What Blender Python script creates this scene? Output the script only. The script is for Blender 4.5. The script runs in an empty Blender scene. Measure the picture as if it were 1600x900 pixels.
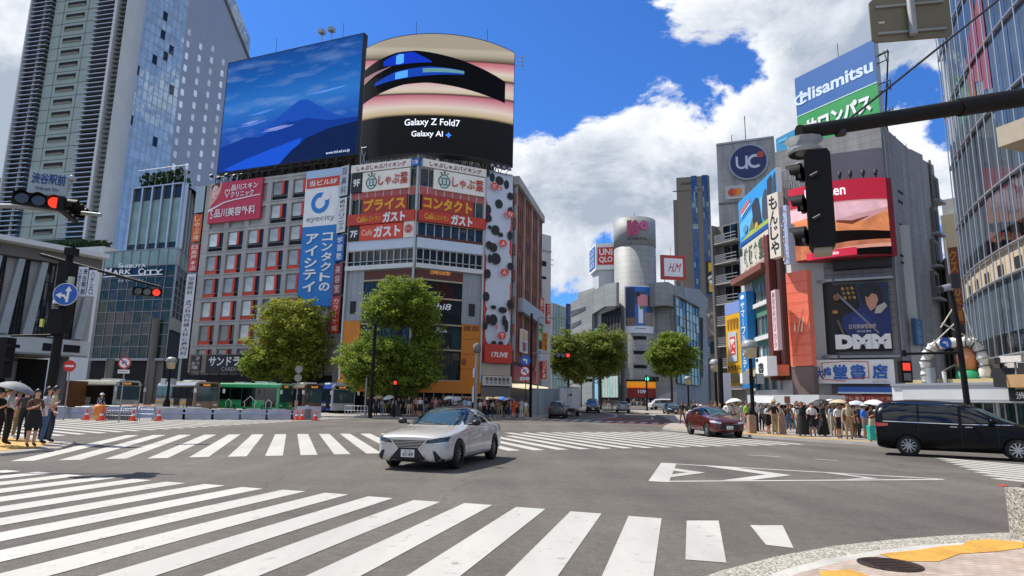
import bpy, math, random
import numpy as np
from mathutils import Vector, Matrix, Euler
from mathutils.bvhtree import BVHTree
R = math.radians
rnd = random.Random(7)
scene = bpy.context.scene
COL = scene.collection
# ---------------------------------------------------------------- camera
FPX, CAMH, PITCH, ROLL = 1000.0, 1.6, R(10.1), R(1.05)
cam_d = bpy.data.cameras.new('camera')
cam_d.sensor_width = 36.0
cam_d.lens = FPX / 1600 * 36
cam_d.clip_end = 6000
cam_o = bpy.data.objects.new('camera', cam_d)
CAM_M = (Matrix.Rotation(math.pi / 2 + PITCH, 3, 'X') @ Matrix.Rotation(ROLL, 3, 'Z'))
cam_o.matrix_world = Matrix.Translation((0, 0, CAMH)) @ CAM_M.to_4x4()
COL.objects.link(cam_o)
scene.camera = cam_o
def ray(px, py):
 return CAM_M @ Vector(((px - 800) / FPX, -(py - 450) / FPX, -1))
# ---------------------------------------------------------------- sun and sky
SUN_EL, SUN_H = R(57), Vector((-0.88, 0.47)).normalized()
SUN = Vector((SUN_H.x * math.cos(SUN_EL), SUN_H.y * math.cos(SUN_EL), math.sin(SUN_EL)))
sl = bpy.data.lights.new('sun', 'SUN')
sl.energy = 4.4; sl.angle = R(0.5); sl.color = (1.0, 0.955, 0.88)
so = bpy.data.objects.new('sun', sl)
so.rotation_euler = (-SUN).to_track_quat('-Z', 'Y').to_euler()
so.location = (0, 0, 200)
COL.objects.link(so)
scene.view_settings.view_transform = 'Standard'
scene.view_settings.look = 'None'
EXPO = 0.62
scene.view_settings.exposure = EXPO
scene.view_settings.gamma = 1
world = bpy.data.worlds.new('World'); scene.world = world
world.use_nodes = True
def build_sky():
 nt = world.node_tree; N, L = nt.nodes, nt.links
 N.clear()
 def nd(t, **k):
  n = N.new(t)
  for a, b in k.items(): setattr(n, a, b)
  return n
 def mth(op, a, b=None, clamp=False):
  n = nd('ShaderNodeMath', operation=op, use_clamp=clamp)
  for i, v in enumerate((a, b)):
   if v is None: continue
   if isinstance(v, (int, float)): n.inputs[i].default_value = v
   else: L.new(v, n.inputs[i])
  return n.outputs[0]
 out = nd('ShaderNodeOutputWorld'); bg = nd('ShaderNodeBackground')
 bg.inputs['Strength'].default_value = 0.115
 L.new(bg.outputs[0], out.inputs[0])
 sky = nd('ShaderNodeTexSky', sky_type='NISHITA', sun_disc=False)
 sky.sun_elevation = SUN_EL
 sky.sun_rotation = math.atan2(SUN_H.x, SUN_H.y)
 sky.air_density = 1.0; sky.dust_density = 0.4; sky.ozone_density = 3.0
 tint = nd('ShaderNodeMix', data_type='RGBA', blend_type='MULTIPLY')
 tint.inputs[0].default_value = 1.0
 L.new(sky.outputs[0], tint.inputs[6]); tint.inputs[7].default_value = (0.26, 0.55, 0.98, 1)
 tc = nd('ShaderNodeTexCoord'); d = tc.outputs['Generated']
 nrm = nd('ShaderNodeVectorMath', operation='NORMALIZE'); L.new(d, nrm.inputs[0]); d = nrm.outputs[0]
 # flatten the cloud lookup so that the clouds lie in layers
 mul = nd('ShaderNodeVectorMath', operation='MULTIPLY'); L.new(d, mul.inputs[0]); mul.inputs[1].default_value = (1, 1, 1.45)
 def noise(vec, scale, detail, rough, dist=0.0):
  n = nd('ShaderNodeTexNoise', noise_dimensions='3D')
  n.inputs['Scale'].default_value = scale; n.inputs['Detail'].default_value = detail
  n.inputs['Roughness'].default_value = rough; n.inputs['Distortion'].default_value = dist
  L.new(vec, n.inputs['Vector']); return n.outputs[0]
 n1 = noise(mul.outputs[0], 4.2, 12, 0.62, 0.3)
 cov = mth('ADD', mth('MULTIPLY', mth('SUBTRACT', n1, .5), 2.5), .5)
 # the cloud banks of the day: pixel centre in the photograph, angular radius, weight
 banks = [(905, 240, 12, .34), (1010, 300, 11, .30), (830, 330, 7, .12), (1080, 120, 9, .13), (1240, 60, 13, .36), (1330, 150, 9, .30), (1400, 60, 12, .3),
   (1440, 260, 6, .26), (1090, 400, 6, .24), (890, 440, 4, .26), (1180, 190, 7, .1),
   (40, 200, 12, .40), (20, 60, 16, .40), (60, 330, 8, .3), (400, 60, 3.2, .34), (450, 5, 5, .16), (810, 5, 3, .16), (1000, 60, 8, .08), (700, 650, 20, -.05),
   (640, 30, 16, -.30), (900, 60, 8, -.22), (520, 80, 9, -.12), (900, 405, 4, -.22), (970, 390, 3, -.15), (1170, 90, 3, -.1), (1150, 165, 5, -.2), (1440, 185, 4, -.34), (1040, 185, 6, -.26), (900, 160, 4, -.1), (930, 190, 4, .14)]
 # unseen banks added over and behind the viewer to whiten the ambient light
 banks += [((-.2, -.9, .45), 0, 55, .20), ((.7, -.6, .4), 0, 40, .22), ((-.8, -.5, .5), 0, 40, .2), ((.1, -.2, .95), 0, 34, .14)]
 for x, y, r, w in banks:
  c = Vector(x).normalized() if isinstance(x, tuple) else ray(x, y).normalized()
  dp = nd('ShaderNodeVectorMath', operation='DOT_PRODUCT'); L.new(d, dp.inputs[0]); dp.inputs[1].default_value = c
  mr = nd('ShaderNodeMapRange', interpolation_type='SMOOTHSTEP'); L.new(dp.outputs['Value'], mr.inputs[0])
  mr.inputs[1].default_value = math.cos(R(r * 1.25)); mr.inputs[2].default_value = 1.0
  mr.inputs[3].default_value = 0.0; mr.inputs[4].default_value = w * (.8 if w > 0 else 1.3)
  cov = mth('ADD', cov, mr.outputs[0])
 al = nd('ShaderNodeMapRange', interpolation_type='SMOOTHSTEP'); L.new(cov, al.inputs[0])
 al.inputs[1].default_value = 0.60; al.inputs[2].default_value = 0.76
 # self shading: thicker cloud is greyer below, the side toward the sun is white
 off = nd('ShaderNodeVectorMath', operation='ADD'); L.new(mul.outputs[0], off.inputs[0]); off.inputs[1].default_value = Vector((SUN.x, SUN.y, SUN.z * 1.6)) * 0.045
 n2 = noise(off.outputs[0], 4.2, 5, 0.55, 0.25)
 n3 = noise(mul.outputs[0], 4.2, 5, 0.55, 0.25)
 df = mth('SUBTRACT', n3, n2)
 thick = nd('ShaderNodeMapRange'); L.new(cov, thick.inputs[0])
 thick.inputs[1].default_value = 0.78; thick.inputs[2].default_value = 1.25; thick.inputs[3].default_value = 0.08; thick.inputs[4].default_value = -0.55
 sh = mth('ADD', mth('MULTIPLY', df, 3.0), thick.outputs[0])
 shc = nd('ShaderNodeMapRange'); L.new(sh, shc.inputs[0])
 shc.inputs[1].default_value = -0.55; shc.inputs[2].default_value = 0.22
 cr = nd('ShaderNodeValToRGB'); L.new(shc.outputs[0], cr.inputs[0])
 cr.color_ramp.elements[0].color = (2.5, 2.9, 3.5, 1); cr.color_ramp.elements[0].position = 0.0
 cr.color_ramp.elements[1].color = (5.8, 5.95, 6.25, 1); cr.color_ramp.elements[1].position = 1.0
 mx = nd('ShaderNodeMix', data_type='RGBA'); L.new(al.outputs[0], mx.inputs[0]); L.new(tint.outputs[2], mx.inputs[6]); L.new(cr.outputs[0], mx.inputs[7])
 L.new(mx.outputs[2], bg.inputs[0])
build_sky()
# ---------------------------------------------------------------- ground profile: level crossing, then the hill rises
SLOPE, Y0 = 0.0125, 58.0
def gz(y): return min(max(0.0, y - Y0) * SLOPE, 1.9)
def gp(px, py):
 d = ray(px, py); t = -CAMH / d.z if d.z < -1e-6 else 1e9
 if d.y * t > Y0: t = (CAMH + Y0 * SLOPE) / (d.y * SLOPE - d.z)
 return Vector((d.x * t, d.y * t, gz(d.y * t)))
def at(px, py, Y):
 d = ray(px, py); t = Y / d.y
 return Vector((d.x * t, Y, CAMH + d.z * t))
def gx(px, Y, z=None):
 """ground point at distance Y under the photograph's column px (taken at eye level)"""
 p = at(px, 625 + (px - 640) * 0.0185, Y)
 return Vector((p.x, Y, gz(Y) if z is None else z))
# ---------------------------------------------------------------- materials
def lin(h):
 if isinstance(h, tuple): return h
 h = h.lstrip('#'); o = []
 for i in (0, 2, 4):
  c = int(h[i:i + 2], 16) / 255
  o.append(c / 12.92 if c <= 0.04045 else ((c + 0.055) / 1.055) ** 2.4)
 return tuple(o)
MATS = {}
def ramp(cr, stops, k=None):
 e = cr.color_ramp.elements
 e[0].position, e[1].position = 0.0, 1.0
 for x in (e[0], e[1]): pass
 e[0].color = (*lin(stops[0][1]), 1); e[1].color = (*lin(stops[-1][1]), 1)
 for p, c in stops[1:-1]: q = e.new(p); q.color = (*lin(c), 1)
def mat(name, col='#808080', rough=.6, metal=0., var=.12, scale=1.5, bump=0., emit=0., spec=.5, rand=0., coat=0., fine=0., stretch=(1, 1, 1)):
 if name in MATS: return MATS[name]
 m = bpy.data.materials.new(name); MATS[name] = m
 m.use_nodes = True
 nt = m.node_tree; N, L = nt.nodes, nt.links
 b = N['Principled BSDF']; c = lin(col)
 m.diffuse_color = (*c, 1)
 b.inputs['Roughness'].default_value = rough; b.inputs['Metallic'].default_value = metal
 b.inputs['Specular IOR Level'].default_value = spec
 if emit > 0: spec, rough = .08, .6
 b.inputs['Roughness'].default_value = rough; b.inputs['Specular IOR Level'].default_value = spec; b.inputs['Coat Weight'].default_value = coat; b.inputs['Coat Roughness'].default_value = .04
 src = None
 tc = N.new('ShaderNodeTexCoord'); mp = N.new('ShaderNodeMapping'); mp.inputs['Scale'].default_value = stretch
 L.new(tc.outputs['Object'], mp.inputs[0])
 if var > 0:
  n = N.new('ShaderNodeTexNoise'); n.inputs['Scale'].default_value = scale; n.inputs['Detail'].default_value = 6
  n.inputs['Roughness'].default_value = .65
  L.new(mp.outputs[0], n.inputs['Vector'])
  mr = N.new('ShaderNodeMapRange'); mr.inputs[1].default_value = .3; mr.inputs[2].default_value = .7
  mr.inputs[3].default_value = 1 - var; mr.inputs[4].default_value = 1 + var
  L.new(n.outputs[0], mr.inputs[0]); val = mr.outputs[0]
  if rand > 0:
   oi = N.new('ShaderNodeObjectInfo'); r2 = N.new('ShaderNodeMapRange')
   r2.inputs[3].default_value = 1 - rand; r2.inputs[4].default_value = 1 + rand
   L.new(oi.outputs['Random'], r2.inputs[0])
   mm = N.new('ShaderNodeMath'); mm.operation = 'MULTIPLY'; L.new(val, mm.inputs[0]); L.new(r2.outputs[0], mm.inputs[1]); val = mm.outputs[0]
  if fine > 0:
   n3 = N.new('ShaderNodeTexNoise'); n3.inputs['Scale'].default_value = 38; n3.inputs['Detail'].default_value = 3
   L.new(tc.outputs['Object'], n3.inputs['Vector'])
   r3 = N.new('ShaderNodeMapRange'); r3.inputs[1].default_value = .3; r3.inputs[2].default_value = .7; r3.inputs[3].default_value = 1 - fine; r3.inputs[4].default_value = 1 + fine
   L.new(n3.outputs[0], r3.inputs[0])
   mm = N.new('ShaderNodeMath'); mm.operation = 'MULTIPLY'; L.new(val, mm.inputs[0]); L.new(r3.outputs[0], mm.inputs[1]); val = mm.outputs[0]
  vm = N.new('ShaderNodeVectorMath'); vm.operation = 'SCALE'; vm.inputs[0].default_value = c
  L.new(val, vm.inputs['Scale']); src = vm.outputs[0]
  L.new(src, b.inputs['Base Color'])
  rr = N.new('ShaderNodeMapRange'); rr.inputs[3].default_value = max(0, rough - .06); rr.inputs[4].default_value = min(1, rough + .06)
  L.new(n.outputs[0], rr.inputs[0]); L.new(rr.outputs[0], b.inputs['Roughness'])
 else:
  b.inputs['Base Color'].default_value = (*c, 1)
 if bump > 0:
  n2 = N.new('ShaderNodeTexNoise'); n2.inputs['Scale'].default_value = scale * 6; n2.inputs['Detail'].default_value = 4
  L.new(tc.outputs['Object'], n2.inputs['Vector'])
  bp = N.new('ShaderNodeBump'); bp.inputs['Strength'].default_value = bump; bp.inputs['Distance'].default_value = .02
  L.new(n2.outputs[0], bp.inputs['Height']); L.new(bp.outputs[0], b.inputs['Normal'])
 if emit > 0:
  if src: L.new(src, b.inputs['Emission Color'])
  else: b.inputs['Emission Color'].default_value = (*c, 1)
  b.inputs['Emission Strength'].default_value = emit
 return m
def glass_mat(name, col='#1c2428', rough=.04, rand=.5, spec=.6, wav=.02, scale=.35):
 """window glass seen from outside: dark, mirror-like, every pane a little different and not quite flat"""
 if name in MATS: return MATS[name]
 m = mat(name, col, rough, 0, .25, .4, spec=spec, rand=rand)
 nt = m.node_tree; N, L = nt.nodes, nt.links
 b = N['Principled BSDF']
 tc = N.new('ShaderNodeTexCoord'); n2 = N.new('ShaderNodeTexNoise'); n2.inputs['Scale'].default_value = scale
 L.new(tc.outputs['Object'], n2.inputs['Vector'])
 bp = N.new('ShaderNodeBump'); bp.inputs['Strength'].default_value = wav * 10; bp.inputs['Distance'].default_value = .3
 L.new(n2.outputs[0], bp.inputs['Height']); L.new(bp.outputs[0], b.inputs['Normal'])
 return m
# ---------------------------------------------------------------- text glyphs
TXT = {}
def glyphs(s, bold=0.):
 k = (s, bold)
 if k in TXT: return TXT[k]
 c = bpy.data.curves.new('lettering', 'FONT'); c.body = s; c.resolution_u = 3; c.offset = bold; c.fill_mode = 'FRONT'
 o = bpy.data.objects.new('lettering', c); COL.objects.link(o)
 bpy.context.view_layer.update()
 e = o.evaluated_get(bpy.context.evaluated_depsgraph_get())
 me = e.to_mesh()
 vs = [(v.co.x, v.co.y) for v in me.vertices]; fs = [tuple(p.vertices) for p in me.polygons if p.normal.z > 0.2 or True]
 e.to_mesh_clear()
 bpy.data.objects.remove(o); bpy.data.curves.remove(c)
 xs = [v[0] for v in vs]; ys = [v[1] for v in vs]
 TXT[k] = (vs, fs, (min(xs), max(xs), min(ys), max(ys)) if vs else (0, 1, 0, 1))
 return TXT[k]
# ---------------------------------------------------------------- mesh builder and frames
class Fr:
 """a wall plane: u along it (left to right as seen), v up, w out of it"""
 def __init__(s, a, b, z=0.):
  s.o = Vector((a[0], a[1], z)); d = Vector((b[0] - a[0], b[1] - a[1], 0))
  s.L = d.length; s.u = d.normalized(); s.n = s.u.cross(Vector((0, 0, 1))); s.z = Vector((0, 0, 1))
 def p(s, u, v, w=0.): return s.o + s.u * u + s.z * v + s.n * w
 def uv(s, px, py, w=0.):
  d = ray(px, py); c = Vector((0, 0, CAMH)) - (s.o + s.n * w)
  t = -c.dot(s.n) / d.dot(s.n); q = c + d * t
  return q.dot(s.u), q.z
 def rect(s, x0, y0, x1, y1, w=0.):
  """bounds (u0,u1,v0,v1) of a photograph rectangle, measured through its middle"""
  xm, ym = (x0 + x1) / 2, (y0 + y1) / 2
  return s.uv(x0, ym, w)[0], s.uv(x1, ym, w)[0], s.uv(xm, y1, w)[1], s.uv(xm, y0, w)[1]
class Loc:
 """local frame with its own origin and heading: p(x, y, z)"""
 def __init__(s, o=(0, 0, 0), rz=0.):
  s.o = Vector(o); s.m = Matrix.Rotation(rz, 3, 'Z')
 def p(s, x, y, z=0.): return s.o + s.m @ Vector((x, y, z))
WORLD = Loc()
class MB:
 def __init__(s): s.v = []; s.f = []; s.m = []; s.mats = []; s.smooth = set()
 def mi(s, m):
  if m not in s.mats: s.mats.append(m)
  return s.mats.index(m)
 def add(s, vs, fs, m, smooth=False):
  b = len(s.v); s.v += [tuple(v) for v in vs]; k = s.mi(m)
  for f in fs:
   if smooth: s.smooth.add(len(s.f))
   s.f.append(tuple(i + b for i in f)); s.m.append(k)
  return s
 def box(s, fr, u0, u1, v0, v1, w0, w1, m):
  q = [fr.p(u, v, w) for w in (w0, w1) for v in (v0, v1) for u in (u0, u1)]
  return s.add(q, [(0, 1, 3, 2), (4, 6, 7, 5), (0, 4, 5, 1), (2, 3, 7, 6), (0, 2, 6, 4), (1, 5, 7, 3)], m)
 def wbox(s, x0, x1, y0, y1, z0, z1, m): return s.box(WORLD, x0, x1, y0, y1, z0, z1, m)
 def poly(s, fr, pts, w, m): return s.add([fr.p(p[0], p[1], w) for p in pts], [tuple(range(len(pts)))], m)
 def slab(s, fr, pts, w0, w1, m):
  """outline (u,v) given thickness from w0 to w1"""
  n = len(pts); q = [fr.p(p[0], p[1], w) for w in (w0, w1) for p in pts]
  return s.add(q, [tuple(range(n)), tuple(range(n, 2 * n))[::-1]] + [(i, (i + 1) % n, (i + 1) % n + n, i + n) for i in range(n)], m)
 def prism(s, pts, z0, z1, m, top=None):
  n = len(pts); zb = z0 if callable(z0) else (lambda p: z0); zt = z1 if callable(z1) else (lambda p: z1)
  q = [(p[0], p[1], zb(p)) for p in pts] + [(p[0], p[1], zt(p)) for p in pts]
  s.add(q, [(i, (i + 1) % n, (i + 1) % n + n, i + n) for i in range(n)] + [tuple(range(n))[::-1]], m)
  return s.add(q[n:], [tuple(range(n))], top or m)
 def tube(s, pts, rad, m, n=8, cap=True):
  pts = [Vector(p) for p in pts]; k = len(pts)
  rs = rad if isinstance(rad, (list, tuple)) else [rad] * k
  vs = []; prev = None
  for i, p in enumerate(pts):
   d = (pts[min(i + 1, k - 1)] - pts[max(i - 1, 0)]).normalized()
   if prev is None:
    a = Vector((0, 0, 1)) if abs(d.z) < .9 else Vector((1, 0, 0))
    e1 = d.cross(a).normalized()
   else:
    e1 = (prev - d * prev.dot(d)).normalized()
   prev = e1; e2 = d.cross(e1)
   vs += [p + (e1 * math.cos(t) + e2 * math.sin(t)) * rs[i] for t in (2 * math.pi * j / n for j in range(n))]
  fs = [(i * n + j, i * n + (j + 1) % n, (i + 1) * n + (j + 1) % n, (i + 1) * n + j) for i in range(k - 1) for j in range(n)]
  s.add(vs, fs, m, True)
  if cap: s.add(vs[:n], [tuple(range(n))[::-1]], m); s.add(vs[-n:], [tuple(range(n))], m)
  return s
 def disc(s, c, axis, r, th, m, n=20, mf=None):
  a = Vector(axis).normalized(); c = Vector(c)
  e1 = a.cross(Vector((0, 0, 1)) if abs(a.z) < .9 else Vector((1, 0, 0))).normalized(); e2 = a.cross(e1)
  ring = [(e1 * math.cos(2 * math.pi * j / n) + e2 * math.sin(2 * math.pi * j / n)) * r for j in range(n)]
  v = [c + q for q in ring] + [c + q + a * th for q in ring]
  s.add(v, [(j, (j + 1) % n, (j + 1) % n + n, j + n) for j in range(n)] + [tuple(range(n))[::-1]], m)
  return s.add(v[n:], [tuple(range(n))], mf or m)
 def lathe(s, c, prof, m, n=16):
  c = Vector(c); vs = [c + Vector((r * math.cos(2 * math.pi * j / n), r * math.sin(2 * math.pi * j / n), z)) for r, z in prof for j in range(n)]
  return s.add(vs, [(i * n + j, i * n + (j + 1) % n, (i + 1) * n + (j + 1) % n, (i + 1) * n + j) for i in range(len(prof) - 1) for j in range(n)], m, True)
 def ell(s, fr, u, v, ru, rv, w, m, n=24, a0=0., a1=2 * math.pi):
  full = abs(a1 - a0) > 6.28
  pts = [(u + ru * math.cos(a0 + (a1 - a0) * j / n), v + rv * math.sin(a0 + (a1 - a0) * j / n)) for j in range(n if full else n + 1)]
  return s.poly(fr, pts, w, m)
 def ring(s, fr, u, v, r0, r1, w, m, n=24, a0=0., a1=2 * math.pi, asp=1.):
  q = []
  for j in range(n + 1):
   a = a0 + (a1 - a0) * j / n
   q += [fr.p(u + r0 * asp * math.cos(a), v + r0 * math.sin(a), w), fr.p(u + r1 * asp * math.cos(a), v + r1 * math.sin(a), w)]
  return s.add(q, [(2 * j, 2 * j + 1, 2 * j + 3, 2 * j + 2) for j in range(n)], m)
 def text(s, fr, t, u0, u1, v0, v1, w, m, bold=.0, keep=False, shear=0., rise=0.):
  vs, fs, (x0, x1, y0, y1) = glyphs(t, bold)
  sx = (u1 - u0) / max(1e-6, x1 - x0); sy = (v1 - v0) / max(1e-6, y1 - y0)
  if keep:
   k = min(sx, sy); uc, vc = (u0 + u1) / 2, (v0 + v1) / 2
   u0, u1 = uc - k * (x1 - x0) / 2, uc + k * (x1 - x0) / 2; v0, v1 = vc - k * (y1 - y0) / 2, vc + k * (y1 - y0) / 2; sx = sy = k
  return s.add([fr.p(u0 + (x - x0) * sx + shear * (y - y0) * sy, v0 + (y - y0) * sy + rise * (x - x0) * sx, w) for x, y in vs], fs, m)
 def vtext(s, fr, t, u0, u1, v0, v1, w, m, bold=0., gap=.12):
  n = len(t); h = (v1 - v0) / n
  for i, ch in enumerate(t):
   if ch == ' ': continue
   b = v1 - h * (i + 1) + h * gap / 2; tp = v1 - h * i - h * gap / 2
   if ch in 'ー・|':
    um = (u0 + u1) / 2; s.poly(fr, [(um - .06 * h, b), (um + .06 * h, b), (um + .06 * h, tp), (um - .06 * h, tp)], w, m)
   else: s.text(fr, ch, u0, u1, b, tp, w, m, bold)
  return s
 def build(s, name, parent=None, mats=None):
  me = bpy.data.meshes.new(name)
  me.from_pydata(s.v, [], s.f)
  for m in s.mats: me.materials.append(m)
  me.polygons.foreach_set('material_index', s.m)
  if s.smooth: me.polygons.foreach_set('use_smooth', [i in s.smooth for i in range(len(s.f))])
  me.update()
  o = bpy.data.objects.new(name, me); COL.objects.link(o)
  if parent is not None: attach(o, parent)
  return o
def attach(o, parent):
 o.parent = parent
 if parent.get('wb'): o.location = -Vector(parent.location)      # parts of a fixed thing are modelled in world metres
def tag(o, label, cat, group=None):
 o['label'] = label; o['category'] = cat
 if group: o['group'] = group
 return o
def thing(name, label, cat, loc=(0, 0, 0), rz=0., group=None, fixed=False):
 o = bpy.data.objects.new(name, None); o.empty_display_size = .2; COL.objects.link(o)
 o.location = loc; o.rotation_euler = (0, 0, rz)
 tag(o, label, cat, group)
 if fixed: o['wb'] = 1
 return o
def fixed(name, label, cat, loc, group=None): return thing(name, label, cat, loc, 0, group, True)
def structure(o):
 o['kind'] = 'structure'; return o
def dup(root, loc=None, rz=None, label=None, group=None):
 def rec(o, par):
  c = o.copy(); COL.objects.link(c)
  if par: c.parent = par
  for ch in KIDS(o): rec(ch, c)
  return c
 r = rec(root, None)
 if loc is not None: r.location = loc
 if rz is not None: r.rotation_euler = (0, 0, rz)
 if label: r['label'] = label
 if group: r['group'] = group
 return r
def KIDS(o): return list(o.children)
def paint(o, i, m):
 """gives one copy its own material in slot i without touching the shared mesh"""
 o.material_slots[i].link = 'OBJECT'; o.material_slots[i].material = m
# ---------------------------------------------------------------- ground, pavements, road paint
def asphalt(name, base, dark, speck=.7):
 m = bpy.data.materials.new(name); m.use_nodes = True; MATS[name] = m
 nt = m.node_tree; N, L = nt.nodes, nt.links; b = N['Principled BSDF']
 tc = N.new('ShaderNodeTexCoord')
 def noise(sc, det=4, st=(1, 1, 1), rot=0):
  mp = N.new('ShaderNodeMapping'); mp.inputs['Scale'].default_value = st; mp.inputs['Rotation'].default_value = (0, 0, rot)
  L.new(tc.outputs['Object'], mp.inputs[0])
  n = N.new('ShaderNodeTexNoise'); n.inputs['Scale'].default_value = sc; n.inputs['Detail'].default_value = det; n.inputs['Roughness'].default_value = .65
  L.new(mp.outputs[0], n.inputs['Vector']); return n.outputs[0]
 def mrange(v, a, b_, c, d):
  r = N.new('ShaderNodeMapRange'); L.new(v, r.inputs[0])
  for i, q in enumerate((a, b_, c, d)): r.inputs[i + 1].default_value = q
  return r.outputs[0]
 def mul(a, b_):
  q = N.new('ShaderNodeMath'); q.operation = 'MULTIPLY'; L.new(a, q.inputs[0]); L.new(b_, q.inputs[1]); return q.outputs[0]
 big = mrange(noise(.16, 6), .3, .7, .72, 1.25)
 streak = mrange(noise(.6, 6, (1, .10, 1), R(14)), .35, .7, .80, 1.12)
 streak2 = mrange(noise(.4, 5, (.12, 1, 1), R(-8)), .35, .7, .9, 1.08)
 grain = mul(mrange(noise(90, 2), .3, .75, 1 - speck, 1 + speck), mul(mrange(noise(24, 4), .3, .7, .82, 1.2), mrange(noise(7, 9), .3, .7, .84, 1.17)))
 v = mul(mul(big, streak), mul(streak2, grain))
 vs = N.new('ShaderNodeVectorMath'); vs.operation = 'SCALE'; vs.inputs[0].default_value = base; L.new(v, vs.inputs['Scale'])
 # sealed cracks and patches
 vo = N.new('ShaderNodeTexVoronoi'); vo.feature = 'DISTANCE_TO_EDGE'; vo.inputs['Scale'].default_value = .16
 mp = N.new('ShaderNodeMapping'); L.new(tc.outputs['Object'], mp.inputs[0])
 nz = N.new('ShaderNodeTexNoise'); nz.inputs['Scale'].default_value = 1.2; nz.inputs['Detail'].default_value = 5; L.new(tc.outputs['Object'], nz.inputs['Vector'])
 va = N.new('ShaderNodeVectorMath'); va.operation = 'MULTIPLY_ADD'; L.new(nz.outputs['Color'], va.inputs[0]); va.inputs[1].default_value = (1.1, 1.1, 0); L.new(mp.outputs[0], va.inputs[2])
 L.new(va.outputs[0], vo.inputs['Vector'])
 ck = mrange(vo.outputs['Distance'], .0, .006, .3, 0)
 mx = N.new('ShaderNodeMix'); mx.data_type = 'RGBA'; L.new(ck, mx.inputs[0]); L.new(vs.outputs[0], mx.inputs[6]); mx.inputs[7].default_value = (*dark, 1)
 L.new(mx.outputs[2], b.inputs['Base Color'])
 b.inputs['Roughness'].default_value = .88; b.inputs['Specular IOR Level'].default_value = .25
 bp = N.new('ShaderNodeBump'); bp.inputs['Strength'].default_value = .45; bp.inputs['Distance'].default_value = .006
 L.new(noise(70, 3), bp.inputs['Height']); L.new(bp.outputs[0], b.inputs['Normal'])
 return m
M_asph = asphalt('asphalt', (.122, .108, .092), (.028, .027, .026))
def road_paint(name, col, wear=.5):
 m = bpy.data.materials.new(name); m.use_nodes = True; MATS[name] = m
 nt = m.node_tree; N, L = nt.nodes, nt.links; b = N['Principled BSDF']
 tc = N.new('ShaderNodeTexCoord')
 def noise(sc, det, st=(1, 1, 1)):
  mp = N.new('ShaderNodeMapping'); mp.inputs['Scale'].default_value = st; L.new(tc.outputs['Object'], mp.inputs[0])
  n = N.new('ShaderNodeTexNoise'); n.inputs['Scale'].default_value = sc; n.inputs['Detail'].default_value = det; n.inputs['Roughness'].default_value = .7
  L.new(mp.outputs[0], n.inputs['Vector']); return n.outputs[0]
 def mrange(v, a, b_, c, d):
  r = N.new('ShaderNodeMapRange'); L.new(v, r.inputs[0])
  for i, q in enumerate((a, b_, c, d)): r.inputs[i + 1].default_value = q
  return r.outputs[0]
 w1 = mrange(noise(4.5, 13), .56, .70, 0, wear)
 w2 = mrange(noise(.5, 6, (1, .2, 1)), .40, .72, 0, .36)
 ad = N.new('ShaderNodeMath'); ad.operation = 'MAXIMUM'; L.new(w1, ad.inputs[0]); L.new(w2, ad.inputs[1])
 mx = N.new('ShaderNodeMix'); mx.data_type = 'RGBA'; L.new(ad.outputs[0], mx.inputs[0]); mx.inputs[6].default_value = (*col, 1); mx.inputs[7].default_value = (.13, .12, .11, 1)
 L.new(mx.outputs[2], b.inputs['Base Color']); b.inputs['Roughness'].default_value = .7
 bp = N.new('ShaderNodeBump'); bp.inputs['Strength'].default_value = .2; bp.inputs['Distance'].default_value = .004
 L.new(noise(60, 3), bp.inputs['Height']); L.new(bp.outputs[0], b.inputs['Normal'])
 return m
M_paint = road_paint('white_road_paint', (.43, .415, .37), .9)
M_redasph = asphalt('red_asphalt', (.20, .075, .06), (.06, .03, .03), .35)
g = MB()
ys = [-40, 0, 30, Y0, 90, 130, 160, 210]; xs = [-400, -60, -20, 0, 20, 60, 400]
vv = [(x, y, gz(y)) for y in ys for x in xs] + [(x, y, 1.9) for y in (900, 4000) for x in (-4000, -60, -20, 0, 20, 60, 4000)]
nr = len(ys) + 2; nc = len(xs)
g.add(vv, [(r * nc + c, r * nc + c + 1, (r + 1) * nc + c + 1, (r + 1) * nc + c) for r in range(nr - 1) for c in range(nc - 1)], M_asph)
structure(g.build('road'))
def sheet(mb, pts, m, dz):
 """flat marking laid on the ground, cut where the road starts to climb"""
 out = [Vector((p[0], p[1])) for p in pts]
 lo = [p for p in out if p.y <= Y0]; hi = [p for p in out if p.y > Y0]
 if not lo or not hi or len(out) > 4 and False:
  mb.add([(p.x, p.y, gz(p.y) + dz) for p in out], [tuple(range(len(out)))], m); return
 def clip(keep_lo):
  res = []
  for i, a in enumerate(out):
   b = out[(i + 1) % len(out)]; ia = (a.y <= Y0) == keep_lo; ib = (b.y <= Y0) == keep_lo
   if ia: res.append(a)
   if ia != ib:
    t = (Y0 - a.y) / (b.y - a.y); res.append(a + (b - a) * t)
  return res
 for k in (True, False):
  q = clip(k)
  if len(q) > 2: mb.add([(p.x, p.y, gz(p.y) + dz) for p in q], [tuple(range(len(q)))], m)
V2 = lambda x, y: Vector((x, y))
def stripes(mb, p0, step, d, n0, n1, length, w=.47, dz=.006, trim=None):
 d = V2(*d).normalized(); st = V2(*step); e = st.normalized() * w
 for i in range(n0, n1):
  a = V2(*p0) + st * i; ln = length(i) if callable(length) else length
  jit = rnd.uniform(-.05, .05)
  sheet(mb, [a + d * jit, a + e + d * jit, a + e + d * ln, a + d * ln], M_paint, dz)
z = MB()
stripes(z, (-7.27, 12.82), (.821, -.279), (-.25, -.968), -6, 12, 19)
for q in ([(1073, 814), (1123, 814), (1135, 880), (1071, 875)], [(1172, 821), (1223, 821.5), (1240, 857), (1197, 852)]):
 sheet(z, [gp(*p).xy for p in q], M_paint, .006)
structure(z.build('near_crosswalk_marking'))
z = MB()
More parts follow.
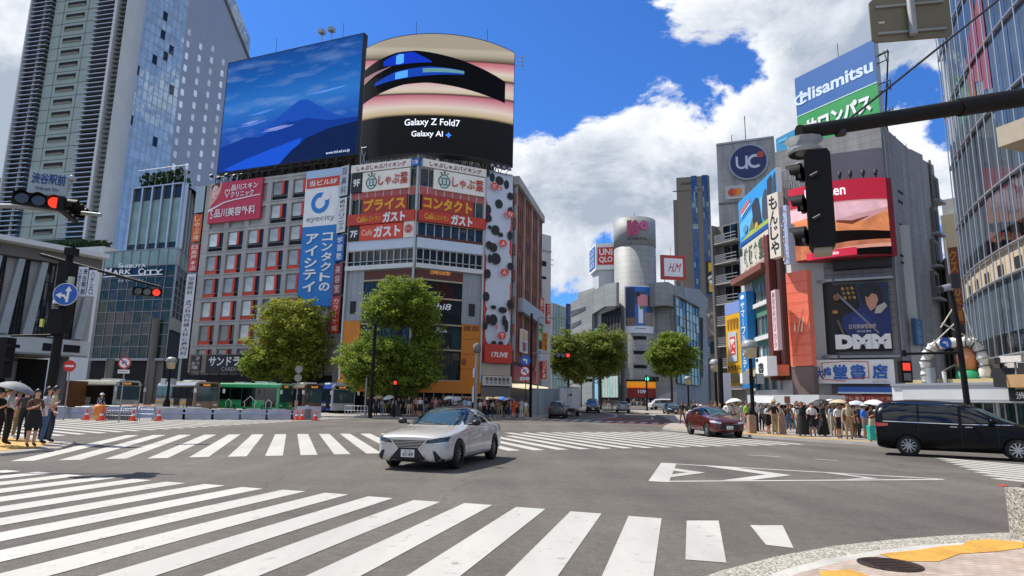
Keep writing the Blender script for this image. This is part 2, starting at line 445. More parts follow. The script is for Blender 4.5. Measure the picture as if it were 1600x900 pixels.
stripes(z, (-11.82, 15.68), (.842, .442), (-.318, .948), 0, 30, lambda i: 11.4 if i != 17 else 8.6)
structure(z.build('diagonal_crosswalk_marking'))
z = MB()
stripes(z, (-17.35, 25.2), (.13, 1.08), (-.815, .58), -1, 30, lambda i: 13.5 + .15 * i)
structure(z.build('left_crosswalk_marking'))
z = MB()
dE = (gp(1600, 731.7) - gp(1497.6, 722.5)).xy
for i in range(9):
 a = V2(14.6, 22.2).lerp(V2(11.9, 16.0), i / 8); d = dE.normalized()
 nn = V2(-d.y, d.x)
 sheet(z, [a, a + d * 9, a + d * 9 - nn * .42, a - nn * .42], M_paint, .006)
structure(z.build('right_crosswalk_marking'))
z = MB()
for i in range(16):                      # crossing at the mouth of the street up the hill
 a = V2(-.5 + i * .95, 60.2 - i * .42)
 sheet(z, [a, a + V2(.5, -.2), a + V2(1.6, 3.9), a + V2(1.1, 4.1)], M_paint, .010)
structure(z.build('far_crosswalk_marking'))
z = MB()
sheet(z, [(8.5, 54.0), (17.2, 49.8), (19.5, 56), (12.2, 70), (9.5, 70)], M_redasph, .005)
sheet(z, [(-2, 61.5), (5.0, 60.0), (6.0, 63.8), (-1, 65.2)], M_redasph, .005)
structure(z.build('red_road_surface'))
z = MB()
def pxpoly(pts, dz=.006, m=None): sheet(z, [gp(*p).xy for p in pts], m or M_paint, dz)
def line_px(pts, w, dz=.006):
 q = [gp(*p).xy for p in pts]
 for i in range(len(q) - 1):
  d = (q[i + 1] - q[i]).normalized(); nn = V2(-d.y, d.x) * w / 2
  sheet(z, [q[i] - nn, q[i + 1] - nn, q[i + 1] + nn, q[i] + nn], M_paint, dz)
# hatched triangle island
T0, T1, T2 = (1043, 723.5), (1027, 753.5), (1474, 749.5)
line_px([(1044, 724.5), (1474, 749)], .17); line_px([(1029, 752.5), (1474, 749.5)], .17); line_px([(1045, 724), (1029, 753)], .42, .007)
pxpoly([(1043, 735), (1046, 731), (1102, 739), (1042, 747), (1039, 743), (1074, 738.5)], .008)
pxpoly([(1095, 727.5), (1142, 730), (1237, 743), (1173, 750.6), (1128, 751), (1196, 742)], .008)
pxpoly([(1280, 738), (1312, 740), (1374, 748.5), (1318, 750), (1350, 747)], .008)
line_px([(1168, 711), (1220, 714)], .13); line_px([(1273, 717.5), (1310, 720)], .13)
structure(z.build('lane_marking'))
z = MB()
pth = [(3.6, 59.5), (7.5, 63.5), (10.6, 69), (12.6, 77), (13.2, 88), (14, 104), (16, 125)]
def ribbon(pts, w):
 P = []
 for i in range(len(pts) - 1):
  for t in range(6):
   a, b = V2(*pts[i]), V2(*pts[i + 1]); p_ = V2(*pts[max(i - 1, 0)]); n_ = V2(*pts[min(i + 2, len(pts) - 1)]); t /= 6
   P.append(.5 * ((2 * a) + (b - p_) * t + (2 * p_ - 5 * a + 4 * b - n_) * t * t + (3 * a - p_ - 3 * b + n_) * t ** 3))
 P.append(V2(*pts[-1]))
 for i in range(len(P) - 1):
  d = (P[i + 1] - P[i]).normalized(); nn = V2(-d.y, d.x) * w / 2
  sheet(z, [P[i] - nn, P[i + 1] - nn, P[i + 1] + nn, P[i] + nn], M_paint, .012)
ribbon(pth, .3)
ribbon([(x + 5.2 - .02 * y, y - 2.5) for x, y in pth[:4]], .25)
ribbon([(x - 4.0, y + 2) for x, y in pth[1:]], .2)
structure(z.build('street_lane_marking'))
# pavements: raised kerb stones with paving behind
M_pave = mat('grey_pavement', '#8f867c', .85, 0, .16, .7, bump=.15, fine=.1)
M_kerb = mat('kerb_stone', '#a9a59c', .8, 0, .18, 1.2, bump=.1, fine=.1)
M_tact = mat('yellow_tactile_paving', '#b08a3a', .75, 0, .2, 1.0, bump=.2, fine=.12)
def brickmat(name, c1, c2, mortar, sc, rot):
 m = bpy.data.materials.new(name); m.use_nodes = True; MATS[name] = m
 nt = m.node_tree; N, L = nt.nodes, nt.links; b = N['Principled BSDF']
 tc = N.new('ShaderNodeTexCoord'); mp = N.new('ShaderNodeMapping'); mp.inputs['Rotation'].default_value = (0, 0, rot); L.new(tc.outputs['Object'], mp.inputs[0])
 br = N.new('ShaderNodeTexBrick'); br.inputs['Scale'].default_value = sc; br.inputs['Mortar Size'].default_value = .012
 br.inputs['Color1'].default_value = (*c1, 1); br.inputs['Color2'].default_value = (*c2, 1); br.inputs['Mortar'].default_value = (*mortar, 1); L.new(mp.outputs[0], br.inputs['Vector'])
 n = N.new('ShaderNodeTexNoise'); n.inputs['Scale'].default_value = 3; n.inputs['Detail'].default_value = 8; L.new(tc.outputs['Object'], n.inputs['Vector'])
 mr = N.new('ShaderNodeMapRange'); mr.inputs[1].default_value = .3; mr.inputs[2].default_value = .7; mr.inputs[3].default_value = .75; mr.inputs[4].default_value = 1.2; L.new(n.outputs[0], mr.inputs[0])
 vs = N.new('ShaderNodeVectorMath'); vs.operation = 'SCALE'; L.new(br.outputs[0], vs.inputs[0]); L.new(mr.outputs[0], vs.inputs['Scale'])
 L.new(vs.outputs[0], b.inputs['Base Color']); b.inputs['Roughness'].default_value = .8
 bp = N.new('ShaderNodeBump'); bp.inputs['Strength'].default_value = .4; bp.inputs['Distance'].default_value = .01; L.new(br.outputs['Fac'], bp.inputs['Height']); bp.invert = True
 L.new(bp.outputs[0], b.inputs['Normal'])
 return m
def pavement(name, pts, h=.13, m=None, kerb=True, kw=.3):
 """pts: outline, the first run of it is the kerb edge"""
 mb = MB(); n = len(pts)
 mb.prism(pts, lambda p: gz(p[1]) - .3, lambda p: gz(p[1]) + h, M_kerb, m or M_pave)
 return structure(mb.build(name))
pavement('far_pavement', [(-27, 52.2), (-20.5, 55.2), (-13, 57.4), (-5, 58), (1.0, 60.4), (3.2, 63), (5.2, 68), (7.5, 80), (9.5, 110), (-30, 110), (-34, 60)])
kx = [(9.9, 42.3), (11.4, 37.6), (12.9, 34.0), (14.6, 30.9), (16.6, 28.0), (19.0, 25.4), (22, 23.4)]
pavement('right_pavement', [(19.6, 110), (17.5, 75), (14.6, 58), (11.6, 48.5)] + kx + [(60, 20), (60, 110)])
t = MB()
kk = [(10.3, 42.5), (11.8, 37.9), (13.3, 34.3), (15.0, 31.2), (17.0, 28.4), (19.3, 25.8)]
for i in range(len(kk) - 1):
 a, b = V2(*kk[i]), V2(*kk[i + 1]); d = V2(.62, .78) * 2.3
 sheet(t, [a, b, b + d, a + d], M_tact, .136)
structure(t.build('right_tactile_paving'))
pavement('left_pavement', [(-30, 13.8), (-13.9, 15.8), (-13.0, 17.0), (-12.9, 18.9), (-14.0, 21.3), (-17.5, 23.6), (-24, 26), (-45, 29)], .07)
t = MB()
lk = [(-30, 14.4), (-14.6, 16.3), (-13.6, 17.3), (-13.5, 18.8), (-14.5, 20.9), (-17.8, 23.1), (-24.2, 25.4)]
for i in range(len(lk) - 1):
 a, b = V2(*lk[i]), V2(*lk[i + 1]); c = V2(-24, 19.0)
 sheet(t, [a, b, b + (c - b).normalized() * 2.2, a + (c - a).normalized() * 2.2], M_tact, .076)
structure(t.build('left_tactile_paving'))
# near corner: flush band of washed gravel, paving, yellow blocks, iron cover
def gravelmat():
 m = bpy.data.materials.new('washed_gravel'); m.use_nodes = True
 nt = m.node_tree; N, L = nt.nodes, nt.links; b = N['Principled BSDF']
 tc = N.new('ShaderNodeTexCoord'); vo = N.new('ShaderNodeTexVoronoi'); vo.inputs['Scale'].default_value = 48; L.new(tc.outputs['Object'], vo.inputs['Vector'])
 cr = N.new('ShaderNodeValToRGB'); L.new(vo.outputs['Color'], cr.inputs[0])
 e = cr.color_ramp.elements; e[0].color = (.12, .11, .09, 1); e[0].position = .15; e[1].color = (.50, .46, .38, 1); e[1].position = .85
 x = e.new(.5); x.color = (.28, .26, .21, 1)
 L.new(cr.outputs[0], b.inputs['Base Color']); b.inputs['Roughness'].default_value = .8
 bp = N.new('ShaderNodeBump'); bp.inputs['Strength'].default_value = .6; bp.inputs['Distance'].default_value = .01; L.new(vo.outputs['Distance'], bp.inputs['Height']); bp.invert = True
 L.new(bp.outputs[0], b.inputs['Normal']); return m
M_gravel = gravelmat()
M_brick = brickmat('paving_block', (.34, .26, .20), (.40, .32, .26), (.16, .13, .11), 3.2, R(-12))
cur = [gp(*p).xy for p in [(1040, 925), (1130, 894), (1210, 873), (1300, 856), (1390, 846), (1480, 839), (1560, 835), (1640, 833)]]
cin = [gp(*p).xy for p in [(1140, 930), (1225, 896), (1290, 879), (1365, 866), (1440, 857), (1520, 852), (1590, 850), (1660, 848)]]
z = MB()
for i in range(len(cur) - 1): z.add([(*cur[i], .02), (*cur[i + 1], .02), (*cin[i + 1], .035), (*cin[i], .035)], [(3, 2, 1, 0)], M_gravel)
for i in range(len(cur) - 1): z.add([(*cur[i], -.05), (*cur[i + 1], -.05), (*cur[i + 1], .02), (*cur[i], .02)], [(0, 1, 2, 3)], M_gravel)
structure(z.build('gravel_kerb_band'))
z = MB()
ck = [p + (V2(9, -2) - p).normalized() * .16 for p in cin]
for i in range(len(cin) - 1): z.add([(*cin[i], .036), (*cin[i + 1], .036), (*ck[i + 1], .04), (*ck[i], .04)], [(3, 2, 1, 0)], M_kerb)
structure(z.build('near_kerb'))
z = MB()
z.add([(*p, .04) for p in ck] + [(14, 6.5, .04), (14, -8, .04), (1.5, -8, .04), (1.2, 4, .04)], [tuple(range(len(ck) + 4))[::-1]], M_brick)
structure(z.build('near_pavement'))
z = MB()
M_tactn = mat('yellow_block_paving', '#b98a35', .7, 0, .22, 2.5, bump=.5, fine=.2)
def tact(p):
 z.add([(*gp(*q).xy, .045) for q in p], [tuple(range(len(p)))[::-1]], M_tactn)
tact([(1375, 872), (1440, 865), (1470, 860), (1505, 857), (1512, 851), (1545, 848), (1600, 853), (1600, 862), (1560, 868), (1500, 872), (1468, 884), (1405, 884)])
tact([(1280, 900), (1330, 897), (1420, 930), (1300, 940)])
structure(z.build('near_tactile_paving'))
c = gp(1391, 889); z = MB()
M_iron = mat('cast_iron', '#3d3029', .6, .6, .3, 8, bump=.5)
z.disc((c.x, c.y, .042), (0, 0, 1), .30, .006, M_iron, 32); z.lathe((c.x, c.y, .048), [(.27, 0), (.27, .003), (.25, .003), (.25, 0)], M_iron, 32)
for k in range(-3, 4): z.wbox(c.x - .2, c.x + .2, c.y + k * .065 - .012, c.y + k * .065 + .012, .048, .052, M_iron)
tag(z.build('manhole_cover'), 'round rusty iron cover set in the near corner paving', 'manhole cover')
# ---------------------------------------------------------------- shared facade tools
def pm(h, rough=.5, var=.05): return mat('print_' + h.strip('#'), h, rough, 0, var, .8)
def em(h, s=.66, v=0): return mat('lit_' + h.strip('#'), h, .4, 0, v, .9, emit=s)
M_conc = mat('grey_concrete', '#a5a39e', .85, 0, .24, .35, bump=.1, stretch=(1, 1, .35))
M_concd = mat('dark_concrete', '#6d6a66', .85, 0, .16, .35, bump=.1, stretch=(1, 1, .3))
M_white = mat('white_cladding', '#cfd0cf', .6, 0, .06, .4, stretch=(1, 1, .3))
M_offw = mat('offwhite_panel', '#b9bcbb', .6, 0, .08, .5, stretch=(1, 1, .3))
M_steel = mat('painted_steel', '#9a9da0', .45, .4, .08, 1)
M_dark = mat('dark_metal', '#1b1b1c', .6, 0, .2, 2)
M_black = mat('black_opening', '#0a0a0b', .8, 0, .2, 1)
M_alu = mat('aluminium', '#b4b8ba', .35, .8, .06, 1)
G_dark = glass_mat('dark_window_glass', '#10171a')
G_green = glass_mat('green_curtain_glass', '#1b3331', spec=.35)
G_pale = glass_mat('pale_curtain_glass', '#86a09a', .14, .35, spec=.35)
G_blind = mat('window_with_blind', '#b4bbb6', .25, 0, .3, .5, rand=.7, coat=.6)
M_brown = mat('brown_panel', '#5a2a20', .6, 0, .1, 1)
M_redbrick = mat('red_brown_tile', '#8a5648', .75, 0, .16, .8, bump=.1)
M_truss = mat('rooftop_steelwork', '#2b2927', .9, 0, .2, 1, spec=.1)
def curtain(mb, fr, u0, u1, v0, v1, nu, nv, gl, fm, w=.02, t=.07, pr=.12, tilt=.004, alt=None, altp=0.):
 """glass sheet of nu x nv panes, each set a hair out of true, with mullions standing proud"""
 du, dv = (u1 - u0) / nu, (v1 - v0) / nv
 for i in range(nu):
  for j in range(nv):
   a, b = rnd.uniform(-tilt, tilt) * du, rnd.uniform(-tilt, tilt) * dv
   q = [(u0 + i * du, v0 + j * dv, w - a - b), (u0 + i * du + du, v0 + j * dv, w + a - b), (u0 + i * du + du, v0 + j * dv + dv, w + a + b), (u0 + i * du, v0 + j * dv + dv, w - a + b)]
   g_ = alt if alt and rnd.random() < altp else gl
   mb.add([fr.p(*p) for p in q], [(0, 1, 2, 3)], g_)
 if fm:
  for i in range(nu + 1): mb.box(fr, u0 + i * du - t / 2, u0 + i * du + t / 2, v0, v1, w - .03, w + pr, fm)
  for j in range(nv + 1): mb.box(fr, u0, u1, v0 + j * dv - t / 2, v0 + j * dv + t / 2, w - .03, w + pr * .8, fm)
class Sign:
 """a panel on a wall frame; marks are placed in fractions of the panel, from its top left"""
 def __init__(s, fr, px, bg, w0=.05, w1=.25, fm=None, uv=None):
  s.fr = fr; s.u0, s.u1, s.v0, s.v1 = uv or fr.rect(*px)
  s.w = w1; s.mb = MB()
  s.mb.box(fr, s.u0, s.u1, s.v0, s.v1, w0, w1, fm or bg)
  s.mb.poly(fr, [(s.u0, s.v0), (s.u1, s.v0), (s.u1, s.v1), (s.u0, s.v1)], w1 + .012, bg)
  s.k = 1
 def U(s, x): return s.u0 + (s.u1 - s.u0) * x
 def V(s, y): return s.v1 - (s.v1 - s.v0) * y
 def nw(s): s.k += 1; return s.w + .012 * s.k
 def r(s, x0, y0, x1, y1, m):
  s.mb.poly(s.fr, [(s.U(x0), s.V(y1)), (s.U(x1), s.V(y1)), (s.U(x1), s.V(y0)), (s.U(x0), s.V(y0))], s.nw(), m); return s
 def pg(s, pts, m): s.mb.poly(s.fr, [(s.U(x), s.V(y)) for x, y in pts], s.nw(), m); return s
 def el(s, x, y, rx, ry, m): s.mb.ell(s.fr, s.U(x), s.V(y), rx * (s.u1 - s.u0), ry * (s.v1 - s.v0), s.nw(), m); return s
 def t(s, txt, x0, y0, x1, y1, m, bold=.0, shear=0.): s.mb.text(s.fr, txt, s.U(x0), s.U(x1), s.V(y1), s.V(y0), s.nw(), m, bold, False, shear); return s
 def vt(s, txt, x0, y0, x1, y1, m, bold=.0, gap=.12): s.mb.vtext(s.fr, txt, s.U(x0), s.U(x1), s.V(y1), s.V(y0), s.nw(), m, bold, gap); return s
 def done(s, name, label, cat='sign', group=None):
  o = s.mb.build(name); tag(o, label, cat, group); return o
def bld(name, label, foot, z1, m, z0=-1., top=None, cat='building'):
 c = Vector((sum(p[0] for p in foot) / len(foot), sum(p[1] for p in foot) / len(foot), 0))
 r = fixed(name, label, cat, c)
 mb = MB(); mb.prism([(p[0], p[1]) for p in foot], z0, z1, m, top)
 mb.build('wall', r)
 return r
def part(mb, name, r): return mb.build(name, r)
def truss_row(mb, fr, u0, u1, v0, v1, w, n, m=None, rad=.05):
 m = m or M_truss
 for i in range(n):
  a, b = u0 + (u1 - u0) * i / n, u0 + (u1 - u0) * (i + 1) / n
  mb.tube([fr.p(a, v0, w), fr.p(a, v1, w)], rad, m, 5); mb.tube([fr.p(a, v0, w), fr.p(b, v1, w)], rad * .7, m, 5); mb.tube([fr.p(b, v0, w), fr.p(a, v1, w)], rad * .7, m, 5)
 for v in (v0, v1): mb.tube([fr.p(u0, v, w), fr.p(u1, v, w)], rad, m, 5)
W_ = pm('#e8e8e6'); K_ = pm('#161616'); RED = pm('#c8281e'); SAL = pm('#d84a32')
# ---------------------------------------------------------------- station bridge building, far left
F = Fr(at(-190, 420, 50), at(150, 440, 63))
def st():
 top = F.uv(60, 388)[1]; bot = F.uv(60, 552)[1]
 r = fixed('station_building', 'grey station bridge with slanting white pillars between tall dark windows behind the left signal pole', 'building', F.p(F.L / 2, 0, -6))
 mb = MB(); mb.box(F, 0, F.L, bot, top - 1.3, -12, 0, M_conc); part(mb, 'wall', r)
 mb = MB(); mb.slab(F, [(0, top - .2), (F.L, top - .2), (F.L, top + .25), (0, top + .25)], -13, 2.2, M_white)
 mb.box(F, 0, F.L, top - 1.25, top - .2, -12.5, .9, M_concd); part(mb, 'roof', r)
 mb = MB(); mb.box(F, 0, F.L, bot, F.uv(60, 528)[1], .0, .5, M_offw); mb.box(F, 0, F.L, bot - .15, bot, -.2, .35, M_steel); part(mb, 'sill_band', r)
 v0, v1 = F.uv(60, 526)[1], top - 1.35
 us = [F.uv(x, 480)[0] for x in (-176, -142, -106, -70, -34, 4, 42, 84, 122)]
 for i, u in enumerate(us):
  if i < len(us) - 1:
   mb = MB(); curtain(mb, F, u + .75, us[i + 1] - .3, v0, v1, 3, 4, G_dark, M_dark, .02, .06); part(mb, 'window', r)
  mb = MB(); mb.slab(F, [(u - .25, v0), (u + .45, v0), (u + .95, v1), (u + .45, v1)], .0, .75, MATS.get('station_pillar') or mat('station_pillar', '#98a0a2', .6, 0, .1, .6)); part(mb, 'pillar', r)
 a = F.uv(62, 548)[0]
 for k in range(2): mb = MB(); mb.box(F, a + k * 1.7, a + 1.4 + k * 1.7, bot + .25, bot + .95, .45, .56, M_black); part(mb, 'vent', r)
 mb = MB(); mb.box(F, 0, F.L, -1, bot - .15, -10, -8.5, M_black); part(mb, 'underpass_wall', r)
 for u in [2 + 4.2 * k for k in range(6)]: mb = MB(); mb.tube([F.p(u, -.5, -1.8), F.p(u, bot, -1.8)], .38, M_concd, 12); part(mb, 'column', r)
 mb = MB(); mb.box(F, F.uv(90, 600)[0], F.uv(170, 600)[0], .1, 2.9, -2.6, -2.5, mat('orange_shutter', '#7a4a1c', .6, 0, .2, 1)); part(mb, 'shutter', r)
st()
M_hedge = mat('roof_hedge', '#1f3a1c', .9, 0, .4, 3, bump=.4)
# ---------------------------------------------------------------- glass corner building with the white raised name
FL, FR = Fr(at(152, 500, 99), at(266, 500, 95)), Fr(at(266, 500, 95), at(312, 500, 117))
def mc():
 zt = FL.uv(258, 288)[1]; zm = FL.uv(262, 388)[1]
 foot = [FL.p(0, 0), FL.p(FL.L, 0), FR.p(FR.L, 0), FR.p(FR.L, 0) + FL.n * -20, FL.p(0, 0) + FL.n * -34]
 r = fixed('glass_corner_building', 'dark green glass corner building with white raised lettering behind the bus stop', 'building', FL.p(FL.L, 0))
 mb = MB(); mb.prism([(p.x, p.y) for p in foot], -1, zm, M_concd)
 up = [FL.p(3.2, 0, -1.0), FL.p(FL.L - .6, 0, -.6), FR.p(FR.L - .5, 0, -.6), foot[3], FL.p(3.2, 0, -30)]
 mb.prism([(p.x, p.y) for p in up], zm, zt, M_steel); part(mb, 'wall', r)
 vs0 = FL.uv(240, 628)[1]; vmid = FL.uv(240, 560)[1]
 mb = MB(); curtain(mb, FL, 0, FL.L, vmid, zm - 2.6, 8, 8, G_green, M_steel, .05, .06, .1, .004, G_dark, .3)
 curtain(mb, FL, 0, FL.L, zm - 2.5, zm, 8, 1, G_pale, M_steel, .05, .08, .16); part(mb, 'front_curtain_wall', r)
 mb = MB(); curtain(mb, FR, 0, FR.L, FR.uv(285, 505)[1], zm - 2.6, 9, 7, G_green, M_steel, .05, .06, .1); curtain(mb, FR, 0, FR.L, zm - 2.5, zm, 9, 1, G_pale, M_steel, .05, .08, .16)
 part(mb, 'side_curtain_wall', r)
 fu = Fr(up[0], up[1]); fs = Fr(up[1], up[2])
 mb = MB(); curtain(mb, fu, 0, fu.L, zm + 1.2, zt - 2.2, 5, 2, G_pale, None, .05, .05, .1); curtain(mb, fu, 0, fu.L, zt - 2.1, zt, 5, 1, G_dark, None, .05)
 curtain(mb, fu, 0, fu.L, zm, zm + 1.2, 5, 1, G_dark, None, .05)
 for i in range(6): mb.box(fu, fu.L * i / 5 - .16, fu.L * i / 5 + .16, zm, zt + .1, 0, .45, M_alu)
 mb.box(fu, 0, fu.L, zt - .05, zt + .15, 0, .5, M_alu); part(mb, 'upper_curtain_wall', r)
 mb = MB(); curtain(mb, fs, 0, fs.L, zm, zt, 9, 3, G_dark, None, .05)
 for i in range(10): mb.box(fs, fs.L * i / 9 - .16, fs.L * i / 9 + .16, zm, zt + .1, 0, .45, M_alu)
 part(mb, 'upper_side_wall', r)
 mb = MB(); mb.tube([FL.p(FL.L - 2.2, -1, .3), FL.p(FL.L - 2.2, FL.uv(245, 500)[1], .3)], .6, M_concd, 16); part(mb, 'corner_column', r)
 mb = MB(); mb.box(FL, 0, FL.L - 3.5, -1, vmid - .3, -.2, .1, M_black); mb.box(FR, 0, FR.L, -1, FR.uv(285, 505)[1] - 2, -.2, .1, M_black)
 mb.box(FR, 0, FR.L, FR.uv(285, 505)[1] - 1.9, FR.uv(285, 505)[1] - .1, .0, .4, mat('cream_fascia', '#8a8878', .6))
 mb.box(FL, 0, FL.L, vmid - .35, vmid, 0, .5, M_steel); part(mb, 'ground_floor', r)
 mb = MB(); lw = mat('white_letter', '#f0f2f2', .4, 0, 0)
 def T(t, x0, y0, x1, y1, b=.02):
  u0, u1, v0, v1 = FL.rect(x0, y0, x1, y1); mb.text(FL, t, u0, u1, v0, v1, .35, lw, b)
 for t, x0, x1, y0, y1 in (('S', 188, 193.5, 412, 419), ('HIBUYA', 194, 231, 413.5, 419), ('M', 166, 177, 420, 429.5), ('ARK', 178, 208, 422, 429.5), ('C', 219, 227, 420, 429.5), ('ITY', 228, 257, 422, 429.5)): T(t, x0, y0, x1, y1)
 T('渋谷 マークシティ', 187, 436.5, 227, 441, .0); u0, u1, v0, v1 = FL.rect(165, 430.5, 256, 432); mb.box(FL, u0, u1, v0, v1, .2, .4, lw)
 part(mb, 'lettering', r)
 mb = MB(); rg = random.Random(3)
 for i in range(420):
  u = rg.uniform(.5, fu.L - .5); c = fu.p(u, zt + rg.uniform(.3, 2.6) * (1 if u < fu.L * .9 else .5), rg.uniform(-1.6, .2)); a = Vector((rg.uniform(-1, 1), rg.uniform(-1, 1), rg.uniform(-1, 1))).normalized() * .35; b = a.orthogonal().normalized() * .3
  mb.add([c - a, c + b, c + a, c - b], [(0, 1, 2, 3)], M_hedge)
 o = part(mb, 'hedge', r)
 mb = MB()
 for i in range(9): mb.tube([fu.p(fu.L * i / 8, zt, -.1), fu.p(fu.L * i / 8, zt + 3.2, -.1)], .05, M_alu, 5)
 for k in (1.6, 3.2): mb.tube([fu.p(0, zt + k, -.1), fu.p(fu.L, zt + k, -.1)], .05, M_alu, 5)
 for k in range(14): mb.box(fs, fs.L * k / 14, fs.L * (k + .9) / 14, zt, zt + 2.4, -.3, -.2, M_steel)
 part(mb, 'roof_screen', r)
mc()
# ---------------------------------------------------------------- hotel tower
FL, FR = Fr(at(24, 200, 150), at(183, 200, 143)), Fr(at(192, 200, 142), at(352, 200, 172))
M_pan = mat('tower_panel', '#9aa79d', .5, 0, .06, .3)
M_twhite = mat('tower_white_wall', '#9aa0ad', .55, 0, .05, .15)
G_tow = glass_mat('tower_glass', '#a3b4be', .06, .3, spec=.8); MATS['tower_glass'].node_tree.nodes['Principled BSDF'].inputs['Metallic'].default_value = .2
def tower():
 zt = 96.
 r = fixed('hotel_tower', 'very tall pale hotel tower with louvred front and a white side dotted with windows', 'building', FL.p(FL.L, 0))
 rt = [(0, 0), (FR.uv(272, 200)[0], 0), (FR.L, 0)]
 b0 = FR.uv(272, 200)[0]; bL = FR.L + 4.5
 mb = MB(); mb.prism([(p.x, p.y) for p in (FL.p(0, 0), FL.p(FL.L, 0), FR.p(0, 0), FR.p(b0, 0), FR.p(b0, 0, -30), FL.p(0, 0, -34))], -1, zt + 12, M_pan); part(mb, 'wall', r)
 # white dotted wall: its roof line falls away to the right
 e0, e1 = FR.uv(350, 0), FR.uv(388, 95)
 mb = MB(); s = (e1[1] - e0[1]) / (e1[0] - e0[0]); ub = e1[0]
 mb.slab(FR, [(b0, 0), (ub, 0), (ub, e1[1]), (b0, e1[1] + s * (b0 - ub))], -28, .1, M_twhite); part(mb, 'side_wall', r)
 mb = MB()
 mb.slab(FR, [(b0, e1[1] + s * (b0 - ub) + .3), (ub + .6, e1[1] + .0), (ub + .6, e1[1] + 7.5), (b0, e1[1] + s * (b0 - ub) + 9)], -28, -.6, G_tow)
 mb.slab(FR, [(b0, e1[1] + s * (b0 - ub) - .5), (ub + .7, e1[1] - .5), (ub + .7, e1[1] + .4), (b0, e1[1] + s * (b0 - ub) + .4)], -28.2, .5, M_concd); part(mb, 'top_storey', r)
 proto = None; n = 0
 wg = mat('bright_window', '#f4f6f8', .2, 0, .1, 1, rand=.25)
 vb_ = FR.uv(330, 385)[1]
 for j in range(33):
  v = vb_ + j * 1.72
  for i in range(3):
   u = b0 + 1.1 + (2 * i + j % 2) * (ub - b0 - 1.6) / 5.2
   if u > ub - .8 or v > e1[1] + s * (u - ub) - 2 or n >= 100: continue
   q = at(0, 0, 100)
   if proto is None:
    m2 = MB(); m2.slab(FR, [(-.5, -.8), (.1, -.95), (.5, -.8), (.5, .8), (-.1, .95), (-.5, .8)], .0, .06, wg)
    m2.v = [tuple(Vector(p) - FR.o) for p in m2.v]; proto = m2.build('window', r); o = proto
   else: o = proto.copy(); COL.objects.link(o); o.parent = r
   p = FR.p(u, v, .1); o.location = p - Vector(r.location); n += 1
   if j % 3 == 0 and i == 0: pass
 rest = MB()
 for j in range(36, 40): pass
 # glass curtain wall
 mb = MB(); curtain(mb, FR, .8, b0, 24, zt + 10, 9, 32, G_tow, M_alu, .05, .09, .1, .006, G_dark, .06); part(mb, 'curtain_wall', r)
 # pillar at the corner
 mb = MB(); c = (FL.p(FL.L, 0) + FR.p(0, 0)) / 2; mb.tube([(c.x, c.y, -1), (c.x, c.y, zt + 12)], 2.0, M_offw, 20); part(mb, 'corner_pillar', r)
 X = lambda x: FL.uv(x, 200)[0]
 mb = MB()
 mb.box(FL, X(25), X(57), 0, zt + 12, -.02, .02, G_dark); mb.box(FL, X(127), X(160), 0, zt + 12, -.02, .02, G_dark)
 part(mb, 'recess_glazing', r)
 mb = MB()
 for j in range(78):
  v = 12 + j * 1.2
  mb.box(FL, X(25), X(57), v, v + .2, .02, 1.1, M_alu); mb.box(FL, X(127), X(162), v, v + .2, .02, 1.1, M_alu)
 mb.box(FL, X(160), X(164), 10, zt + 12, .0, 1.3, M_white); mb.box(FL, X(25) - .3, X(25), 10, zt + 12, 0, 1.3, M_white); mb.box(FL, X(43), X(44), 10, zt + 12, 0, .6, M_white)
 for j in range(78): mb.box(FL, X(166), X(178), 12 + j * 1.2, 12.2 + j * 1.2, .0, 1.0, M_concd)
 part(mb, 'louvre_bank', r)
 mb = MB(); dk = mat('panel_joint', '#5d655f', .7)
 for j in range(30):
  v = 14.2 + j * 3.3; mb.box(FL, X(57), X(127), v - .06, v + .06, .0, .05, dk)
 for x in (72, 111): mb.box(FL, X(x) - .06, X(x) + .06, 12, zt + 12, 0, .05, dk)
 part(mb, 'panel_joints', r)
 for j in range(28):
  v = 15.6 + j * 3.3; mb = MB(); mb.box(FL, X(77), X(106), v, v + 1.15, .0, .06, M_black); mb.box(FL, X(77), X(106), v - .12, v, .0, .3, M_pan); mb.box(FL, X(79), X(104), v + .1, v + .45, .05, .1, mat('slot_inner_panel', '#6b5a48', .7)); part(mb, 'slot_window', r)  # brown strip set low in each black slot
 mb = MB(); mb.box(FL, X(-20), X(170), 4, FL.uv(100, 386)[1], -1, 3, M_concd); mb.box(FL, X(30), X(170), FL.uv(100, 386)[1], FL.uv(100, 380)[1], 1.5, 3, M_hedge); part(mb, 'podium', r)
tower()
# low white wing between tower and station
def wing():
 F2 = Fr(at(-40, 400, 112), at(160, 400, 104)); r = fixed('white_annex', 'low white annex under the hedge between hotel tower and station bridge', 'building', F2.p(F2.L / 2, 0))
 mb = MB(); mb.box(F2, 0, F2.L, -1, F2.uv(120, 387)[1], -8, 0, M_white); part(mb, 'wall', r)
 mb = MB(); rg = random.Random(9); zz = F2.uv(120, 387)[1]
 for i in range(900):
  c = F2.p(rg.uniform(F2.L * .35, F2.L), zz + rg.uniform(0, 1.1), rg.uniform(-1.6, -.1)); a = Vector((rg.uniform(-1, 1), rg.uniform(-1, 1), rg.uniform(-1, 1))).normalized() * .3; b = a.orthogonal().normalized() * .25
  mb.add([c - a, c + b, c + a, c - b], [(0, 1, 2, 3)], M_hedge)
 part(mb, 'hedge', r)
 F3 = Fr(at(-90, 300, 170), at(14, 300, 172)); bld('distant_grey_block', 'plain grey block at the left edge beyond the hotel tower', [F3.p(0, 0), F3.p(F3.L, 0), F3.p(F3.L, 0, -15), F3.p(0, 0, -15)], F3.uv(5, 278)[1], M_conc)
wing()
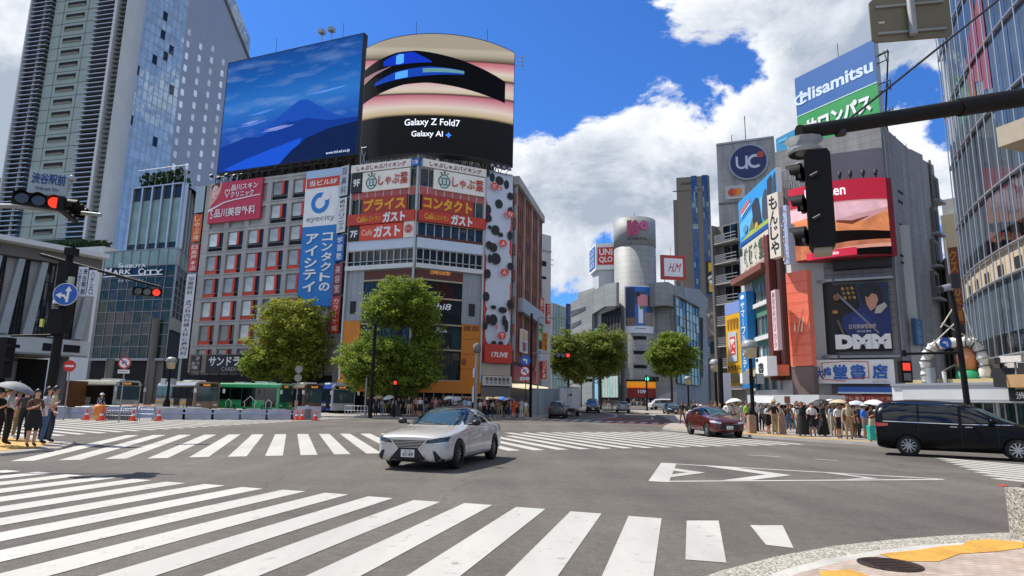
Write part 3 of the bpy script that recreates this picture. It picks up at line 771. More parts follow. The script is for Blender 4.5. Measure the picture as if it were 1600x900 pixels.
# ---------------------------------------------------------------- concrete office block with orange window frames
F4 = Fr(at(326, 300, 84), at(541, 262, 76))
def office():
 u = lambda x, y: F4.uv(x, y)[0]; v = lambda x, y: F4.uv(x, y)[1]
 zt = v(440, 275)
 r = fixed('office_block', 'grey concrete office block with a grid of orange framed windows beside the yellow tree', 'building', F4.p(F4.L / 2, 0))
 mb = MB(); mb.box(F4, 0, F4.L, -1, zt, -16, 0, M_conc); part(mb, 'wall', r)
 cols = [u(290 + x / 2.5, 372) for x in (125, 201, 280, 362, 443)]
 pu = (cols[-1] - cols[0]) / 4
 cols = [cols[0] + pu * i for i in range(7)]
 rows = [v(427, y) for y in (300, 334)] + [v(427, 371)]
 rows = [v(470, 297 + 0)] * 0 + [v(427, 300) - (v(427, 300) - v(427, 408)) / 3 * j for j in range(8)]
 pv = rows[0] - rows[1]
 # piers and floor bands stand in front of the windows
 mb = MB(); ww, wh = pu * .79, pv * .80
 edges = [0] + sum([[c - ww / 2, c + ww / 2] for c in cols], []) + [F4.L]
 vb = rows[-1] - wh / 2 - .5
 for i in range(0, len(edges), 2):
  if edges[i + 1] > edges[i]: mb.box(F4, edges[i], edges[i + 1], vb, zt, .0, .34, M_conc)
 part(mb, 'piers', r)
 mb = MB()
 for j, rv in enumerate(rows):
  mb.box(F4, 0.01, F4.L - .01, rv + wh / 2, (zt if j == 0 else rows[j - 1] - wh / 2), .0, .31, M_conc)
  mb.box(F4, 0.01, F4.L - .01, rv + wh / 2 + pv * .13, rv + wh / 2 + pv * .145, .3, .345, M_concd)
 part(mb, 'floor_bands', r)
 og = mat('orange_window_trim', '#d0452a', .55, 0, .12, 2, rand=.15)
 def proto(kind):
  m1 = MB(); q = Fr((0, 0), (F4.u.x, F4.u.y)); a, b = -ww / 2, ww / 2; c, d = -wh / 2, wh / 2
  m1.box(q, a, b, c, d, .01, .05, M_black); w = m1.build('window', r)
  m2 = MB(); m2.box(q, a + .08, a + ww * .56, c + wh * (.30 if kind == 0 else .22), d - .05, .05, .08, G_blind); p = m2.build('pane', w)
  m3 = MB(); m3.box(q, a + ww * .57, a + ww * .70, c + (wh * .28 if kind == 0 else 0), d, .05, .24, og)
  if kind: m3.box(q, a, a + ww * .57, c, c + wh * .2, .05, .22, og)
  t_ = m3.build('orange_trim', w)
  m4 = MB(); m4.box(q, a + ww * .74, b - .05, c + wh * .25, d - .05, .05, .07, G_dark); s_ = m4.build('side_pane', w)
  m4 = MB(); m4.tube([q.p(a, c + wh * .2, .28), q.p(b, c + wh * .2, .28)], .03, M_steel, 5); x_ = m4.build('guard_rail', w)
  for k_ in (p, t_, s_, x_): k_.location = (0, 0, 0)
  return w
 pr = [proto(0), proto(1)]; used = [False, False]
 for j, rv in enumerate(rows):
  for i, cu in enumerate(cols):
   if i >= 5 and j < 8:
    if cu > u(484, 400): continue
   if i < 3 and j < 2: continue
   k = 0 if j < 3 else 1
   p = F4.p(cu, rv, 0) - Vector(r.location)
   if not used[k]: pr[k].location = p; used[k] = True
   else:
    o = dup(pr[k]); o.parent = r; o.location = p
 # shop storey
 mb = MB(); mb.box(F4, 0, F4.L, v(330, 554), vb, .0, .36, mat('tan_fascia', '#8f8270', .7)); mb.box(F4, 0, F4.L, -1, v(330, 586), .0, .2, M_black)
 for k in range(14): mb.box(F4, .5 + k * F4.L / 14, .56 + k * F4.L / 14, v(330, 586), v(330, 554), .3, .42, M_dark)
 part(mb, 'shop_storey', r)
 mb = MB(); mb.box(F4, .6, F4.L - .6, zt, zt + 4.2, -13, -4.2, M_concd); part(mb, 'plant_room', r)
 mb = MB(); truss_row(mb, F4, .5, F4.L - .3, zt, zt + 1.2, -.5, 18); truss_row(mb, F4, .5, F4.L - .3, zt, zt + 2.6, -3.5, 18)
 for k in range(16): mb.disc(F4.p(1 + k * (F4.L - 2) / 15, zt + rnd.uniform(.4, .9), .6), (F4.n + Vector((0, 0, 1))), .22, .4, M_dark, 10)
 part(mb, 'rooftop_frame', r)
 # right return wall carrying narrow signs
 s = Sign(F4, (327, 555, 384, 583), pm('#1d1a18'), .3, .55); s.uv = 0
 s.t('サンドラ', .08, .1, .92, .62, W_, .03).t('CAREX', .45, .68, .85, .9, pm('#b9b3a0')).done('shop_sign', 'black sign with thick white katakana above the buses, partly behind the yellow tree')
 s = Sign(F4, (303, 556, 318, 579), pm('#3d2c26'), .3, .5); s.t('2F', .5, .08, .9, .3, W_).t('あり', .1, .42, .9, .62, W_).t('階', .2, .68, .8, .92, W_).done('floor_sign', 'small dark brown floor sign beside the black katakana sign')
 # pink clinic billboard
 s = Sign(F4, (333, 285, 413, 347), pm('#c2304a'), .35, .6)
 pk = pm('#e9b9ae');
 s.pg([(0, 0), (.22, 0), (.2, .22), (.14, .4), (.06, .52), (0, .66)], pm('#d8a893')); s.pg([(.02, .05), (.1, 0), (.19, .0), (.17, .12), (.06, .16), (.03, .3)], pm('#4a2c22')); s.el(.1, .22, .065, .17, pk).el(.085, .2, .012, .012, K_).el(.13, .17, .012, .012, K_).el(.125, .32, .018, .014, RED)
 s.pg([(0, .66), (.3, .5), (.5, .46), (.98, .40), (.98, .425), (.5, .485), (.3, .53), (0, .72)], W_)
 s.t('♡', .3, .2, .4, .4, W_, .01).t('品川スキン', .42, .1, .93, .25, W_, .02).t('クリニック', .42, .27, .86, .42, W_, .02)
 s.t('S', .06, .68, .11, .9, W_, 0).t('品川美容外科', .14, .66, .92, .88, W_, .015)
 s.done('clinic_billboard', 'pink billboard with white writing and a woman\'s face on the concrete office block', 'billboard')
 # blue contact lens banner
 s = Sign(F4, (476, 268, 531, 480), pm('#1f78c0'), .35, .55)
 s.r(0, .0, 1, .42, W_).r(0, .0, 1, .06, pm('#a9c3dd')).r(.03, .06, .97, .135, pm('#c9401f')).t('当ビル5F', .12, .075, .9, .12, W_, .02)
 s.mb.ring(F4, s.U(.46), s.V(.25), .75, 1.35, s.nw(), pm('#1d7cc4'), 28); s.el(.62, .205, .12, .03, W_).t('eyecity', .1, .345, .9, .395, pm('#8c9096'), .0)
 s.vt('コンタクトの', .6, .47, .9, .9, W_, .03, .16).vt('アイシティ', .14, .47, .5, .9, W_, .03, .14)
 s.done('contact_lens_banner', 'tall blue and white banner with vertical white katakana on the concrete office block', 'banner')
 # narrow vertical signs on the left edge
 FE = Fr(F4.p(-1.9, 0), F4.p(-.05, 0))
 def nar(y0, y1, bg, txt, tc, lab, grp=None):
  s = Sign(FE, None, pm(bg), .1, .45, M_dark, uv=(.15, 1.75, FE.uv(320, y1)[1], FE.uv(320, y0)[1])); s.vt(txt, .18, .03, .82, .97, pm(tc), .01, .15).done('vertical_sign', lab, 'sign', grp)
 nar(292, 333, '#9fb0b4', ' ', '#ffffff', 'blank pale top panel of the narrow sign stack on the office block\'s left edge')
 nar(336, 378, '#d2591c', 'しゃぶ禅', '#f6d9a0', 'orange vertical sign near the top left edge of the concrete office block')
 nar(381, 424, '#c92f22', '日高屋本店', '#f3e0d0', 'red vertical sign below the orange one on the office block\'s left edge')
 nar(428, 560, '#d9dadb', '加藤眼科 皮フ科内科婦人科心療内科', '#1c1c1c', 'long white vertical clinic sign on the office block\'s lower left edge')
 mb = MB(); mb.box(FE, 0, .12, -1, FE.uv(320, 288)[1], -.2, .1, M_steel); part(mb, 'sign_post', r)
 # narrow signs on the right edge
 FE2 = Fr(at(533, 300, 75.5), at(548, 300, 74.5))
 for y0, y1, bg, t, tc, lab in ((262, 308, '#b9bfc2', '耳鼻科', '#555a60', 'pale grey vertical sign at the gap between office block and corner building'), (311, 364, '#d6d6d0', '歯科クリニック', '#2a2a30', 'white vertical sign with dark writing in the gap beside the corner building'), (368, 408, '#1c5fa8', '学習塾', '#e8e8e8', 'blue vertical sign in the gap beside the corner building'), (412, 460, '#7d2d33', '美容室', '#d9b9b0', 'dark red vertical sign in the gap between the two buildings'), (463, 520, '#b33324', 'カラオケ館', '#e9cdb8', 'bright red lowest vertical sign in the gap between the two buildings')):
  s = Sign(FE2, None, pm(bg), .0, .4, M_dark, uv=(.1, FE2.L - .1, FE2.uv(538, y1)[1], FE2.uv(538, y0)[1])); s.vt(t, .2, .04, .8, .96, pm(tc), .01, .2).done('vertical_sign', lab)
 # the big screen on the roof
 FS = Fr(at(347, 190, 83.2), at(563, 150, 75.0))
 u0, u1 = 0, FS.L; v0 = (FS.uv(340, 270)[1] + FS.uv(556, 243)[1]) / 2; v1 = (FS.uv(357, 97)[1] + FS.uv(569, 52)[1]) / 2
 rs = fixed('led_screen', 'huge rooftop screen showing a blue dusk mountain landscape', 'screen', FS.p(FS.L / 2, v0))
 mb = MB(); mb.box(FS, u0, u1, v0, v1, -.8, 0, M_dark); part(mb, 'casing', rs)
 m = bpy.data.materials.new('lit_dusk_sky'); m.use_nodes = True; nt = m.node_tree; N, L = nt.nodes, nt.links; b = N['Principled BSDF']
 tc = N.new('ShaderNodeTexCoord'); sx = N.new('ShaderNodeSeparateXYZ'); L.new(tc.outputs['Generated'], sx.inputs[0])
 cr = N.new('ShaderNodeValToRGB'); L.new(sx.outputs[2], cr.inputs[0]); ramp(cr, ((.0, '#0d3fae'), (.35, '#1a55b4'), (.55, '#2a74c8'), (.75, '#0f5cb2'), (1., '#0a4796')))
 mp = N.new('ShaderNodeMapping'); mp.inputs['Scale'].default_value = (2.2, 2.2, 9); mp.inputs['Rotation'].default_value = (0, R(9), 0); L.new(tc.outputs['Generated'], mp.inputs[0])
 nz = N.new('ShaderNodeTexNoise'); nz.inputs['Scale'].default_value = 1.3; nz.inputs['Detail'].default_value = 7; L.new(mp.outputs[0], nz.inputs['Vector'])
 mr = N.new('ShaderNodeMapRange'); mr.inputs[1].default_value = .5; mr.inputs[2].default_value = 1.0; L.new(nz.outputs[0], mr.inputs[0])
 mx = N.new('ShaderNodeMix'); mx.data_type = 'RGBA'; L.new(mr.outputs[0], mx.inputs[0]); L.new(cr.outputs[0], mx.inputs[6]); mx.inputs[7].default_value = (*lin('#7d9fd6'), 1)
 b.inputs['Base Color'].default_value = (.01, .01, .012, 1); b.inputs['Roughness'].default_value = .6; b.inputs['Specular IOR Level'].default_value = .08
 L.new(mx.outputs[2], b.inputs['Emission Color']); b.inputs['Emission Strength'].default_value = .62
 mb = MB(); D = .012
 mb.poly(FS, [(u0 + .15, v0 + .15), (u1 - .15, v0 + .15), (u1 - .15, v1 - .15), (u0 + .15, v1 - .15)], D, m)
 o = part(mb, 'picture', rs)
 mb = MB(); UU = lambda x: u0 + .15 + (u1 - u0 - .3) * x; VV = lambda y: v1 - .15 - (v1 - v0 - .3) * y
 def lay(pts, m_, w): mb.poly(FS, [(UU(x), VV(y)) for x, y in pts], w, m_)
 lay([(.1, .80), (.3, .69), (.42, .60), (.5, .535), (.57, .478), (.6, .472), (.64, .478), (.7, .53), (.8, .62), (.92, .69), (1, .72), (1, .9), (.1, .9)], em('#15408f', .66), .02)
 lay([(0, .78), (.08, .755), (.2, .72), (.3, .74), (.4, .70), (.5, .64), (.56, .65), (.65, .64), (.8, .69), (1, .70), (1, 1), (0, 1)], em('#0d2f78', .6), .028)
 lay([(.05, .98), (.2, .92), (.4, .86), (.62, .80), (.6, .9), (.5, 1), (.1, 1)], em('#1648b0', .6), .036)
 lay([(.47, 1), (.55, .9), (.66, .81), (.8, .76), (1, .735), (1, 1)], em('#0a1c40', .55), .044)
 for x, y, l, h_, c in ((.12, .62, .24, .010, '#4f72bb'), (.3, .70, .26, .009, '#6a7cb8'), (.2, .53, .2, .009, '#4a78c4'), (.62, .44, .3, .008, '#5580c6'), (.33, .685, .18, .006, '#8f8cb8'), (.15, .60, .14, .006, '#7f8cc0')):
  lay([(x, y), (x + l * .5, y - h_ * 2), (x + l, y - h_ * 3), (x + l * .9, y - h_ * 1.6), (x + l * .5, y + h_ * .6)], em(c, .5), .052)
 mb.text(FS, 'www.hd-ad.co.jp', UU(.8), UU(.96), VV(.985), VV(.955), .06, em('#c9d4e6'))
 part(mb, 'landscape_layer', rs)
 mb = MB(); truss_row(mb, FS, .5, FS.L - .5, v0 - 2.2, v0 + .2, -1.5, 20); truss_row(mb, FS, .5, FS.L - .5, v0 - 2.2, v1 - 1, -2.5, 12, None, .09); part(mb, 'support_frame', rs)
 for x in (492, 507):
  mb = MB(); a = FS.uv(x, 100)[0]; mb.tube([FS.p(a, v1 - 3, -1), FS.p(a, v1 + 2.2, -1)], .07, M_steel, 6); mb.box(FS, a - .35, a + .35, v1 + 1.9, v1 + 2.4, -1.3, -.5, M_steel); part(mb, 'rooftop_lamp_post', rs)
 for x in (421, 525):
  mb = MB(); a = FS.uv(x, 80)[0]; mb.tube([FS.p(a, v1 - 3, -1.2), FS.p(a, v1 + 3, -1.2)], .03, M_dark, 5); part(mb, 'lightning_rod', rs)
office()
# ---------------------------------------------------------------- corner building with the orange shop front
FL = Fr(at(553, 262, 68.8), at(656, 249, 66)); FR = Fr(at(656, 249, 66), at(757, 268, 69.2))
FB = Fr(at(757.5, 268, 69.2), at(801, 276, 71)); FS = Fr(at(803, 278, 71.2), at(843, 338, 87))
ORG = mat('orange_shop_panel', '#c8781a', .5, 0, .08, .5, stretch=(1, 1, .2))
M_gp = mat('grey_blue_panel', '#93999f', .45, .1, .06, .5)
M_pink = mat('pink_tile', '#b8605c', .7, 0, .12, 1.5)
class Arc:
 """a curved wall bulging out of the chord a-b by sag"""
 def __init__(s, a, b, sag):
  a, b = Vector((a[0], a[1], 0)), Vector((b[0], b[1], 0)); c = (b - a).length; s.r = (c * c / 4 + sag * sag) / (2 * sag)
  s.ch = Fr(a, b); s.half = math.asin(c / 2 / s.r); s.L = 2 * s.half * s.r
  s.c = (a + b) / 2 - s.ch.n * (s.r - sag)
 def p(s, u, v, w=0.):
  t = u / s.r - s.half; return s.c + (s.ch.n * math.cos(t) + s.ch.u * math.sin(t)) * (s.r + w) + Vector((0, 0, v))
def strip(mb, fr, x0, x1, top, bot, w, m, n=30):
 """x-monotone shape on a curved frame: upper and lower outlines as (x, y) fractions already in u, v"""
 def ev(pl, x):
  for (a, b), (c, d) in zip(pl, pl[1:]):
   if a <= x <= c: return b + (d - b) * (x - a) / (c - a + 1e-9)
  return pl[-1][1] if x > pl[-1][0] else pl[0][1]
 q = []
 for i in range(n + 1):
  x = x0 + (x1 - x0) * i / n; q += [fr.p(x, ev(bot, x), w), fr.p(x, ev(top, x), w)]
 mb.add(q, [(2 * i, 2 * i + 2, 2 * i + 3, 2 * i + 1) for i in range(n)], m)
def corner():
 v = lambda y: FL.uv(655.5, y)[1]
 zt = v(249)
 bk = -14
 foot = [FL.p(0, 0), FL.p(FL.L, 0), FR.p(FR.L, 0), FB.p(FB.L, 0), FS.p(FS.L, 0), FS.p(FS.L, 0, -16), FL.p(0, 0, -16)]
 r = bld('corner_building', 'corner building covered in restaurant signs above an orange shop front behind the big green tree', foot, zt - .1, M_offw)
 r['wb'] = 1
 ribs = MB()
 for f in (FL, FR):
  mb = MB()
  curtain(mb, f, .1, f.L - .1, v(329), v(303), 8, 1, G_green, M_offw, .03, .08, .14)
  mb.box(f, 0, f.L, v(303), v(291), .0, .2, M_pink)
  for k in range(9): mb.box(f, f.L * k / 8 - .05, f.L * k / 8 + .05, v(303), v(291), .18, .24, M_offw)
  mb.box(f, 0, f.L, v(386.5), v(371), .0, .35, mat('white_band', '#c3cddd', .5, 0, .04, .4))
  part(mb, 'spandrel_band', r)
  mb = MB(); curtain(mb, f, .05, f.L - .05, v(369), v(346), 8, 1, G_dark, M_offw, .03, .09, .14); mb.box(f, 0, f.L, v(371), v(366.5), .02, .25, M_brown); part(mb, 'seventh_floor_window', r)
  mb = MB(); curtain(mb, f, .05, f.L - .05, v(411), v(387), 10, 1, G_dark, M_offw, .03, .09, .16); mb.tube([f.p(0, v(404.5), .25), f.p(f.L, v(404.5), .25)], .06, M_alu, 5); part(mb, 'sixth_floor_window', r)
  mb = MB(); mb.box(f, 0, f.L, v(418), v(411), .0, .5, M_white); part(mb, 'cornice', r)
  mb = MB(); mb.box(f, 0, f.L, v(303), v(262), .0, .04, M_offw); curtain(mb, f, .1, f.L - .1, v(290), v(263), 8, 1, G_dark, M_steel, .06, .06, .06); part(mb, 'ninth_floor_window', r)
 # lower floors: left wall
 a = FL.uv(568, 460)[0]; b = FL.uv(700, 460)[0]
 mb = MB(); curtain(mb, FL, 0, a, v(498), v(418), 3, 4, M_gp, M_steel, .1, .05, .03); part(mb, 'metal_panel', r); mb = MB(); curtain(mb, FR, FR.uv(722, 460)[0], FR.L, v(500), v(418), 4, 4, M_gp, M_steel, .1, .05, .03)
 for f, x in ((FL, 552), (FR, 736)):
  if f is FL: part(mb, 'metal_panel', r)
  mb = MB(); u = f.uv(x, 478)[0]; mb.box(f, u - .3, u + .4, v(487), v(467), .1, .17, M_dark); part(mb, 'vent_window', r)
 mb = MB(); mb.box(FL, 0, a, v(612), v(499), .0, .3, ORG); u = FR.uv(719, 550)[0]; mb.box(FR, u, FR.L, v(594), v(501), .0, .3, ORG); mb.box(FR, 0, FR.L, v(613), v(594), .0, .55, ORG); mb.box(FL, 0, FL.L, v(613), v(594), .0, .55, ORG)
 for k in range(2): mb.box(FR, u + .25 + k * .95, u + 1.0 + k * .95, v(511), v(503), .3, .34, mat('vent_orange', '#8a4a12', .6));
 mb.box(FR, u + .1, u + .6, v(567), v(557), .3, .34, MATS['vent_orange'])
 for k in range(1, 4): mb.box(FR, u, FR.L, v(501 + 24 * k) - .02, v(501 + 24 * k) + .02, .29, .32, MATS['vent_orange'])
 part(mb, 'orange_cladding', r)
 G_in = glass_mat('shop_glass', '#1b1714', .05, .3)
 u1 = FR.uv(721, 470)[0]
 for (y0, y1, n_) in ((420, 434, 'b'), (436, 462, 'g'), (464, 503, 'g'), (505, 543, 'k'), (546, 592, 'k')):
  for f, x0, x1 in ((FL, a + .1, FL.L), (FR, 0, u1 if y0 < 500 else u)):
   mb = MB()
   if n_ == 'b': mb.box(f, x0, x1, v(y1), v(y0), .0, .25, M_brown)
   else: curtain(mb, f, x0, x1, v(y1), v(y0), 5, 1, G_in if n_ == 'g' else G_green, M_dark, .04, .05, .06, .004, G_dark, .4)
   mb.box(f, x0, x1, v(y1 + 2.5), v(y1), .0, .3, mat('beige_sill', '#a89a80', .6)); part(mb, 'shop_window', r)
 s = mat('white_letter', '#f0f2f2', .4, 0, 0)
 for f, t, q, sh in ((FR, 'chi8', (672, 474, 703, 484), .25), (FR, 'CAFÉ', (681, 511.5, 691, 514.5), 0), (FR, 'NEBINA', (678, 515, 698, 519.5), 0)):
  u_0, u_1, v_0, v_1 = f.rect(*q); mb = MB(); mb.text(f, t, u_0, u_1, v_0, v_1, .14, s, .015, False, sh); part(mb, 'shop_name', r)
 mb = MB(); u_0, u_1, v_0, v_1 = FR.rect(671, 424.5, 703, 430); mb.text(FR, 'COFFEE ROASTERY', u_0, u_1, v_0, v_1, .27, em('#d08a4a', .5), .01); part(mb, 'shop_name', r)
 mb = MB()
 for f in (FL, FR): mb.box(f, 0, f.L, -1, v(613), .0, .08, M_black)
 for k in range(7): mb.box(FR, .4 + k * 1.05, .5 + k * 1.05, 0, v(613), .1, .2, M_steel)
 mb.box(FR, FR.L * .45, FR.L, v(621), v(618), .0, 1.6, mat('awning_beige', '#b99a6a', .7)); part(mb, 'ground_floor', r)
 mb = MB();
 for f, x in ((FL, FL.L), (FR, FR.L), (FL, .1)): mb.box(f, x - .09, x + .09, v(594), zt, .2, .42, M_offw)
 part(mb, 'corner_trim', r)
 # side wall along the shopping street
 vs = lambda y: FS.uv(811, y)[1]
 top, nfl = vs(290), 7; fh = (top - 6.0) / nfl
 mb = MB(); mb.box(FS, -.2, FS.L + .3, zt - .9, zt + .1, -.2, .7, M_conc); part(mb, 'side_cornice', r)
 for j in range(nfl):
  z0 = 6.0 + j * fh
  mb = MB(); mb.box(FS, 0, FS.L, z0, z0 + fh * .4, .0, .3, M_redbrick); part(mb, 'brick_band', r)
  mb = MB(); curtain(mb, FS, .3, FS.L - .2, z0 + fh * .4, z0 + fh, 14, 1, G_dark, M_steel, .05, .08, .2, .006, G_blind, .25); part(mb, 'side_window', r)
 mb = MB()
 for k in range(15): mb.box(FS, .2 + k * (FS.L - .5) / 14, .42 + k * (FS.L - .5) / 14, 6, top, .2, .42, M_redbrick if k % 4 else M_conc)
 mb.box(FS, 1.5, FS.L - 1, 11.8, 13.4, .3, 1.0, M_steel)
 part(mb, 'fin', r)
 mb = MB(); mb.box(FS, 0, FS.L, -1, 5.9, 0, .1, M_dark); mb.box(FS, .5, FS.L - 1, 3.2, 3.6, 0, 1.6, em('#f4e6c0', .55)); mb.box(FS, 0, FS.L, 4.0, 5.6, .1, .4, pm('#8a2f2a')); part(mb, 'street_shop', r)
 mb = MB(); mb.box(FB, 0, FB.L, 0, zt + .2, 0, .06, M_conc); part(mb, 'banner_wall', r)
 mb = MB(); mb.prism([(p.x, p.y) for p in (FL.p(.5, 0, -3.6), FL.p(FL.L, 0, -3.4), FR.p(FR.L, 0, -3.6), FB.p(FB.L - .6, 0, -3.5), FL.p(.5, 0, -14))], zt - .1, zt + 4.6, M_concd); part(mb, 'plant_room', r)
 # signs: one thing each
 hb = pm('#e9e2d6'); rd = pm('#7d1512'); red = pm('#c03a26'); rst = pm('#a8321f'); ylw = pm('#e8a91c')
 for f, x0, x1, nm in ((FL, 555, 645, 'left'), (FR, 667, 756, 'right')):
  lab = 'on the tree side of the building ridge' if nm == 'left' else 'on the banner side of the ridge'
  u_0, u_1 = (0, f.uv(646, 256)[0]) if f is FL else (f.uv(659, 256)[0], f.L)
  sg = Sign(f, None, hb, .05, .5, uv=(u_0, u_1, v(261), v(249))); sg.t('しゃぶしゃぶバイキング', .1, .2, .92, .86, rd, .03).done('buffet_sign', 'long cream header sign with dark red hiragana, ' + lab, 'sign')
  sg = Sign(f, None, pm('#efe8da'), .1, .42, uv=(f.uv(570, 280)[0], f.uv(643, 280)[0], v(293), v(262.5)) if f is FL else (f.uv(676, 280)[0], f.L - .1, v(293), v(262.5)))
  gr = pm('#2e5a4a'); wr = pm('#c9dcd2')
  sg.el(.2, .55, .11, .36, gr).el(.2, .55, .095, .31, wr)
  for k in range(3): sg.mb.ring(f, sg.U(.13 + .07 * k), sg.V(.55), .35, .47, sg.nw(), gr, 16, 0, 6.3, .6)
  for k, (dx, dy) in enumerate(((-.08, .1), (0, .02), (.07, .1))): sg.pg([(.2 + dx * .3, .26), (.2 + dx - .02, dy + .02), (.2 + dx + .025, dy)], gr)
  sg.t('しゃぶ', .35, .25, .8, .76, pm('#b9381f'), .02).t('葉', .81, .18, .97, .8, pm('#b9381f'), .02)
  sg.done('hotpot_sign', 'cream sign with green onion emblem ' + lab, 'sign')
 sg = Sign(FL, None, pm('#1c1a1a'), .1, .45, uv=(.1, FL.uv(569, 280)[0], v(293), v(262.5))); sg.t('9F', .2, .3, .85, .7, W_, .03).done('floor_sign', 'black floor sign reading 9F on the corner building')
 sg = Sign(FL, None, pm('#2b62b0'), .1, .52, uv=(FL.uv(646, 256)[0], FL.L + .2, v(261), v(250))); sg.t('酒場', .15, .2, .85, .8, W_, .02).done('small_blue_sign', 'small blue sign at the ridge between the two cream header signs')
 sg = Sign(FL, None, rst, .1, .45, uv=(FL.uv(570, 316)[0], FL.uv(639, 316)[0], v(328), v(303))); sg.t('プライス', .03, .12, .97, .88, ylw, .04).done('price_sign', 'dark red sign with wide yellow katakana left of the green window on the building corner')
 sg = Sign(FR, None, rst, .1, .45, uv=(FR.uv(658, 316)[0], FR.uv(737, 316)[0], v(328), v(303))); sg.t('コンタクト', .02, .12, .98, .88, ylw, .04).done('contact_sign', 'dark red sign with wide yellow katakana right of the green window on the building corner')
 for f, u_0, u_1, lab in ((FL, 0, FL.L, 'left'), (FR, 0, FR.L, 'right')):
  sg = Sign(f, None, red, .1, .62, uv=(u_0, u_1, v(346), v(329)))
  x = .15 if lab == 'left' else .08
  sg.t('Café', x, .25, x + .13, .78, ylw, .02).t('レストラン', x + .14, .3, x + .36, .78, ylw, .02).t('ガスト', x + .39, .02, x + .72, .98, W_, .05)
  sg.done('restaurant_band_sign', 'orange red restaurant band with yellow and white lettering on the %s face' % ('tree-side' if lab == 'left' else 'banner-side'), 'sign')
 sg = Sign(FL, None, pm('#d8452a'), .1, .5, uv=(FL.uv(566, 360)[0], FL.uv(633, 360)[0], v(371), v(347))); sg.t('Café', .05, .3, .3, .7, pm('#f0b8a0'), .02).t('ガスト', .33, .12, .95, .88, W_, .05).done('restaurant_sign', 'orange red sign with big white katakana beside the 7F sign')
 sg = Sign(FL, None, pm('#1c1a1a'), .1, .45, uv=(.1, FL.uv(565, 360)[0], v(371), v(347))); sg.t('7F', .2, .3, .85, .75, W_, .03).done('floor_sign', 'black floor sign reading 7F on the corner building')
 sg = Sign(FL, None, pm('#e6dcd2'), .1, .48, uv=(FL.uv(634, 360)[0], FL.L - .1, v(371), v(346)))
 rr = (sg.u1 - sg.u0) * .42; sg.mb.ell(FL, sg.U(.5), sg.V(.48), rr, rr, sg.nw(), pm('#c0281c')); sg.mb.ell(FL, sg.U(.5), sg.V(.48), rr * .86, rr * .86, sg.nw(), W_); sg.mb.ell(FL, sg.U(.5), sg.V(.48), rr * .78, rr * .78, sg.nw(), pm('#c0281c')); sg.t('ガスト', .24, .4, .76, .56, W_, .02).done('round_emblem_sign', 'white square sign with a round red emblem at the building corner')
 # the tall banner of rounded white shapes, red ground
 y = lambda py: FB.uv(779, py)[1]
 sg = Sign(FB, None, pm('#bf3a2c'), .06, .2, uv=(.15, FB.L - .1, y(568), y(273)))
 bw = pm('#c6ccd6'); bl = pm('#1a1718'); rc = pm('#d8452f')
 H = 295.
 def Y(py): return (py - 273) / H
 for (cy, hh, dx, wd) in ((292, 40, .0, 1.05), (340, 30, .06, .78), (382, 34, -.04, .92), (425, 32, .03, .95), (462, 30, 0, .92), (512, 31, .03, .92)):
  n = 28; q = []
  for k in range(n):
   a = 2 * math.pi * k / n; ca, sa = math.cos(a), math.sin(a); e = .55
   q.append((min(1, max(0, .5 + dx + wd / 2 * math.copysign(abs(ca) ** e, ca))), max(0, Y(cy) + hh / H * math.copysign(abs(sa) ** e, sa))))
  sg.pg(q, bw)
 for (x, py, rx, ry) in ((.48, 284, .13, 6), (.2, 281, .08, 6), (.75, 288, .08, 6), (.03, 276, .06, 5), (.9, 306, .1, 5), (.47, 322, .12, 6), (.06, 334, .1, 6), (.9, 330, .08, 5), (.1, 348, .09, 5), (.35, 365, .13, 6.5), (.13, 362, .06, 2.5), (.55, 371, .08, 3), (.9, 370, .08, 6), (.12, 390, .1, 5), (.28, 393, .12, 6), (.38, 410, .15, 7.5), (.15, 411, .06, 6), (.93, 419, .1, 5), (.08, 435, .1, 6), (.05, 470, .1, 6), (.94, 478, .1, 6), (.32, 485, .09, 2.5), (.66, 488, .13, 4), (.32, 504, .13, 7), (.12, 504, .06, 6), (.72, 504, .07, 7), (.8, 512, .06, 8), (.03, 514, .07, 5), (.35, 540, .08, 4), (.6, 540, .08, 4)):
  sg.el(x, Y(py), rx * 1.2, ry * 1.2 / H, bl)
 for (x, py, ch) in ((.25, 296, 'ど'), (.86, 337, 'り'), (.6, 385, 'よ'), (.68, 430, 'ん'), (.62, 527, 'で')):
  sg.el(x, Y(py), .15, 5.6 / H, rc); sg.t(ch, x - .07, Y(py - 3), x + .07, Y(py + 3), W_, .02)
 for (x, py) in ((.46, 299), (.62, 340), (.4, 515)): sg.el(x, Y(py), .05, 4 / H, pm('#c4737a'))
 sg.r(0, Y(537) + .012, 1, 1, pm('#c23a2c')); sg.t('17LIVE', .24, Y(552), .82, Y(559.5), W_, .03, .12)
 sg.done('tall_banner', 'tall banner of stacked white rounded shapes with black spots on red', 'banner')
 sg = Sign(FB, None, pm('#b8aa96'), .05, .3, uv=(.1, FB.L, y(587), y(569))); sg.done('blank_tan_panel', 'plain tan panel directly below the tall red and white banner', 'panel')
 sg = Sign(FB, None, pm('#c9c7c0'), .05, .6, uv=(.1, FB.L, y(603), y(588)))
 for k in range(6): sg.r(.1 + k * .14, .15, .2 + k * .14, .5, pm('#6a5f58')).r(.12 + k * .14, .6, .19 + k * .14, .8, pm('#8a8078'))
 sg.done('shop_list_sign', 'pale shop list sign with rows of dark marks under the tan panel')
 mb = MB(); mb.box(FB, 0, FB.L, -1, y(604), 0, .1, M_black); mb.box(FB, 0, FB.L, y(625), y(605), .1, .5, M_concd); part(mb, 'entrance', r)
 FS2 = FS
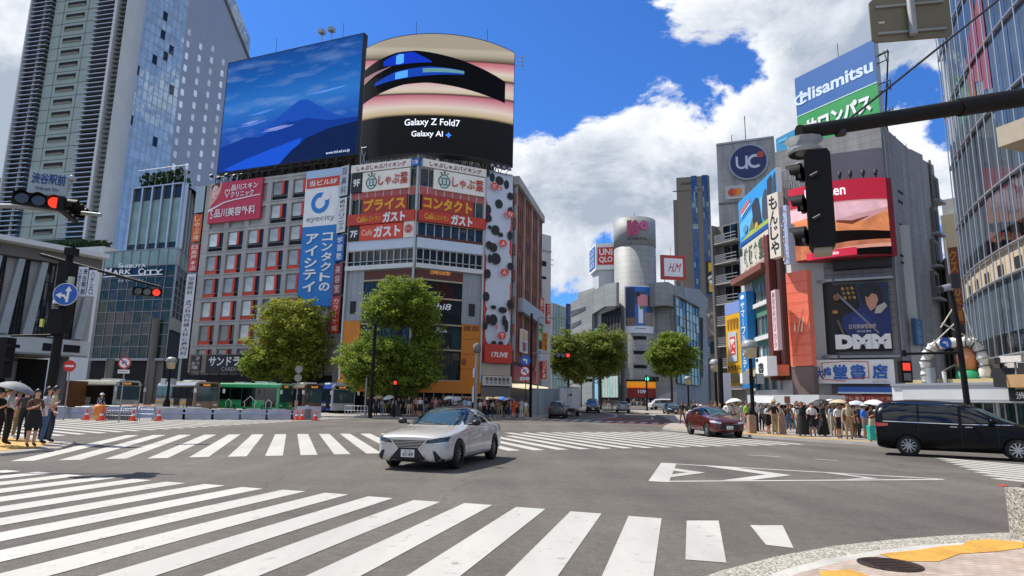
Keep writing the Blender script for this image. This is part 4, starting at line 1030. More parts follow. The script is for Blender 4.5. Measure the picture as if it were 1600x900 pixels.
 sg = Sign(FS2, None, pm('#e6e2da'), .5, .8, uv=(2.2, 5.4, FS.uv(812, 552)[1], FS.uv(812, 517)[1])); sg.r(.06, .05, .6, .5, pm('#d8a02a')).r(.06, .55, .6, .95, pm('#9a2f3a')).vt('カラオケ', .68, .06, .92, .94, pm('#39406a'), .02).done('side_wall_sign', 'white sign with yellow and red fields on the brick side wall')
 # curved LED screen above
 a_, b_ = at(567, 160, 70.0), at(803, 170, 70.4)
 A = Arc(a_, b_, 3.6)
 v0 = at(803, 262, 70.4).z; v1 = (at(680, 50, 66.6).z + at(803, 84, 70.4).z) / 2
 rs = fixed('curved_led_screen', 'curved rooftop screen with pink and cream bands advertising a folding phone', 'screen', A.p(A.L / 2, v0))
 mb = MB(); n = 36
 for w0 in (-1.4,):
  q = [A.p(A.L * i / n, v_, w_) for i in range(n + 1) for v_, w_ in ((v0, 0), (v1, 0), (v1, w0), (v0, w0))]
  mb.add(q, [(4 * i + k, 4 * i + (k + 1) % 4, 4 * i + 4 + (k + 1) % 4, 4 * i + 4 + k) for i in range(n) for k in range(4)] + [(0, 3, 2, 1), (4 * n, 4 * n + 1, 4 * n + 2, 4 * n + 3)], M_dark)
 part(mb, 'casing', rs)
 m = bpy.data.materials.new('lit_pink_bands'); m.use_nodes = True; nt = m.node_tree; N, L = nt.nodes, nt.links; bs = N['Principled BSDF']
 tc = N.new('ShaderNodeTexCoord'); sx = N.new('ShaderNodeSeparateXYZ'); L.new(tc.outputs['Generated'], sx.inputs[0])
 cr = N.new('ShaderNodeValToRGB')
 def mt(op, a, b):
  q = N.new('ShaderNodeMath'); q.operation = op
  for i, x in enumerate((a, b)):
   if isinstance(x, float): q.inputs[i].default_value = x
   else: L.new(x, q.inputs[i])
  return q.outputs[0]
 hx = mt('ABSOLUTE', mt('SUBTRACT', sx.outputs[0], .5), 0.)
 bow = mt('SUBTRACT', 1.13, mt('MULTIPLY', mt('MULTIPLY', hx, hx), .62)); L.new(mt('MULTIPLY', sx.outputs[2], bow), cr.inputs[0]); ramp(cr, ((.0, '#0b0b0c'), (.345, '#101010'), (.35, '#6a5a48'), (.37, '#c8b48e'), (.43, '#e6d6cc'), (.49, '#d9a0a8'), (.535, '#c07080'), (.55, '#3a2c2c'), (.565, '#d8c6aa'), (.6, '#e4d4ca'), (.68, '#d8a4aa'), (.71, '#3c302c'), (.725, '#cdbda0'), (.77, '#e6d8cc'), (.82, '#dd9aa0'), (.862, '#c8747c'), (.872, '#4a3a30'), (.885, '#7c705e'), (.93, '#b9ae9c'), (.97, '#c4bbaa'), (1, '#b0a696')))
 bs.inputs['Base Color'].default_value = (.01, .01, .01, 1); bs.inputs['Roughness'].default_value = .6; bs.inputs['Specular IOR Level'].default_value = .08
 L.new(cr.outputs[0], bs.inputs['Emission Color']); bs.inputs['Emission Strength'].default_value = .56
 mb = MB(); q = [A.p(.1 + (A.L - .2) * i / n, v_, .015) for i in range(n + 1) for v_ in (v0 + .1, v1 - .1)]
 mb.add(q, [(2 * i, 2 * i + 2, 2 * i + 3, 2 * i + 1) for i in range(n)], m, True); part(mb, 'picture', rs)
 mb = MB(); U = lambda x: .1 + (A.L - .2) * x; V = lambda y_: v1 - (v1 - v0) * y_
 def sh(up, lo, m_, w, n_=30): strip(mb, A, U(up[0][0]), U(up[-1][0]), [(U(x), V(y_)) for x, y_ in up], [(U(x), V(y_)) for x, y_ in lo], w, m_, n_)
 blk = em('#060608', .3)
 sh([(.0, .20), (.12, .165), (.25, .14), (.38, .145), (.5, .175), (.65, .215), (.8, .26), (.93, .30)], [(0, .50), (.15, .46), (.3, .425), (.45, .42), (.6, .44), (.8, .47), (.93, .485)], blk, .03)
 sh([(.0, .275), (.1, .262), (.22, .25)], [(0, .335), (.1, .29), (.22, .252)], em('#8a6a68', .5), .045)
 sh([(.16, .19), (.25, .155), (.36, .155), (.47, .24)], [(.16, .235), (.25, .25), (.36, .25), (.47, .25)], em('#0c2c9c', .66), .045)
 sh([(.25, .17), (.27, .16), (.3, .165)], [(.25, .24), (.27, .246), (.3, .24)], em('#4f96e4', .66), .06)
 sh([(.10, .36), (.25, .305), (.45, .285), (.66, .30)], [(.10, .385), (.25, .375), (.45, .36), (.66, .335)], em('#0f3890', .66), .045)
 sh([(.25, .315), (.28, .31), (.33, .305)], [(.25, .37), (.28, .37), (.33, .366)], em('#4a90dc', .66), .06)
 sh([(.42, .30), (.55, .297), (.66, .305)], [(.42, .335), (.55, .33), (.66, .325)], em('#5d8a8e', .5), .06)
 tw = em('#e8ecf2', .6)
 mb.text(A, 'Galaxy Z Fold7', U(.325), U(.645), V(.785), V(.715), .03, tw, .01); mb.text(A, 'Galaxy AI', U(.37), U(.55), V(.875), V(.815), .03, tw, .01); mb.text(A, '✦', U(.565), U(.60), V(.87), V(.82), .03, em('#3f78e8', .6))
 part(mb, 'picture_layer', rs)
 mb = MB(); truss_row(mb, Fr(A.p(0, 0, -2.0), A.p(A.L, 0, -2.0)), 0, (A.p(0, 0, -2) - A.p(A.L, 0, -2)).length, zt - .2, v0 + 3, 0, 16, None, .09)
 truss_row(mb, FL, .3, FL.L, zt, zt + 2.6, -.8, 10, M_steel, .05); truss_row(mb, FR, 0, FR.L, zt, zt + 2.4, -.8, 10, M_steel, .05)
 part(mb, 'support_frame', rs)
 mb = MB()
 for k in range(5): mb.box(FR, 2.5 + k * 1.0, 3.3 + k * 1.0, zt, zt + 1.5, -2, -1.2, M_conc); mb.disc(FR.p(2.9 + k, zt + .9, -1.2), FR.n, .33, .04, M_dark, 16)
 part(mb, 'cooling_unit', rs)
 mb = MB()
 for x in (.35, .82): mb.tube([A.p(A.L * x, v1 - 1, -1), A.p(A.L * x, v1 + 2.2, -1)], .03, M_dark, 5)
 part(mb, 'lightning_rod', rs)
 mb = MB()
 for k in range(3): c = A.p(A.L, v1 - .4 - .55 * k, -.4); mb.tube([c, c + A.ch.u * 1.1], .03, M_steel, 5); mb.disc(c + A.ch.u * 1.1, A.ch.u, .16, .2, M_steel, 8)
 part(mb, 'side_floodlight', rs)
 mb = MB()
 for k in range(4):
  c = FB.p(.4 + k * .75, zt + .1, .1); mb.tube([c, c + FB.n * .9 + Vector((0, 0, .5))], .04, M_dark, 5); mb.lathe(c + FB.n * .9 + Vector((0, 0, .2)), [(.24, 0), (.2, .2), (.07, .36), (0, .4)], M_steel, 10)
 part(mb, 'banner_floodlight', r)
corner()
# ---------------------------------------------------------------- side street behind the corner building
def sidestreet():
 F = Fr(at(842, 400, 92), at(861, 400, 93.5)); z = F.uv(850, 366)[1]
 r = bld('white_stair_tower', 'narrow off-white building with square dark openings rising behind the corner building', [F.p(0, 0), F.p(F.L, 0), F.p(F.L, 0, -9), F.p(0, 0, -9)], z, M_offw)
 mb = MB(); mb.box(F, .1, F.L, F.uv(850, 392)[1], F.uv(850, 390)[1], .0, .15, M_conc)
 for y0, y1 in ((408, 416), (432, 436)): mb.box(F, .2, F.L * .6, F.uv(850, y1)[1], F.uv(850, y0)[1], .0, .05, M_black)
 part(mb, 'opening', r)
 mb = MB()
 for y in (402, 410): mb.tube([F.p(F.L, F.uv(850, y)[1], -.5), F.p(F.L + 1.0, F.uv(850, y)[1], -.5)], .05, M_dark, 5)
 part(mb, 'bracket_arm', r)
 F = Fr(at(838, 520, 88), at(858, 520, 100)); z = F.uv(848, 438)[1]
 r = bld('red_brown_shop_building', 'red brown building covered with vertical signs in the side street', [F.p(0, 0), F.p(F.L, 0), F.p(F.L, 0, -8), F.p(0, 0, -8)], z, M_redbrick)
 mb = MB()
 for j in range(6): mb.box(F, .3, F.L - .3, 4 + j * 2.6, 5.2 + j * 2.6, 0, .06, G_dark)
 part(mb, 'window', r)
 for x0, x1, y0, y1, Yd, bg, t, tc, lab in ((841, 848, 466, 508, 86, '#b8331f', '居酒屋', '#e8c8b0', 'tall red vertical sign at the top of the side street cluster'), (852, 858, 475, 506, 90, '#c23c2c', '酒場', '#e8d0c0', 'small red vertical sign to the right of the tall red one in the side street'),
  (839, 846, 506, 534, 85, '#2f7d33', '薬局', '#cfe0c8', 'green vertical sign in the side street cluster'), (846, 854, 520, 548, 86, '#cf8a1e', 'カラ館', '#6a2010', 'orange vertical sign in the side street cluster'), (838, 846, 546, 565, 84, '#c6d2de', '鍼灸', '#4a6a9a', 'white and blue small sign hanging over the side street'),
  (845.5, 853, 564, 592, 84, '#b82a24', 'コメ喫茶', '#e9d6c8', 'red sign with white lettering low in the side street cluster'), (832, 841, 560, 598, 84, '#b98a84', ' ', '#ffffff', 'plain dusty pink panel low at the mouth of the side street')):
  f = Fr(at(x0, 520, Yd), at(x1, 520, Yd + .3)); s = Sign(f, None, pm(bg), .0, .3, uv=(0, f.L, f.uv((x0 + x1) / 2, y1)[1], f.uv((x0 + x1) / 2, y0)[1])); s.vt(t, .15, .04, .85, .96, pm(tc), .02).done('vertical_sign', lab)
 F = Fr(at(861, 520, 150), at(887, 500, 158)); r = bld('pale_blue_office', 'pale blue glass office in the gap left of the shopping centre', [F.p(0, 0), F.p(F.L, 0), F.p(F.L, 0, -12), F.p(0, 0, -12)], F.uv(880, 478)[1], M_offw)
 mb = MB(); curtain(mb, F, .1, F.L, 4, F.uv(880, 480)[1], 6, 6, G_pale, M_white, .05, .1, .2); part(mb, 'curtain_wall', r)
 F = Fr(at(884, 520, 150), at(889, 500, 151)); s = Sign(F, None, pm('#27365a'), 0, .5, uv=(0, F.L, F.uv(886, 540)[1], F.uv(886, 475)[1])); s.vt('ホテル', .2, .05, .8, .5, pm('#9aa6c0')).done('vertical_sign', 'dark blue vertical sign between pale office and shopping centre')
 # hoarding of the building site
 F = Fr(at(826, 640, 70.5), at(872, 640, 73)); mb = MB(); wm = mat('site_hoarding', '#8f9aa0', .6, 0, .15, .6, stretch=(3, 3, .3)); z = gz(72)
 for k in range(11): mb.box(F, F.L * k / 11, F.L * (k + .97) / 11, z - .2, z + 2.9, 0, .06 if k % 2 else .09, wm)
 mb.box(F, 0, F.L, z + 2.85, z + 2.95, -.02, .12, M_steel)
 tag(mb.build('hoarding'), 'grey corrugated site hoarding behind the black taxi', 'hoarding')
 F = Fr(at(872, 640, 84), at(905, 640, 88)); mb = MB(); z = gz(86)
 for k in range(28): mb.tube([F.p(F.L * k / 27, z, 0), F.p(F.L * k / 27, z + 3.4, 0)], .04, M_steel, 5)
 for q in (.3, 3.3): mb.tube([F.p(0, z + q, 0), F.p(F.L, z + q, 0)], .05, M_steel, 5)
 tag(mb.build('steel_fence'), 'tall grey steel bar fence behind the white box truck', 'fence')
sidestreet()
# ---------------------------------------------------------------- round shopping centre up the hill
M_tile = bpy.data.materials.new('silver_tile'); M_tile.use_nodes = True
def _tile():
 nt = M_tile.node_tree; N, L = nt.nodes, nt.links; b = N['Principled BSDF']
 tc = N.new('ShaderNodeTexCoord'); br = N.new('ShaderNodeTexBrick'); br.offset = 0; br.inputs['Scale'].default_value = .55; br.inputs['Mortar Size'].default_value = .018; br.inputs['Brick Width'].default_value = 1.2; br.inputs['Row Height'].default_value = .8
 mp = N.new('ShaderNodeMapping'); L.new(tc.outputs['Object'], mp.inputs[0]); mp.inputs['Rotation'].default_value = (R(90), 0, 0)
 L.new(mp.outputs[0], br.inputs['Vector'])
 br.inputs['Color1'].default_value = (.235, .243, .23, 1); br.inputs['Color2'].default_value = (.265, .272, .258, 1); br.inputs['Mortar'].default_value = (.13, .135, .13, 1)
 n = N.new('ShaderNodeTexNoise'); n.inputs['Scale'].default_value = .12; n.inputs['Detail'].default_value = 6; L.new(tc.outputs['Object'], n.inputs['Vector'])
 mr = N.new('ShaderNodeMapRange'); mr.inputs[1].default_value = .3; mr.inputs[2].default_value = .7; mr.inputs[3].default_value = .85; mr.inputs[4].default_value = 1.12; L.new(n.outputs[0], mr.inputs[0])
 vs = N.new('ShaderNodeVectorMath'); vs.operation = 'SCALE'; L.new(br.outputs[0], vs.inputs[0]); L.new(mr.outputs[0], vs.inputs['Scale']); L.new(vs.outputs[0], b.inputs['Base Color']); b.inputs['Roughness'].default_value = .6
_tile()
def centre():
 Yc = 160; cc = at(993.5, 500, Yc + 5.4); rad = 5.45
 r = fixed('round_shopping_centre', 'silver shopping centre with a tall round tower at the fork of the road', 'building', (cc.x, cc.y, 0))
 P = lambda x, y: at(x, y, Yc)
 zt = P(993, 338).z; zr = P(993, 382).z
 mb = MB(); mb.lathe((cc.x, cc.y, 0), [(rad, -1), (rad, zr - .15), (rad - .15, zr - .1), (rad - .15, zr + .15), (rad + .08, zr + .2), (rad + .08, zt), (rad - .3, zt), (0, zt - .1)], M_tile, 64); part(mb, 'tower', r)
 C = Arc(P(967, 500), P(1020, 500), 2.6);
 C.c = Vector((cc.x, cc.y, 0)); C.r = rad
 mid = C.L / 2
 C.half = mid / rad
 def cu(x): return mid + math.asin(max(-1, min(1, (x - 993.5) / 33.2))) * rad
 mb = MB(); m1 = mat('pink_sign_letter', '#b0486a', .5); m2 = mat('pink_sign_letter_light', '#c0608c', .5)
 for t, x0, x1, m_ in (('1', 977, 983, m1), ('0', 982.5, 994, m1), ('9', 995, 1008, m2)):
  for w_ in (.1, .25, .4): mb.text(C, t, cu(x0), cu(x1), P(993, 369).z, P(993, 344).z, w_, m_, .06)
 mb.text(C, 'SHIBUYA', cu(977), cu(1007), P(993, 375).z, P(993, 371).z, .2, mat('dark_letter', '#4a4048'), .02); part(mb, 'tower_lettering', r)
 # poster
 mb = MB()
 def cs(x0, x1, y0, y1, w, m_): strip(mb, C, cu(x0), cu(x1), [(0, P(0, y0).z), (99, P(0, y0).z)], [(0, P(0, y1).z), (99, P(0, y1).z)], w, m_, 12)
 ZZ = lambda y: at(993, y, Yc).z
 P2 = ZZ
 def cs(x0, x1, y0, y1, w, m_): strip(mb, C, cu(x0), cu(x1), [(0, ZZ(y0)), (99, ZZ(y0))], [(0, ZZ(y1)), (99, ZZ(y1))], w, m_, 12)
 cs(971.5, 1015.5, 446, 520, .08, pm('#d8dce4')); cs(973, 1014.5, 448, 509, .1, pm('#2a6cc0')); cs(973, 986, 448, 509, .12, pm('#2c3f5e')); cs(1004, 1014.5, 462, 509, .12, pm('#3a4a60'))
 cs(986, 1004, 455, 475, .14, pm('#3d4c66')); cs(990, 1006, 460, 478, .16, pm('#d88a92')); cs(988, 994, 457, 463, .18, pm('#2a2430')); cs(993, 1000, 478, 483, .18, pm('#5d8a4a')); cs(991, 998, 478, 505, .17, pm('#dfe4ea')); cs(974, 988, 496, 509, .15, pm('#7a6a5a')); cs(1000, 1014, 488, 509, .15, pm('#8a7a6e'))
 mb.text(C, 'AUTUMN 2025', cu(986), cu(1002), ZZ(514.5), ZZ(512), .12, K_, .0)
 part(mb, 'poster', r)
 for y in (528, 551, 573):
  mb = MB(); cs(983, 1003, y - 3, y + 2.5, .02, M_black); cs(982, 1004, y - 4.5, y - 3, .35, M_tile); part(mb, 'window_slot', r)
 mb = MB(); cs(974, 1015, 596, 606, .4, em('#d08a24', .35)); cs(975, 1014, 607, 621, .55, pm('#8a1f1c'))
 for k in range(6):
  u = cu(978 + k * 6.5); mb.add([C.p(u - .5, ZZ(606), .5), C.p(u + .5, ZZ(606), .5), C.p(u, ZZ(601), .5)], [(0, 1, 2)], em('#e06a1c', .4))
 mb.text(C, '109', cu(988.5), cu(999), ZZ(614.5), ZZ(609), .62, W_, .03); part(mb, 'entrance_sign', r)
 mb = MB(); cs(972, 1017, 622, 640, .1, M_black); part(mb, 'entrance', r); mb = MB(); cs(973, 1016, 593, 596, .5, M_dark); part(mb, 'sign_lamp_rail', r)
 mb = MB(); mb.tube([(cc.x, cc.y, zt), (cc.x, cc.y, zt + 2.5)], .06, M_dark, 5); part(mb, 'mast', r)
 # left wing
 FW = Fr(at(889, 520, 186), at(962, 460, 158)); q = lambda x, y: FW.uv(x, y)
 mb = MB(); mb.slab(FW, [q(889, 660), q(889, 475), q(947, 443), q(963, 441), q(963, 478), q(945, 479), q(925, 491), q(925, 660)], -.8, 0, M_tile)
 mb.slab(FW, [q(893, 470), q(893, 457), q(925, 446), q(925, 470)], -5, -2, M_tile); part(mb, 'left_wing', r)
 mb = MB(); mb.slab(FW, [q(893, 486), q(915, 479), q(915, 484), q(893, 495)], .0, .12, G_dark); mb.slab(FW, [q(893, 506), q(908, 500), q(908, 505), q(893, 514)], .0, .12, G_dark)
 part(mb, 'wing_window', r)
 mb = MB(); mb.slab(FW, [q(924, 660), q(924, 492), q(958, 479), q(958, 660)], -2.2, -2, M_black)
 for k in range(7): mb.slab(FW, [q(928 + k * 5, 600), q(928 + k * 5, 494), q(928.6 + k * 5, 494), q(928.6 + k * 5, 600)], -2, -1.9, M_concd)
 part(mb, 'recess', r)
 mb = MB()
 for k in range(8): a, b = q(925, 600 + 0)[0], q(956, 600)[0]; mb.box(FW, a + (b - a) * k / 8, a + (b - a) * (k + .92) / 8, 3.2, 8.5, -1.9, -1.7, G_pale if k % 3 else pm('#b8b4ac'))
 part(mb, 'shop_window', r)
 # right wing and its glazed side
 F1 = Fr(at(1024, 470, 158), at(1054, 470, 160)); q1 = lambda x, y: F1.uv(x, y)
 mb = MB(); mb.slab(F1, [q1(1024, 478), q1(1024, 441), q1(1044, 440.5), q1(1054, 446), q1(1054, 480), q1(1043, 477)], -12, 0, M_tile); mb.slab(F1, [q1(1051, 660), q1(1051, 482), q1(1056, 482), q1(1056, 660)], -12, -.3, M_tile); part(mb, 'right_wing', r)
 mb = MB(); mb.slab(F1, [q1(1024, 660), q1(1024, 478), q1(1054, 478), q1(1054, 660)], -11, -6, M_black); part(mb, 'recess', r)
 F2 = Fr(at(1054, 480, 160), at(1107, 500, 192)); q2 = lambda x, y: F2.uv(x, y)
 mb = MB(); mb.slab(F2, [q2(1055, 660), q2(1055, 446), q2(1090, 452), q2(1106, 466), q2(1106, 660)], -9, 0, M_tile)
 mb.slab(F2, [q2(1092, 590), q2(1092, 495), q2(1098, 497), q2(1098, 590)], 0, .1, M_black); part(mb, 'side_wing', r)
 a, b = q2(1054, 520)[0], q2(1090, 520)[0]
 mb = MB(); z1 = q2(1070, 472)[1]; curtain(mb, F2, a + .1, b, q2(1070, 600)[1], z1, 7, 9, G_pale, M_tile, .4, .12, .2, .006, G_dark, .25); mb.box(F2, a, b, z1, z1 + .5, 0, 1.2, M_tile); part(mb, 'glazed_bay', r)
 mb = MB(); mb.slab(F1, [q1(1030, 626), q1(1046, 612), q1(1052, 612), q1(1052, 640), q1(1030, 640)], -2, 1.5, M_conc); part(mb, 'outer_stair', r)
 # boxes on the roof
 FU = Fr(at(930.5, 400, 170), at(962, 400, 169)); FUs = Fr(at(921, 400, 178), at(930.5, 400, 170))
 z0, z1 = FU.uv(945, 421)[1], FU.uv(945, 380)[1]
 ru = fixed('rooftop_sign_cube', 'white rooftop sign cube with a red square of white letters left of the round tower', 'sign', FU.p(FU.L / 2, z0))
 mb = MB(); mb.prism([(p.x, p.y) for p in (FU.p(0, 0), FU.p(FU.L, 0), FU.p(FU.L, 0, -8), FUs.p(0, 0))], z0, z1, W_); part(mb, 'box', ru)
 mb = MB(); a, b, c, d = FU.rect(933.5, 386.5, 959.5, 413.5); mb.box(FU, a, b, c, d, .02, .15, pm('#c8281c'))
 for t, xa, xb, ya, yb in (('UNI', .1, .9, .08, .46), ('QLO', .1, .9, .54, .92)): mb.text(FU, t, a + (b - a) * xa, a + (b - a) * xb, d - (d - c) * yb, d - (d - c) * ya, .18, W_, .03)
 part(mb, 'red_panel', ru)
 mb = MB(); mb.box(FUs, .6, FUs.L - .6, z0 + .8, z1 - .6, .02, .15, pm('#2a62a0'))
 for k in range(2):
  for j, ch in enumerate('ユニクロ'): mb.text(FUs, ch, 1.2 + (FUs.L - 2.4) * k / 2, 1.2 + (FUs.L - 2.4) * (k + .85) / 2, z1 - 1 - (j + 1) * (z1 - z0 - 2.2) / 4, z1 - 1 - (j + .15) * (z1 - z0 - 2.2) / 4, .18, W_)
 part(mb, 'blue_panel', ru)
 mb = MB(); mb.prism([(p.x, p.y) for p in (FU.p(.8, 0, -.5), FU.p(FU.L, 0, -.5), FU.p(FU.L, 0, -7), FUs.p(1.5, 0, -.5))], 22, z0 + .05, M_offw); part(mb, 'plinth', ru)
 mb = MB(); mb.tube([FU.p(2.2, z1, -2), FU.p(2.2, z1 + 3.4, -2)], .05, M_dark, 5); part(mb, 'mast', ru)
 FH = Fr(at(1033, 420, 165), at(1071.5, 420, 166)); z0, z1 = FH.uv(1052, 437)[1], FH.uv(1052, 399)[1]
 rh = fixed('rooftop_frame_sign', 'red framed rooftop sign with red script initials on steel legs', 'sign', FH.p(FH.L / 2, z0))
 mb = MB(); mb.box(FH, 0, FH.L, z0, z1, -.6, 0, pm('#b83a30')); mb.box(FH, .85, FH.L - .85, z0 + .85, z1 - .85, .02, .06, W_)
 hm = pm('#c0281e')
 mb.text(FH, 'H', FH.L * .28, FH.L * .44, z0 + 2.1, z1 - 2.1, .1, hm, .0, False, .3); mb.text(FH, '&', FH.L * .46, FH.L * .52, z0 + 2.1, z0 + 2.9, .1, hm, .0, False, .2); mb.text(FH, 'M', FH.L * .53, FH.L * .72, z0 + 2.1, z1 - 2.1, .1, hm, .0, False, .3); part(mb, 'panel', rh)
 mb = MB()
 for x in (.15, .55, .85):
  mb.tube([FH.p(FH.L * x, z0, -.3), FH.p(FH.L * x - .3, z0 - 5, -.3)], .09, M_steel, 5); mb.tube([FH.p(FH.L * x, z0, -.3), FH.p(FH.L * x + 1.6, z0 - 5, -2)], .07, M_steel, 5)
 part(mb, 'steel_legs', rh)
 mb = MB(); mb.tube([FH.p(FH.L * .42, z1, -.3), FH.p(FH.L * .42, z1 + 2.4, -.3)], .05, M_dark, 5); part(mb, 'mast', rh)
centre()
def slab_tower():
 F = Fr(at(1054, 400, 262), at(1113, 400, 258)); q = lambda x, y: F.uv(x, y)
 mbrown = mat('taupe_tower_wall', '#7d7264', .7, 0, .06, .1)
 r = fixed('hotel_slab_tower', 'tall taupe slab tower with two blue glass stripes far behind the round tower', 'building', F.p(F.L / 2, 0))
 z1 = q(1083, 276)[1]; mb = MB(); mb.box(F, q(1060, 400)[0], F.L, 0, z1, -22, 0, mbrown); mb.box(F, 0, q(1060, 400)[0], 0, q(1058, 311)[1], -20, -1, mbrown); part(mb, 'wall', r)
 bgm = glass_mat('blue_stripe_glass', '#1d4a80', .08, .2)
 for x0, x1 in ((1084, 1092.5), (1101, 1110)):
  mb = MB(); curtain(mb, F, q(x0, 400)[0], q(x1, 400)[0], 4, z1 + .3, 3, 40, bgm, mat('stripe_frame', '#4d6a86', .5, .3), .06, .12, .1, .006, G_pale, .12); part(mb, 'glass_stripe', r)
 mb = MB(); u0, u1, v0, v1 = F.rect(1064, 285, 1080, 289); mb.text(F, 'HOTEL SHIBUYA', u0, u1, v0, v1, .1, mat('dark_letter2', '#2a2622'), .02)
 mb.box(F, 0, F.L * .98, z1 - 6.2, z1 - 5.8, -.1, .12, mat('tower_line', '#5d554a')); part(mb, 'wall_lettering', r)
slab_tower()
def panelmat(name, c, w, h):
 m = bpy.data.materials.new(name); m.use_nodes = True; nt = m.node_tree; N, L = nt.nodes, nt.links; b = N['Principled BSDF']
 tc = N.new('ShaderNodeTexCoord'); dp = N.new('ShaderNodeVectorMath'); dp.operation = 'DOT_PRODUCT'; L.new(tc.outputs['Object'], dp.inputs[0]); dp.inputs[1].default_value = (.7, .7, 0)
 sx = N.new('ShaderNodeSeparateXYZ'); L.new(tc.outputs['Object'], sx.inputs[0]); cx = N.new('ShaderNodeCombineXYZ'); L.new(dp.outputs['Value'], cx.inputs[0]); L.new(sx.outputs[2], cx.inputs[1])
 br = N.new('ShaderNodeTexBrick'); br.offset = 0; br.inputs['Scale'].default_value = 1; br.inputs['Brick Width'].default_value = w; br.inputs['Row Height'].default_value = h; br.inputs['Mortar Size'].default_value = .018
 L.new(cx.outputs[0], br.inputs['Vector']); br.inputs['Color1'].default_value = (*c, 1); br.inputs['Color2'].default_value = (*[x * 1.12 for x in c], 1); br.inputs['Mortar'].default_value = (*[x * .72 for x in c], 1)
 mp = N.new('ShaderNodeMapping'); mp.inputs['Scale'].default_value = (1, 1, .12); L.new(tc.outputs['Object'], mp.inputs[0]); n = N.new('ShaderNodeTexNoise'); n.inputs['Scale'].default_value = .9; n.inputs['Detail'].default_value = 9; n.inputs['Roughness'].default_value = .7; L.new(mp.outputs[0], n.inputs['Vector'])
 mr = N.new('ShaderNodeMapRange'); mr.inputs[1].default_value = .3; mr.inputs[2].default_value = .7; mr.inputs[3].default_value = .62; mr.inputs[4].default_value = 1.2; L.new(n.outputs[0], mr.inputs[0])
 vs = N.new('ShaderNodeVectorMath'); vs.operation = 'SCALE'; L.new(br.outputs[0], vs.inputs[0]); L.new(mr.outputs[0], vs.inputs['Scale']); L.new(vs.outputs[0], b.inputs['Base Color']); b.inputs['Roughness'].default_value = .8; return m
